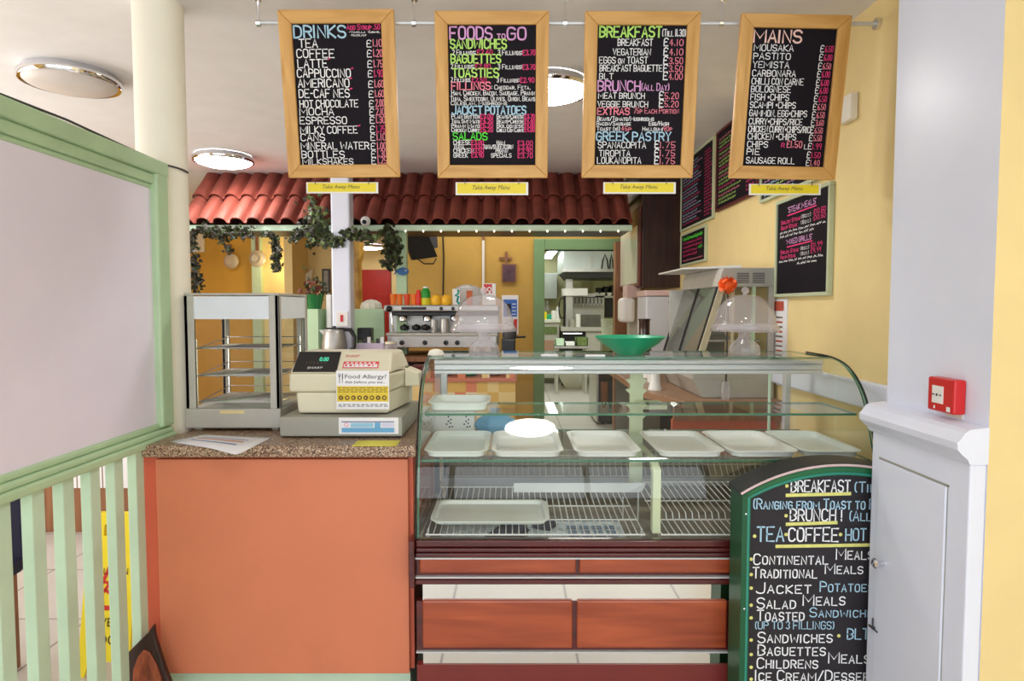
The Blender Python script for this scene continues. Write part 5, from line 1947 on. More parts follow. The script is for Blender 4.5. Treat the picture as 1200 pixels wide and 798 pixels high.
OJ = mat('orange tumbler', (244, 122, 30), 0.35)
OJ2 = mat('deep orange tumbler', (226, 74, 30), 0.35)
YL = mat('yellow cup', (250, 190, 40), 0.4)
for px, m, l in ((461, OJ, 'orange tumbler at the left end of the row on the coffee machine'), (468.5, OJ, 'orange tumbler second in the row on the coffee machine'), (477, OJ2, 'deep orange tumbler third in the row on the coffee machine'), (485, OJ, 'orange tumbler just left of the red bottle on the coffee machine')):
    cup(px, 0.025, 0.085, m, 'tumbler', l, 'tumbler', 'tumblers on the coffee machine')
b_r = [(0.022, 0), (0.025, 0.01), (0.025, 0.08), (0.016, 0.1), (0.014, 0.118), (0.001, 0.119)]
cup(490.5, 0.025, 0.12, mat('red juice bottle', (226, 50, 40), 0.3), 'juice_bottle', 'red juice bottle on the coffee machine beside the green one', 'bottle', None, b_r)
x = X(499, 352, EY + 0.1)
t = T('juice_bottle', 'green and yellow juice bottle on the coffee machine', 'bottle', (x, EY + 0.1, TZ))
MB().lathe([(0.034, 0), (0.036, 0.01), (0.036, 0.055)], (x, EY + 0.1, TZ), 20).build('label_band', mat('lime yellow', (216, 206, 30), 0.4), t)
MB().lathe([(0.036, 0.055), (0.037, 0.1), (0.026, 0.12), (0.02, 0.13)], (x, EY + 0.1, TZ), 20).build('body', mat('bottle green', (30, 150, 50), 0.3), t)
MB().lathe([(0.021, 0.13), (0.021, 0.142), (0.001, 0.143)], (x, EY + 0.1, TZ), 16).build('cap', M['whiteplastic'], t)
for px, l in ((511, 'yellow round jar left of its twin on the coffee machine'), (523, 'yellow round jar right of its twin on the coffee machine')):
    cup(px, 0.036, 0.08, YL, 'jar', l, 'jar', 'yellow jars on the coffee machine', [(0.03, 0), (0.038, 0.015), (0.039, 0.045), (0.032, 0.068), (0.018, 0.08), (0.001, 0.082)])
x = X(535, 352, EY + 0.12)
o = tag(MB().box(x - 0.03, x + 0.03, EY + 0.1, EY + 0.15, TZ, TZ + 0.125).build('carton', M['whiteplastic'], bevel=0.004), 'white carton with turquoise blobs on the coffee machine beside the dome', 'carton')
f = plane_fn((x, EY + 0.1, TZ), (1, 0, 0), (0, 0, 1))
b = MB()
for i in range(9):
    disc(b, f, random.uniform(-.02, .02), 0.015 + i * 0.012, random.uniform(.007, .012), 0, 10)
b.build('print', mat('turquoise print', (30, 160, 150), 0.5), o)
# wrapped packs and logo box behind the dome
b = MB()
x = X(547, 352, EY + 0.25)
b.lathe([(0.07, 0), (0.1, 0.03), (0.11, 0.09), (0.09, 0.14), (0.03, 0.165), (0.001, 0.168)], (x, EY + 0.3, TZ), 18, 0, 0.06, 5, 1.1, 0.8)
tag(b.build('plastic_bag', glass('frosted film', (0.9, 0.93, 0.97), 0.2, 0.6, (235, 238, 245))), 'frosted plastic bag of cups on the coffee machine behind the dome', 'bag')
p = P(572, 358, EY + 0.12)
o = tag(MB().box(p.x - 0.045, p.x + 0.06, EY + 0.12, EY + 0.2, TZ, Z(332, EY + 0.12)).build('box', M['whiteplastic'], bevel=0.003), 'white box with a red emblem on the coffee machine behind the left dome', 'box')
f = plane_fn((p.x - 0.045, EY + 0.12, TZ), (1, 0, 0), (0, 0, 1))
b = MB()
rect(b, f, 0.01, 0.075, 0.09, 0.162, 0)
f2 = plane_fn((p.x - 0.045, EY + 0.12, TZ), (1, 0, 0), (0, 0, 1), 0.003)
disc(b, f2, 0.055, 0.122, 0.018, 1, 16, 0.011)
rect(b, f2, 0.05, 0.066, 0.09, 0.106, 1)
b.build('emblem', [M['red'], M['whiteplastic']], o)
p = P(550, 352, EY + 0.05)
tag(MB().box(p.x - 0.022, p.x + 0.022, EY + 0.04, EY + 0.1, TZ, TZ + 0.11).build('carton', mat('rust carton', (196, 96, 50), 0.5), bevel=0.003), 'small rust coloured carton beside the turquoise blobbed carton', 'carton')
# grinder right of the dome
x = X(597, 400, 4.75)
t = T('coffee_grinder', 'black and steel coffee grinder right of the left cake stand', 'grinder', (x, 4.75, SZ))
MB().box(x - 0.07, x + 0.055, 4.7, 4.84, SZ, SZ + 0.03).build('base', M['steel'], t, bevel=0.004)
MB().box(x - 0.06, x + 0.045, 4.74, 4.84, SZ + 0.03, SZ + 0.13).build('body', M['black'], t, bevel=0.01)
MB().lathe([(0.05, 0.13), (0.055, 0.16), (0.052, 0.2), (0.02, 0.205)], (x, 4.79, SZ), 20).build('doser', M['darkgrey'], t)
MB().tube([(x + 0.045, 4.78, SZ + 0.14), (x + 0.12, 4.76, SZ + 0.145)], 0.008, 8).build('lever', M['black'], t)

# kettle
kp = P(393, 412, 4.56)
t = T('kettle', 'brushed steel electric kettle on the back counter behind the register', 'kettle', (kp.x, 4.56, SZ))
kh = Z(384, 4.56) - SZ
x = X(392, 400, 4.56)
b = MB().lathe([(0.082, 0.0), (0.086, 0.004), (0.086, 0.02)], (x, 4.56, SZ), 32)
b.build('base', M['black'], t)
b = MB().lathe([(0.084, 0.02), (0.09, 0.03), (0.086, kh * .5), (0.076, kh * .86), (0.07, kh * .93), (0.066, kh * .95)], (x, 4.56, SZ), 40)
b.build('body', M['steel'], t)
MB().lathe([(0.066, kh * .95), (0.062, kh), (0.014, kh * 1.01), (0.012, kh * 1.05), (0.001, kh * 1.06)], (x, 4.56, SZ), 24).build('lid', M['black'], t)
MB().tube([(x + 0.06, 4.56, SZ + kh * .95), (x + 0.115, 4.56, SZ + kh * .93), (x + 0.145, 4.56, SZ + kh * .7), (x + 0.14, 4.56, SZ + kh * .35), (x + 0.088, 4.56, SZ + kh * .22)], [0.014, 0.016, 0.014, 0.013, 0.012], 10).build('handle', M['black'], t)
MB().prism([(x - 0.07, SZ + kh * .72), (x - 0.105, SZ + kh * .93), (x - 0.066, SZ + kh * .93)], 'y', 4.545, 4.575).build('spout', M['steel'], t)

# green splash panel and socket on the post
q0, q1 = P(365, 410, 5.0), P(450, 362, 5.0)
sp_ = MB().box(q0.x, q1.x, 5.0, 5.03, SZ + 0.0003, q1.z)
tag(sp_.build('splash_panel', M['mint'], bevel=0.003), 'mint green upright panel behind the kettle', 'panel')
q = P(401, 373, 4.66)
so_ = T('socket', 'white switched spur with a red rocker on the square post above the kettle', 'socket', (q.x, 4.65, q.z))
MB().box(q.x - 0.045, q.x + 0.045, 4.65, 4.6598, q.z - 0.06, q.z + 0.05).build('plate', M['whiteplastic'], so_, bevel=0.003)
MB().box(q.x - 0.01, q.x + 0.01, 4.646, 4.65, q.z - 0.025, q.z + 0.025).build('rocker', M['red'], so_)
# glass jar, black toaster-like box, plastic tub on the shelf
def jar(px, Y, r, h, label, mm='cut', z=SZ):
    x = X(px, 405, Y)
    t = T('storage_jar', label, 'jar', (x, Y, z))
    MB().lathe([(r * .9, 0.0005), (r, 0.02), (r, h * .75), (r * .8, h * .88)], (x, Y, z), 24).build('body', M[mm], t)
    MB().lathe([(r * .86, h * .88), (r * .9, h * .9), (r * .9, h), (0.001, h * 1.01)], (x, Y, z), 24).build('lid', M['beige'], t)


jar(458, 4.53, 0.046, 0.12, 'clear glass storage jar right of the register before the coffee machine', 'cut')
q = P(428, 398, 4.85)
tag(MB().box(q.x - 0.05, q.x + 0.055, 4.8, 4.9, SZ + 0.0003, Z(384, 4.85)).build('speaker_box', M['black'], bevel=0.006), 'small black box against the mint green panel right of the kettle', 'box')
q0, q1 = P(419, 411, 4.66), P(451, 403, 4.66)
tag(MB().box(q0.x, q1.x, 4.62, 4.72, SZ + 0.0003, Z(402, 4.66)).build('sachet_tub', mat('lilac tub', (196, 184, 210), 0.4), bevel=0.006), 'pale lilac tub of sachets between the kettle and the glass jar', 'tub')
for k in range(6):
    xx = q0.x + 0.02 + k * (q1.x - q0.x - 0.04) / 5
    b = MB().box(xx - 0.012, xx + 0.012, 4.66, 4.668, Z(402, 4.66) + 0.0004, Z(402, 4.66) + 0.02 + 0.012 * (k % 3))
    tag(b.build('sachet', [M['leaflight'], M['darkgrey'], M['paper']][k % 3]), 'tiny sachet standing out of the lilac tub', 'sachet', 'sachets in the lilac tub')
# lacquer box on the counter right of the drawer
q = P(491, 447, 4.3)
t = T('lacquer_box', 'small red brown lidded box on the back counter between register and case', 'box', (q.x, 4.47, KT))
MB().box(X(483, 445, 4.45), X(512, 445, 4.45), 4.42, 4.55, KT + 0.0003, KT + 0.05).build('body', M['mahog'], t, bevel=0.004)
MB().box(X(482, 445, 4.45), X(513, 445, 4.45), 4.415, 4.555, KT + 0.0505, KT + 0.085).build('lid', M['mahogdark'], t, bevel=0.01)
for i, (px, m, l) in enumerate(((521, 'steel', 'shiny steel bowl on the tiled counter seen through the left of the case glass'), (551, 'bowlgreen', 'green bowl on the tiled counter seen through the case glass'), (578, 'steel', 'steel bowl on the tiled counter seen through the glass, right of the green one'))):
    x = X(px, 442, 4.55)
    tag(MB().lathe([(0.03, 0.0005), (0.05, 0.012), (0.066, 0.05), (0.062, 0.05), (0.045, 0.014), (0.001, 0.012)], (x, 4.56, KT), 22).build('bowl', M[m]), l, 'bowl', 'small bowls on the tiled counter')
# plant pot, white items left of the post
x = X(364.5, 352, 4.8)
t = T('potted_plant', 'reddish leaved plant in a green pot left of the square post', 'plant', (x, 4.8, Z(362, 4.9)))
MB().lathe([(0.05, 0.0), (0.07, 0.1), (0.074, 0.11), (0.065, 0.11), (0.06, 0.09), (0.001, 0.09)], (x, 4.88, Z(362, 4.9)), 22).build('pot', mat('green pot', (20, 110, 50), 0.35), t)


def leaves(b, pts, n, spread, size, mats_n=3, drop=0.0, squash=1.0):
    for _ in range(n):
        k = random.random() * (len(pts) - 1)
        i = int(k)
        p = pts[i].lerp(pts[i + 1], k - i) if len(pts) > 1 else pts[0]
        p = p + Vector((random.gauss(0, spread), random.gauss(0, spread) * squash, random.gauss(0, spread) - drop * random.random()))
        s = size * random.uniform(.7, 1.3)
        R_ = Matrix.Rotation(random.uniform(0, 2 * PI), 3, 'Y') @ Matrix.Rotation(random.uniform(-.9, .9), 3, 'X') @ Matrix.Rotation(random.uniform(-.9, .9), 3, 'Z')
        sh_ = [(0, 0, -.6), (.35, 0, -.35), (.75, 0, -.3), (.4, 0, .05), (.5, 0, .5), (.18, 0, .35), (0, 0, .9), (-.18, 0, .35), (-.5, 0, .5), (-.4, 0, .05), (-.75, 0, -.3), (-.35, 0, -.35)]
        vs = [p + R_ @ Vector((q[0] * s, 0.25 * s * abs(q[0]), q[2] * s)) for q in sh_]
        c = p + R_ @ Vector((0, -0.05 * s, 0))
        b.add([c] + vs, [(0, i_ + 1, (i_ + 1) % 12 + 1) for i_ in range(12)], random.randrange(mats_n))


b = MB()
leaves(b, [Vector((x, 4.88, Z(362, 4.9) + 0.14)), Vector((x, 4.88, Z(362, 4.9) + 0.2))], 60, 0.045, 0.03, 2)
b.build('foliage', [mat('red leaf', (120, 60, 40), 0.5, var=0.3), M['leaf']], t)
MB().box(x - 0.08, x + 0.05, 4.8, 4.98, SZ + 0.0003, Z(362, 4.9) - 0.0003).build('stand', M['mint'], t)
q = P(381, 355, 4.8)
tag(MB().box(q.x - 0.012, q.x + 0.03, 4.86, 4.92, SZ + 0.0003, Z(345, 4.9)).build('dispenser', M['whiteplastic'], bevel=0.01), 'white upright dispenser between the green pot and the square post', 'dispenser')
q = P(436, 362, 5.15)
b = MB().lathe([(0.08, 0.0), (0.085, 0.02), (0.075, 0.05), (0.04, 0.072), (0.001, 0.08)], (q.x, 5.12, Z(362.5, 5.0)), 24, 0, 0.05, 12)
b.box(q.x - 0.05, q.x + 0.05, 5.08, 5.16, SZ + 0.0003, Z(362.5, 5.0))
tag(b.build('shell_ornament', M['cream']), 'white ribbed shell ornament showing over the mint panel before the red door', 'ornament')

# ------------------------------------------------------------------ on and before the mustard wall
def wallbox(px0, px1, py0, py1, m, name, label, cat, Y=YB - 0.002, th=0.02, par=None):
    a_, c_ = P(px0, py1, Y), P(px1, py0, Y)
    b = MB().box(a_.x, c_.x, Y - th, Y, a_.z, c_.z)
    return tag(b.build(name, m, bevel=0.002), label, cat)


a_ = P(593, 301, YB - 0.01)
b = MB()
b.box(X(591.8, 301, YB), X(594.6, 301, YB), YB - 0.02, YB - 0.001, Z(309, YB), Z(295, YB))
b.box(X(585, 301, YB), X(600, 301, YB), YB - 0.019, YB - 0.002, Z(304, YB), Z(301.4, YB))
tag(b.build('wooden_cross', M['midbrown']), 'small wooden cross on the mustard wall above the dark picture', 'cross')
t = wallbox(588, 605, 309, 331, M['midbrown'], 'picture', 'small dark violet picture on the mustard wall under the cross', 'picture')
a_, c_ = P(589.5, 329.5, YB - 0.024), P(603.5, 310.5, YB - 0.024)
MB().box(a_.x, c_.x, YB - 0.025, YB - 0.0222, a_.z, c_.z).build('image', mat('violet brown picture', (92, 62, 74), 0.5, var=0.5, scale=14), t)
t = wallbox(588, 607.5, 346, 392, M['paper'], 'poster', 'white and blue notice on the mustard wall right of the left cake dome', 'poster', th=0.006)
f = plane_fn((X(588, 370, YB), YB - 0.008, 0), (1, 0, 0), (0, 0, 1), 0.001)
w_ = X(607.5, 370, YB) - X(588, 370, YB)
b = MB()
rect(b, f, w_ * .1, w_ * .92, Z(371, YB), Z(351, YB), 0)
rect(b, f, w_ * .72, w_ * .92, Z(388, YB), Z(374, YB), 1)
f2 = plane_fn((X(588, 370, YB), YB - 0.008, 0), (1, 0, 0), (0, 0, 1), 0.002)
rect(b, f2, w_ * .3, w_ * .55, Z(369, YB), Z(356, YB), 2)
for i in range(4):
    rect(b, f2, w_ * .62, w_ * .85, Z(356 + i * 4, YB) - 0.006, Z(356 + i * 4, YB) + 0.002, 3)
b.build('print', [mat('royal blue print', (60, 110, 200), 0.5), M['inkred'], M['inkblack'], M['paper']], t)
# conduit, switch box, TV with bracket and cables
cdt = T('pipe_conduit', 'thin white and brown conduit running down the mustard wall', 'conduit', (X(566, 300, YB), YB - 0.02, 1.4))
x = X(566.5, 300, YB)
MB().tube([(x, YB - 0.014, Z(266, YB)), (x, YB - 0.014, Z(282, YB))], 0.012, 8).build('upper_pipe', M['midbrown'], cdt)
MB().tube([(x, YB - 0.014, Z(282, YB)), (x, YB - 0.014, Z(340, YB))], 0.012, 8).build('lower_pipe', M['whiteplastic'], cdt)
TY = 5.75
tv = T('television', 'black flat television on a wall bracket under the canopy, tilted down', 'television', (X(490, 285, TY), TY, Z(285, TY)))
q = [P(484, 305, TY - 0.02), P(513, 301, TY + 0.1), P(498, 264, TY + 0.02), P(468, 264, TY - 0.12)]
MB().panel(q, 0.05).build('screen', M['black'], tv, bevel=0.004)
q = [P(504, 292, TY + 0.16), P(513, 290, TY + 0.2), P(512, 267, TY + 0.2), P(502, 266, TY + 0.16)]
MB().panel(q, 0.3).build('bracket', M['darkgrey'], tv)
b = MB().tube([P(490, 304, TY + 0.1), P(497, 309, TY + 0.1), P(508, 309, TY + 0.2), P(511, 303, TY + 0.3)], 0.006, 6)
b.build('cable', M['black'], tv)
x = X(519, 320, YB)
tag(MB().tube([(x, YB - 0.008, Z(266, YB)), (x + 0.01, YB - 0.008, Z(300, YB)), (x, YB - 0.008, Z(352, YB))], 0.007, 6).build('cable', M['black']), 'black cable hanging down the mustard wall right of the television', 'cable')
# blue fish on the green post
q = P(471, 318, 4.93)
t = T('fish_ornament', 'small blue fish shaped ornament hanging on the green post', 'ornament', (q.x, 4.93, q.z))
b = MB()
fo = []
for i in range(16):
    a = 2 * PI * i / 16
    fo.append((q.x + 0.045 * math.cos(a) + 0.008, q.z + 0.03 * math.sin(a)))
b.prism(fo, 'y', 4.925, 4.945)
b.prism([(q.x - 0.03, q.z), (q.x - 0.062, q.z + 0.026), (q.x - 0.052, q.z), (q.x - 0.062, q.z - 0.026)], 'y', 4.928, 4.942)
b.build('body', mat('fish blue', (40, 100, 160), 0.4), t, bevel=0.003)
MB().tube([(q.x + 0.01, 4.935, q.z + 0.028), (q.x + 0.01, 4.944, q.z + 0.09)], 0.002, 5).build('hanger', M['cream'], t)
MB().ball((q.x + 0.03, 4.924, q.z + 0.006), 0.006, 8).build('eye', M['whiteplastic'], t)
# white round fitting at the eaves
q = P(428, 259, 4.84)
t = T('spotlight', 'small white round spotlight with a dark lens on the eaves right of the square post', 'spotlight', (q.x, 4.84, q.z))
MB().ball((q.x, 4.85, q.z), 0.038, 20).build('housing', M['whiteplastic'], t)
b = MB().lathe([(0.016, 0), (0.016, 0.006), (0.001, 0.007)], (0, 0, 0), 16)
b.v = [(q.x + x, 4.815 - z, q.z - 0.01 + y) for x, y, z in b.v]
b.build('lens', M['navy'], t)
MB().tube([(q.x, 4.86, q.z + 0.02), (q.x, 4.9, q.z + 0.02)], 0.012, 8).build('arm', M['whiteplastic'], t)

# ------------------------------------------------------------------ far side room
FYY = 8.49
for px, py, r, l, strap in ((270, 306, 9, 'round pale pan hanging from a brown strap on the amber far wall', True), (301, 303, 10, 'round pale pan with a ring base hanging on the pilaster of the far wall', False)):
    q = P(px, py, FYY - 0.1)
    R_ = r * (FYY - 0.1) / FPX
    t = T('hanging_pan', l, 'pan', (q.x, FYY - 0.1, q.z))
    b = MB().lathe([(0.001, 0.0), (R_ * .55, 0.0), (R_ * .6, 0.012), (R_ * .7, 0.012), (R_ * .95, 0.03), (R_, 0.045), (R_ * .96, 0.05), (R_ * .9, 0.03)], (0, 0, 0), 30)
    b.v = [(q.x + x, FYY - 0.12 + z, q.z + y) for x, y, z in b.v]
    MB().tube([(q.x, FYY - 0.09, q.z + R_ * .7), (q.x, 8.4995 if strap else 8.4195, q.z + R_ * .7)], 0.02, 8).build('peg', M['midbrown'], t)
    b.build('pan', mat('pale tin', (214, 204, 190), 0.35, 0.3), t)
    if strap:
        MB().box(q.x - 0.04, q.x + 0.02, FYY - 0.1, FYY - 0.08, q.z + R_ * .98, q.z + R_ + 0.12).build('strap', M['midbrown'], t)
    else:
        b = MB().lathe([(R_ * .28, -0.002), (R_ * .5, -0.012), (R_ * .55, -0.002)], (0, 0, 0), 24, caps=False)
        b.v = [(q.x + x, FYY - 0.12 + z, q.z + y) for x, y, z in b.v]
        b.build('ring_base', M['steeldull'], t)
        MB().box(q.x - 0.02, q.x + 0.02, FYY - 0.09, FYY - 0.07, q.z + R_ * .9, q.z + R_ + 0.18).build('strap', M['midbrown'], t)
q0, q1 = P(222, 296, FYY), P(240, 274, FYY)
t = tag(MB().box(q0.x, q1.x, FYY - 0.05, FYY + 0.008, q0.z, q1.z).build('wall_box', M['cream'], bevel=0.01), 'cream box high on the amber far wall beside the column', 'box')
q0, q1 = P(377, 343, 8.45), P(386, 315, 8.45)
o = tag(MB().box(q0.x, q1.x, 8.47, 8.498, q0.z, q1.z).build('picture', M['brown'], bevel=0.003), 'narrow dark framed picture on the pale far wall left of the square post', 'picture')
MB().box(q0.x + 0.025, q1.x - 0.025, 8.467, 8.47, q0.z + 0.025, q1.z - 0.025).build('image', mat('grey picture', (150, 150, 140), 0.5, var=0.4, scale=12), o)
q = P(343, 328, 8.0)
b = MB()
b.prism([(q.x - 0.1, q.z - 0.12), (q.x + 0.06, q.z - 0.14), (q.x + 0.13, q.z + 0.16), (q.x - 0.06, q.z + 0.06)], 'y', 8.40, 8.498)
tag(b.build('wall_lamp', M['cream'], bevel=0.01), 'pale angular wall lamp at the bright corner of the far room', 'wall lamp')
# warm lamp light in the nook
l = bpy.data.lights.new('nook_glow', 'POINT')
l.energy = 7
l.color = (1, 0.8, 0.4)
l.shadow_soft_size = 0.1
o = bpy.data.objects.new('nook_glow', l)
o.location = (X(325, 300, 8.2), 8.2, 2.0)
col.objects.link(o)
# red door with its surround
q0, q1 = P(424, 380, 12.37), P(458, 316, 12.37)
dd = struct(MB().box(q0.x, q1.x, 12.36, 12.399, 0, q1.z).build('door_1', M['reddoor'], bevel=0.005))
b = MB()
for z0, z1 in ((1.0, 1.75), (0.2, 0.85)):
    for s in (0.12, 0.56):
        w_ = q1.x - q0.x
        b.box(q0.x + w_ * s, q0.x + w_ * (s + .32), 12.35, 12.36, z0, z1)
b.build('door_panel', M['reddoor'], dd, bevel=0.008)
MB().ball((q0.x + 0.05, 12.33, 1.1), 0.025, 10).build('door_handle', M['steel'], dd)
# gilded carved post left of the red door
x = X(418, 340, 5.9)
b = MB()
b.lathe([(0.06, 0), (0.06, 0.9), (0.045, 0.95), (0.05, 1.3), (0.07, 1.38), (0.05, 1.44), (0.045, 1.9), (0.065, 1.96), (0.065, 2.09)], (x, 5.9, 0), 20, 0, 0.1, 6)
tag(b.build('carved_post', wood('gilded wood', (150, 96, 30), (232, 190, 90), 'Z', 6, 2, 0.4)), 'gilded carved timber post right of the white square post', 'post')

# ------------------------------------------------------------------ ivy
def ivy(name, label, px_pts, Y, n, spread, size, mats_, drop=0.0, stem=True):
    pts = [P(a_, c_, Y) for a_, c_ in px_pts]
    t = T(name, label, 'ivy', tuple(sum(pts, Vector()) / len(pts)))
    if stem and len(pts) > 1:
        MB().tube(pts, 0.004, 5).build('stem', M['brown'], t)
    b = MB()
    leaves(b, pts, n, spread, size, len(mats_), drop, 0.6)
    b.build('foliage', [M[m] for m in mats_], t)
    return t


IY = CY0 - 0.06
ivy('ivy_garland', 'dark ivy hanging down beside the round column', [(223, 272), (225, 292), (228, 312), (231, 328), (227, 342)], IY, 170, 0.024, 0.027, ['leafdark', 'leaf', 'leafdark'])
ivy('ivy_garland', 'dark ivy running under the left end of the canopy eaves', [(224, 271), (245, 271), (262, 272), (280, 273), (296, 272)], IY, 190, 0.022, 0.026, ['leafdark', 'leafdark', 'leaf'])
ivy('ivy_garland', 'short ivy sprig drooping over the amber wall above the strapped pan', [(253, 273), (260, 281), (266, 288), (268, 294)], IY, 50, 0.016, 0.024, ['leafdark', 'leaf'])
ivy('ivy_garland', 'long ivy strand hanging between the pilaster and the bright corner', [(312, 272), (320, 279), (324, 290), (325, 301), (323, 309), (324, 315)], IY, 150, 0.018, 0.025, ['leafdark', 'leafdark', 'leaf'])
ivy('ivy_garland', 'big loose green ivy clump climbing the tiles left of the square post', [(366, 240), (370, 252), (368, 262), (376, 272), (384, 279), (388, 284)], CY0 - 0.17, 200, 0.042, 0.032, ['leaf', 'leaflight', 'leaf', 'leafdark'])
ivy('ivy_garland', 'ivy trailing left along the eaves from the green clump', [(342, 281), (350, 273), (358, 270), (366, 276), (366, 290)], IY, 90, 0.022, 0.026, ['leafdark', 'leaf'])
ivy('ivy_garland', 'ivy swag crossing the white square post', [(386, 285), (396, 282), (404, 275), (412, 278), (424, 276), (430, 281), (446, 277)], 4.64, 130, 0.02, 0.026, ['leafdark', 'leaf', 'leaflight'])
ivy('ivy_garland', 'thick dark ivy column hanging by the green post', [(454, 268), (458, 280), (461, 292), (458, 302), (456, 311)], IY - 0.02, 240, 0.032, 0.028, ['leafdark', 'leaf', 'leaf'])

# ================================================================== right hand counter
RCY0, RCZ = 3.05, 1.052
rcx0 = X(777, 471, RCY0)
rc = T('side_counter', 'brown topped counter with orange front along the yellow wall behind the case', 'counter', ((rcx0 + XR) / 2, 4.0, 0))
b = MB()
b.prism([(rcx0 + 0.1, RCY0), (XR - 0.002, RCY0), (XR - 0.002, 5.0), (rcx0 - 0.02, 5.0), (rcx0 - 0.02, RCY0 + 0.35)], 'z', RCZ - 0.04, RCZ)
b.build('worktop', mat('brown worktop', (150, 112, 84), 0.4, var=0.2, scale=60), rc, bevel=0.005)
MB().box(rcx0 + 0.06, XR - 0.01, RCY0 + 0.06, RCY0 + 0.08, 0.02, RCZ - 0.1).build('front_panel', mat('orange carcass', (206, 100, 72)), rc)
b = MB()
b.box(rcx0 + 0.06, XR - 0.01, RCY0 + 0.02, RCY0 + 0.05, RCZ - 0.1, RCZ - 0.0405)
b.build('apron', M['midbrown'], rc)
MB().box(rcx0 + 0.08, XR - 0.01, RCY0 + 0.4, 4.95, 0.0, RCZ - 0.0405).build('carcass', M['black'], rc)

# grey food warmer / servery
uy0, uy1 = 3.16, 3.85
uz0, uz1 = RCZ, Z(313, 3.12)
xa, xb = X(810, 455, uy0), X(840, 325, uy0)
xr_ = min(X(907, 380, uy0), XR - 0.01)
fwm = T('food_warmer', 'grey metal food warmer with sloping glass front on the side counter', 'food warmer', ((xa + xr_) / 2, 3.5, RCZ))
zb_ = Z(437, uy0)
zh_ = Z(336, uy0)
zz1 = Z(415, uy0)
b = MB()
b.prism([(xa + 0.05, uz0 + 0.0005), (xr_, uz0 + 0.0005), (xr_, zb_), (xa, zb_ + 0.0), (xa, zb_ - 0.03)], 'y', uy0 - 0.02, uy1)
b.build('base', M['steeldull'], fwm, bevel=0.004)
b = MB()
b.prism([(xb + 0.012, zh_), (xr_, zh_), (xr_, uz1), (xb + 0.03, uz1), (xb + 0.018, uz1 - 0.03)], 'y', uy0, uy1)
b.build('header', M['steeldull'], fwm, bevel=0.006)
b = MB()
for i in range(6):
    for s in (0.45, 0.72):
        x = xb + (xr_ - xb) * s
        b.box(x - 0.03, x + 0.03, uy0 - 0.0015, uy0, uz1 - 0.03 - i * 0.009, uz1 - 0.026 - i * 0.009)
b.build('vent_slots', M['darkgrey'], fwm)
# frame of the near end
def bar(p, q, w, m, nm, dy=0.02):
    d = Vector((q[0] - p[0], 0, q[1] - p[1]))
    n_ = Vector((-d.z, 0, d.x)).normalized() * w / 2
    MB().prism([(p[0] + n_.x, p[1] + n_.z), (q[0] + n_.x, q[1] + n_.z), (q[0] - n_.x, q[1] - n_.z), (p[0] - n_.x, p[1] - n_.z)], 'y', uy0, uy0 + dy).build(nm, m, fwm)


CRM = mat('cream metal', (204, 196, 168), 0.4, 0.2)
bar((xa + 0.02, zb_), (xb + 0.03, zh_), 0.03, CRM, 'front_upright', 0.03)
bar((xr_ - 0.014, zb_), (xr_ - 0.014, zh_), 0.028, M['steeldull'], 'rear_upright')
bar((xr_ - 0.10, zb_), (xr_ - 0.10, zh_), 0.014, M['mint'], 'glass_edge')
# perforated shelf strip
x = X(858, 400, uy0 + 0.03)
b = MB().box(x - 0.008, x + 0.008, uy0 + 0.03, uy0 + 0.04, zb_, zh_)
b.build('slotted_strip', CRM, fwm)
# sloping glass front facing the room
gl_ = MB()
A0, A1 = Vector((xa + 0.006, uy0 + 0.02, zb_)), Vector((xb + 0.014, uy0 + 0.02, zh_))
B0, B1 = A0 + Vector((0, uy1 - uy0 - 0.04, 0)), A1 + Vector((0, uy1 - uy0 - 0.04, 0))
gl_.panel([B0, A0, A1, B1], 0.006, 0, 1)
gl_.build('sloping_glass', [glass('grey tinted glass', (0.75, 0.78, 0.77), 0.0, 0.4, (176, 178, 172)), M['black']], fwm)
for p0, p1 in ((A0, A1), (B0, B1), ((A0 + B0) / 2, (A1 + B1) / 2)):
    MB().tube([p0 + Vector((-0.004, 0, 0)), p1 + Vector((-0.004, 0, 0))], 0.006, 6).build('glass_trim', M['black'], fwm)
b = MB().box(xa + 0.05, xr_ - 0.02, uy1 - 0.03, uy1 - 0.01, zb_, zh_)
b.build('back_panel', M['steeldull'], fwm)
b = MB().box(xa + 0.06, xr_ - 0.03, uy0 + 0.1, uy1 - 0.05, zb_ + 0.15, zb_ + 0.158)
b.build('inner_shelf', M['steel'], fwm)
b = MB()
b.hexa([(xb - 0.13, uy0 + 0.14, uz1 + 0.0), (xb + 0.12, uy0 + 0.0, uz1 + 0.0005), (xb + 0.12, uy1, uz1 + 0.0005), (xb - 0.13, uy1, uz1 + 0.0),
        (xb - 0.13, uy0 + 0.14, uz1 + 0.008), (xb + 0.12, uy0 + 0.0, uz1 + 0.012), (xb + 0.12, uy1, uz1 + 0.012), (xb - 0.13, uy1, uz1 + 0.008)])
b.build('lid_flap', mat('pale metal', (206, 208, 204), 0.4, 0.2), fwm)
# dark dishes inside
b = MB().box(xa + 0.1, xa + 0.22, uy0 + 0.12, uy0 + 0.4, zb_ + 0.0005, zb_ + 0.07)
tag(b.build('food_pan', M['darkgrey'], bevel=0.006), 'dark food pan standing inside the grey food warmer', 'pan')
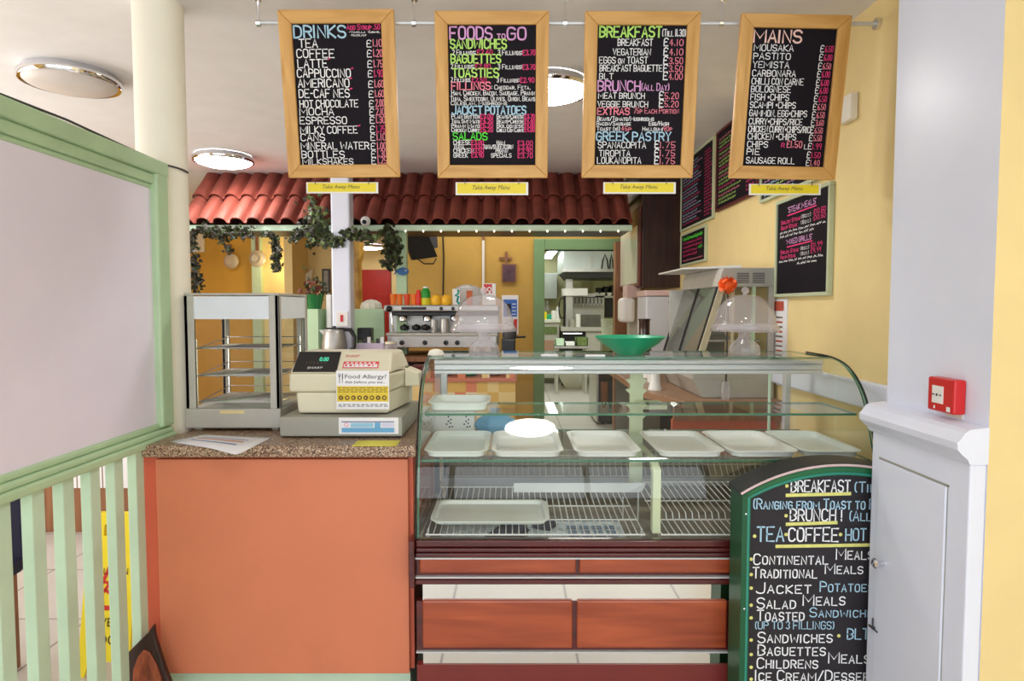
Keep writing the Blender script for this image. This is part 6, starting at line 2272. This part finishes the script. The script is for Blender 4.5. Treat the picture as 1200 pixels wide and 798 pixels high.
# orange flower on a stem
q = P(853, 334, 3.08)
t = T('orange_flower', 'fluffy orange flower on a thin stem before the food warmer', 'flower', (q.x, 3.08, RCZ))
b = MB()
for i in range(60):
    d = Vector((random.gauss(0, 1), random.gauss(0, 1), random.gauss(0, 1))).normalized()
    o_ = d.orthogonal().normalized() * 0.008
    pc = Vector((q.x, 3.085, q.z))
    b.add([pc + o_, pc - o_, pc + d * 0.04 - o_ * 1.4, pc + d * 0.046, pc + d * 0.04 + o_ * 1.4], [(0, 1, 2, 3, 4)])
b.ball((q.x, 3.085, q.z), 0.03, 12)
b.build('bloom', mat('orange petals', (246, 104, 36), 0.6), t)
MB().tube([(q.x, 3.085, q.z - 0.03), (q.x + 0.004, 3.088, q.z - 0.1), (q.x + 0.002, 3.09, RCZ + 0.05)], 0.005, 6).build('stem', M['darkgrey'], t)
MB().lathe([(0.02, 0.0005), (0.024, 0.06), (0.018, 0.09)], (q.x + 0.002, 3.09, RCZ), 16).build('vase', M['cut'], t)
# white vase and bits on the side counter
q = P(777, 460, 3.25)
b = MB().lathe([(0.036, 0), (0.037, 0.006), (0.03, 0.03), (0.026, 0.07), (0.029, 0.11), (0.024, 0.11), (0.02, 0.07), (0.001, 0.03)], (max(q.x, rcx0 + 0.05), 3.45, RCZ + 0.0003), 26)
tag(b.build('vase', M['whiteplastic']), 'small white waisted vase on the side counter seen through the case glass', 'vase')
# leaflet rack strip of paper beside the warmer on the wall
a_, c_ = ONX(913, 416, XR), ONX(924, 350, XR)
t = tag(MB().box(XR - 0.006, XR - 0.0005, c_.y, a_.y + 0.08, 1.12, ONX(918, 350, XR).z).build('price_list', M['paper']), 'narrow paper list with red print on the yellow wall beside the food warmer', 'notice')
f = plane_fn((XR - 0.006, a_.y + 0.08, 1.12), (0, -1, 0), (0, 0, 1))
b = MB()
w_ = a_.y + 0.08 - c_.y
hh_ = ONX(918, 350, XR).z - 1.12
rect(b, f, w_ * .1, w_ * .8, hh_ * .86, hh_ * .97, 0)
for i in range(14):
    rect(b, f, w_ * .3, w_ * .75, hh_ * (.06 + i * .055), hh_ * (.06 + i * .055 + .02), i % 2)
b.build('print', [mat('dull red print', (190, 80, 60), 0.6), mat('grey brown print', (120, 110, 100), 0.6)], t)

# tall appliances at the far end of the side counter
q0, q1 = P(748, 390, 4.3), P(800, 345, 4.3)
wb = T('water_boiler', 'pale grey water boiler at the far end of the side counter', 'water boiler', ((q0.x + q1.x) / 2, 4.4, RCZ))
MB().box(X(757, 370, 4.3), X(800, 370, 4.3), 4.3, 4.6, RCZ + 0.0005, Z(347, 4.3)).build('body', mat('pale grey enamel', (200, 202, 208), 0.4), wb, bevel=0.01)
MB().box(X(756, 345, 4.3), X(801, 345, 4.3), 4.29, 4.6, Z(347, 4.3) + 0.0005, Z(340, 4.3)).build('top', mat('pale pink enamel', (204, 176, 170), 0.4), wb, bevel=0.006)
f = plane_fn((X(783, 352, 4.3), 4.3, Z(356, 4.3)), (1, 0, 0), (0, 0, 1), 0.002)
b = MB()
rect(b, f, 0.0, 0.08, 0.0, 0.02)
b.build('name_strip', M['greymetal'], wb)
q = P(757, 385, 4.05)
gr = T('blender', 'dark bodied blender on a white base beside the water boiler', 'blender', (q.x, 4.05, RCZ))
x = X(757, 385, 4.05)
MB().lathe([(0.062, 0.0005), (0.06, 0.02), (0.052, 0.12), (0.055, 0.165)], (x, 4.05, RCZ), 4, 0).build('base', M['whiteplastic'], gr, bevel=0.006)
MB().lathe([(0.05, 0.166), (0.046, 0.18), (0.034, 0.2), (0.034, 0.36), (0.04, 0.375), (0.001, 0.38)], (x - 0.01, 4.05, RCZ), 24).build('jug', mat('dark brown jug', (52, 34, 30), 0.2, coat=0.5), gr)
MB().tube([(x + 0.04, 4.05, RCZ + 0.17), (x + 0.12, 4.03, RCZ + 0.16), (x + 0.16, 4.02, RCZ + 0.05), (x + 0.17, 4.02, RCZ + 0.004)], 0.004, 6).build('flex', M['black'], gr)
# white towel dispenser hung at the post
q = P(736, 352, 5.2)
td = T('towel_dispenser', 'white towel dispenser with a hanging roll right of the timber door post', 'dispenser', (q.x, 5.25, q.z))
MB().box(X(728, 360, 5.2), X(745, 360, 5.2), 5.2, 5.4, Z(378, 5.2), Z(349, 5.2)).build('roll', M['whiteplastic'], td, bevel=0.03)
MB().box(X(735, 345, 5.2), X(752, 345, 5.2), 5.22, 5.42, Z(349, 5.2), Z(334, 5.2)).build('housing', mat('pale pink enamel', (204, 176, 170)), td, bevel=0.01)
MB().box(X(741, 345, 5.2), X(752, 345, 5.2), 5.3, 5.42, RCZ - 0.05, Z(349, 5.2)).build('stand', M['steeldull'], td)
MB().box(X(738, 345, 5.2), X(756, 345, 5.2), 5.24, 5.46, 0, RCZ - 0.05).build('base', M['midbrown'], td)
q = P(735, 386, 5.1)
t = tag(MB().lathe([(0.035, 0.0005), (0.045, 0.1), (0.04, 0.1), (0.03, 0.01), (0.001, 0.01)], (X(766, 386, 3.8), 3.8, RCZ), 20).build('cup', M['whiteplastic']), 'white cup on the side counter before the blender', 'cup')
# dark wall cabinet with a lit glass side
wy0, wy1 = 5.0, 5.95
wx_ = X(753, 280, wy0)
wc = T('wall_cabinet', 'dark brown wall cabinet at the right end of the canopy', 'cabinet', ((wx_ + XR) / 2, 5.4, Z(337, wy0)))
MB().box(wx_, XR - 0.001, wy0, wy1, Z(337, wy0), Z(228, wy0)).build('carcass', M['brown'], wc, bevel=0.004)
sd = MB().box(wx_ - 0.02, wx_ - 0.0005, wy0 + 0.04, wy1 - 0.02, Z(335, wy0), Z(240, wy0)).build('side_door', wood('reddish frame', (84, 36, 28), (120, 58, 42), 'Z', 3, 10), wc, bevel=0.004)
MB().box(wx_ - 0.024, wx_ - 0.0205, wy0 + 0.1, wy1 - 0.08, Z(331, wy0), Z(262, wy0)).build('pane', mat('pale cabinet glass', (214, 218, 200), 0.1), sd)
MB().box(wx_ - 0.03, XR - 0.001, wy0 - 0.015, wy1, Z(228, wy0), ZC - 0.001).build('top_box', M['brown'], wc)

# ================================================================== kitchen beyond the doorway
st_ = M['steel']
HY = 9.7
hd = T('extractor_hood', 'stainless extractor hood with dark underside over the kitchen range', 'extractor hood', (X(695, 310, HY), HY, Z(325, HY)))
hx0_, hx1_ = X(660, 310, HY), X(742, 310, HY)
b = MB()
b.hexa([(hx0_, HY, Z(318, HY)), (hx1_, HY, Z(318, HY)), (hx1_, 11.0, Z(318, HY)), (hx0_, 11.0, Z(318, HY)), (hx0_ + 0.02, HY + 0.1, ZC - 0.001), (hx1_, HY + 0.1, ZC - 0.001), (hx1_, 11.0, ZC - 0.001), (hx0_ + 0.02, 11.0, ZC - 0.001)])
b.build('canopy', mat('dull hood steel', (188, 196, 194), 0.45, 0.2, 0.08, 3), hd)
b = MB()
b.hexa([(X(675, 322, HY), HY + 0.1, Z(325, HY)), (hx1_ - 0.1, HY + 0.1, Z(325, HY)), (hx1_ - 0.02, 10.9, Z(325, HY)), (hx0_ + 0.1, 10.9, Z(325, HY)),
        (hx0_ + 0.03, HY + 0.02, Z(318.2, HY)), (hx1_ - 0.01, HY + 0.02, Z(318.2, HY)), (hx1_ - 0.01, 10.9, Z(318.2, HY)), (hx0_ + 0.03, 10.9, Z(318.2, HY))])
b.build('filter_bank', M['darkgrey'], hd)
MB().box(hx0_ - 0.02, hx1_, HY - 0.015, HY + 0.0, Z(318.5, HY), Z(315, HY)).build('gutter', st_, hd)
MB().box(hx0_ + 0.42, hx0_ + 0.44, HY - 0.003, HY + 0.03, Z(315, HY), Z(300, HY)).build('seam', M['steeldull'], hd)
for px in (709, 716.5):
    q = P(px, 303, HY - 0.08)
    t = T('tongs', ('wide' if px == 709 else 'narrow') + ' black kitchen tongs hanging on the hood front, ' + ('left pair' if px == 709 else 'right pair'), 'tongs', (q.x, q.y, q.z), 'tongs on the hood')
    s_ = 0.05 if px == 709 else 0.025
    MB().tube([(q.x - s_, q.y, q.z - 0.15), (q.x - s_ * .7, q.y, q.z - 0.03), (q.x, q.y, q.z + 0.06), (q.x + s_ * .7, q.y, q.z - 0.03), (q.x + s_, q.y, q.z - 0.15)], 0.012, 6).build('arms', M['black'], t)
    MB().tube([(q.x, q.y, q.z + 0.06), (q.x, HY + 0.02, q.z + 0.075)], 0.006, 6).build('hook', M['chrome'], t)
# fluorescent fitting hung in the kitchen
q = P(647, 298, 10.2)
t = T('strip_light', 'lit fluorescent strip hanging at the left of the kitchen beside the hood', 'strip light', (q.x, 10.2, q.z))
MB().box(q.x - 0.09, q.x + 0.07, 9.45, 11.2, q.z + 0.03, q.z + 0.07).build('fitting', M['whiteplastic'], t)
MB().box(q.x - 0.07, q.x + 0.05, 9.5, 11.15, q.z, q.z + 0.029).build('tube', M['tube'], t, bevel=0.01)
for y in (9.7, 10.9):
    MB().tube([(q.x, y, q.z + 0.07), (q.x, y, ZC - 0.0005)], 0.008, 6).build('rod', M['whiteplastic'], t)
area('kitchen_fill_light', (0.8, 7.9, 2.57), (0, 0, 0), 1.0, 1.4, 62, (0.98, 1.0, 0.95))  # extra fill added over the kitchen, apart from the strip light


def kbox(px0, px1, py0, py1, Y, d, m, name, label, cat, bev=0.006):
    a_, c_ = P(px0, py1, Y), P(px1, py0, Y)
    return tag(MB().box(a_.x, c_.x, Y, Y + d, a_.z, c_.z).build(name, m, bevel=bev), label, cat)


kbox(632, 653, 320, 350, 10.95, 0.44, mat('grey cabinet', (172, 178, 172), 0.4, 0.2), 'wall_cupboard', 'grey wall cupboard at the left of the kitchen', 'cupboard')
WKY = 9.9
wl = T('kitchen_worktop', 'stainless kitchen worktop at the left behind the doorway', 'worktop', (X(645, 385, WKY), WKY + 0.3, KF))
a_, c_ = P(628, 384, WKY), P(657, 376, WKY)
MB().box(a_.x, c_.x, WKY, WKY + 0.9, Z(378, WKY), Z(374.5, WKY)).build('top', mat('pale worktop', (214, 218, 206), 0.35), wl, bevel=0.005)
MB().box(a_.x, c_.x - 0.02, WKY + 0.05, WKY + 0.85, KF + 0.1, Z(378, WKY)).build('body', M['steeldull'], wl)
MB().box(a_.x + 0.1, c_.x - 0.05, WKY + 0.04, WKY + 0.0495, Z(392, WKY), Z(383, WKY)).build('drawer_front', M['leaflight'], wl)
MB().box(a_.x + 0.1, c_.x - 0.1, WKY + 0.035, WKY + 0.0495, Z(415, WKY), Z(399, WKY)).build('door', mat('brown melamine', (176, 138, 116), 0.5), wl)
for x in (a_.x + 0.02, c_.x - 0.08):
    MB().box(x, x + 0.05, WKY + 0.08, WKY + 0.13, KF, KF + 0.1).build('leg', M['black'], wl)
TOPK = Z(374.5, WKY)
for px, m, r, h, l in ((637, M['signyellow'], 0.055, 0.12, 'yellow tub on the left kitchen worktop'), (643.5, M['bowlgreen'], 0.04, 0.08, 'small green pot on the left kitchen worktop'), (649, M['whiteplastic'], 0.045, 0.14, 'white jar on the left kitchen worktop'), (654, M['whiteplastic'], 0.03, 0.2, 'tall white bottle on the left kitchen worktop')):
    tag(MB().lathe([(r * .9, 0.0005), (r, 0.02), (r, h * .8), (r * .8, h), (0.001, h)], (X(px, 372, WKY + 0.15), WKY + 0.15, TOPK), 18).build('tub', m), l, 'tub', 'tubs on the kitchen worktop')
for k, px in enumerate((638, 642)):
    q = P(px, 358, 11.3)
    tag(MB().box(q.x - 0.03, q.x + 0.02, 11.36, 11.399, q.z - 0.09, q.z + 0.09).build('notice', M['paper']), 'small white notice on the kitchen end wall, ' + ('left' if k == 0 else 'right') + ' of the pair under the cupboard', 'notice')
# plain black ring by the upright, built as part of the range
q = P(659, 361, 9.95)
hoop_c = q
# range with back plate and utensil rail
RY_ = 10.0
ut = T('range_unit', 'steel range with dark oven and tall back plate below the hood', 'range', (X(685, 380, RY_), RY_ + 0.3, KF))
MB().box(X(663, 380, RY_), X(671, 380, RY_), RY_, RY_ + 0.1, Z(388, RY_), Z(327, RY_)).build('upright', st_, ut)
MB().box(X(660.5, 380, RY_), X(662.8, 380, RY_), RY_, RY_ + 0.1, Z(388, RY_), Z(345, RY_)).build('dark_edge', M['black'], ut)
MB().box(X(668, 380, RY_ + 0.3), X(708, 380, RY_ + 0.3), RY_ + 0.3, RY_ + 0.34, Z(388, RY_ + 0.3), Z(344, RY_ + 0.3)).build('back_plate', st_, ut)
MB().box(X(660, 346, RY_), X(688, 346, RY_), RY_ - 0.06, RY_ + 0.3, Z(346.5, RY_), Z(338, RY_)).build('plate_shelf', M['whiteplastic'], ut)
MB().box(X(656, 390, RY_), X(704, 390, RY_), RY_ - 0.3, RY_ + 0.35, Z(388, RY_ - .3), Z(383.5, RY_ - .3)).build('hob_top', M['steeldull'], ut)
MB().box(X(679, 375, RY_), X(704, 375, RY_), RY_ + 0.0, RY_ + 0.3, Z(383.4, RY_ - .3), Z(369, RY_)).build('griddle', mat('dark griddle', (92, 92, 82), 0.5, var=0.3), ut)
MB().box(X(657, 400, RY_), X(684, 400, RY_), RY_ - 0.25, RY_ + 0.3, Z(416, RY_ - .25), Z(388.2, RY_ - .25)).build('oven_door', M['black'], ut)
MB().box(X(684.2, 400, RY_), X(703, 400, RY_), RY_ - 0.26, RY_ + 0.3, Z(416, RY_ - .25), Z(388.2, RY_ - .25)).build('oven_front', M['steeldull'], ut)
MB().box(X(657, 430, RY_), X(703, 430, RY_), RY_ - 0.2, RY_ + 0.3, KF + 0.12, Z(416.2, RY_ - .25)).build('base', M['greymetal'], ut)
for px in (659, 701):
    x = X(px, 440, RY_)
    MB().box(x - 0.025, x + 0.025, RY_ - 0.18, RY_ - 0.13, KF, KF + 0.12).build('leg', M['black'], ut)
MB().tube([(hoop_c.x + 0.05 * math.cos(2 * PI * i / 24), 9.99, hoop_c.z + 0.16 * math.sin(2 * PI * i / 24)) for i in range(24)], 0.01, 6, closed=True).build('black_ring', M['black'], ut)
MB().tube([P(660, 391, RY_ - .27), P(682, 391, RY_ - .27)], 0.012, 8).build('oven_handle', M['chrome'], ut)
MB().tube([P(671, 348.5, RY_ + .22), P(709, 348.5, RY_ + .22)], 0.008, 6).build('utensil_rail', M['chrome'], ut)
for i in range(8):
    px = 674 + i * 4.4
    q = P(px, 349, RY_ + .2)
    t = T('ladle', 'steel ladle hanging in a row from the rail behind the kitchen range', 'ladle', (q.x, RY_ + .2, q.z - 0.1), 'ladles on the utensil rail')
    MB().tube([(q.x, RY_ + .205, q.z + 0.012), (q.x, RY_ + .19, q.z - 0.09)], 0.009, 6).build('handle', M['darkgrey'], t)
    MB().lathe([(0.001, -0.14), (0.022, -0.13), (0.026, -0.09), (0.022, -0.09)], (q.x, RY_ + .2, q.z), 12).build('bowl', M['steel'], t)
kbox(681, 695, 330, 343.5, 10.9, 0.02, mat('pale board', (212, 206, 160), 0.5), 'chopping_board', 'pale chopping board upright behind the range', 'chopping board')
SHY = 10.3
kbox(697, 722, 346.5, 349, SHY, 0.45, st_, 'pan_shelf', 'steel shelf holding black pans at the right of the kitchen', 'shelf', 0.002)
kbox(709, 722, 349.2, 372, SHY + 0.1, 0.35, M['black'], 'dark_cupboard', 'dark open cupboard under the pan shelf', 'cupboard', 0.004)
for k, px in enumerate((702, 710, 718)):
    z0 = Z(346.5, SHY) + 0.0005
    x = X(px, 344, SHY + 0.15)
    t = T('saucepan', ('leftmost', 'middle', 'rightmost')[k] + ' black saucepan on the steel shelf at the right of the kitchen', 'saucepan', (x, SHY + 0.15, z0), 'black saucepans on the shelf')
    MB().lathe([(0.05, 0), (0.058, 0.01), (0.058, 0.13 + 0.02 * k), (0.05, 0.13 + 0.02 * k), (0.048, 0.012), (0.001, 0.012)], (x, SHY + 0.15, z0), 18).build('body', M['black'], t)
    MB().tube([(x + 0.01, SHY + 0.1, z0 + 0.1), (x + 0.015, SHY - 0.04, z0 + 0.12)], 0.009, 6).build('handle', M['black'], t)
for k, px in enumerate((698.5, 706.5, 714)):
    x = X(px, 345, SHY + 0.05)
    tag(MB().lathe([(0.03, 0), (0.045, 0.05), (0.04, 0.05), (0.001, 0.01)], (x, SHY + 0.045, Z(346.5, SHY) + 0.0005), 14).build('cup', M['cream']), ('leftmost', 'middle', 'rightmost')[k] + ' cream cup before the black pans on the kitchen shelf', 'cup', 'cups on the pan shelf')
for px, r, h, l in ((671, 0.06, 0.12, 'small steel pot on the range, left one'), (677.5, 0.04, 0.2, 'tall steel pot on the range, right one')):
    x = X(px, 380, RY_ - .15)
    tag(MB().lathe([(r, 0.0005), (r, h), (r * .93, h), (r * .9, 0.01), (0.001, 0.01)], (x, RY_ - .15, Z(383.5, RY_ - .3)), 20).build('pot', M['whiteplastic'] if r < .06 else st_), l, 'pot', 'pots on the range')
# prep table with crates, nearer
TY_ = 8.8
pt_ = T('prep_table', 'stainless prep table before the dark oven in the kitchen', 'table', (X(680, 410, TY_), TY_ + .15, KF))
a_, c_ = P(650, 404, TY_), P(690, 404, TY_)
tz = Z(406, TY_)
MB().box(a_.x, c_.x, TY_, TY_ + .4, tz - 0.03, tz).build('top', st_, pt_, bevel=0.004)
for x in (a_.x + 0.02, c_.x - 0.05):
    for y in (TY_ + .02, TY_ + .34):
        MB().box(x, x + 0.03, y, y + 0.03, KF, tz - 0.03).build('leg', M['steeldull'], pt_)
for px, w_, h, m, l in ((656, 0.13, 0.10, M['mint2'], 'pale green crate on the prep table'), (668, 0.14, 0.055, M['whiteplastic'], 'shallow white box on the prep table'), (682, 0.16, 0.12, M['leaflight'], 'olive green vegetable box on the prep table')):
    x = X(px, 400, TY_ + .1)
    b = MB()
    y0, y1 = TY_ + .06, TY_ + .3
    b.box(x - w_ / 2, x + w_ / 2, y0, y0 + 0.01, tz + 0.0003, tz + h)
    b.box(x - w_ / 2, x + w_ / 2, y1 - 0.01, y1, tz + 0.0003, tz + h)
    b.box(x - w_ / 2, x - w_ / 2 + 0.01, y0, y1, tz + 0.0003, tz + h)
    b.box(x + w_ / 2 - 0.01, x + w_ / 2, y0, y1, tz + 0.0003, tz + h)
    b.box(x - w_ / 2, x + w_ / 2, y0, y1, tz + 0.0003, tz + 0.01)
    tag(b.build('crate', m), l, 'crate')
# heap of greens and dishes right of the table
BYY = 7.9
t = T('stool', 'plain steel stool under the pale bucket', 'stool', (X(712, 385, BYY), BYY, KF))
x = X(712, 385, BYY)
zz = Z(396, BYY)
MB().lathe([(0.13, zz - 0.03), (0.13, zz)], (x, BYY, 0), 24).build('seat', st_, t)
for a in range(4):
    ca, sa = math.cos(a * PI / 2 + .7), math.sin(a * PI / 2 + .7)
    MB().tube([(x + .1 * ca, BYY + .1 * sa, zz - 0.03), (x + .13 * ca, BYY + .13 * sa, KF + 0.001)], 0.012, 8).build('leg', st_, t)
t = T('bucket', 'pale plastic bucket on a stool at the right of the doorway', 'bucket', (x, BYY, zz))
MB().lathe([(0.07, 0.0005), (0.08, 0.22), (0.086, 0.23), (0.076, 0.23), (0.065, 0.012), (0.001, 0.012)], (x, BYY, zz), 24).build('pail', mat('pale green pail', (196, 206, 190), 0.4), t)
MB().tube([(x - 0.084, BYY, zz + 0.21), (x - 0.06, BYY - .08, zz + 0.15), (x, BYY - .1, zz + 0.12), (x + 0.06, BYY - .08, zz + 0.15), (x + 0.084, BYY, zz + 0.21)], 0.004, 6).build('handle', M['steel'], t)
b = MB()
b.lathe([(0.12, 0.0005), (0.2, 0.14), (0.24, 0.26), (0.22, 0.26), (0.17, 0.13), (0.001, 0.02)], (X(673, 445, 9.35), 9.55, KF), 24)
tag(b.build('basin', M['whiteplastic']), 'white basin on the kitchen floor seen through the display case', 'basin')
# fridge side at the right of the doorway floor
t = T('fridge', 'dark fronted low fridge just inside the doorway at the right', 'fridge', (X(712, 450, 6.6), 6.9, KF))
fx = X(701, 470, 6.5)
MB().box(fx, fx + 0.55, 6.5, 7.1, KF + 0.03, 0.84).build('body', M['darkgrey'], t, bevel=0.006)
MB().box(fx - 0.02, fx - 0.0005, 6.48, 7.1, KF + 0.03, 0.85).build('edge_strip', M['alu'], t)
MB().box(X(704, 470, 6.49), X(712, 470, 6.49), 6.49, 6.4995, KF + 0.1, 0.74).build('door_panel', M['midbrown'], t)
for dx in (0.03, 0.48):
    for y in (6.53, 7.03):
        MB().box(fx + dx, fx + dx + 0.04, y, y + 0.04, KF, KF + 0.03).build('foot', M['black'], t)

bpy.context.view_layer.update()
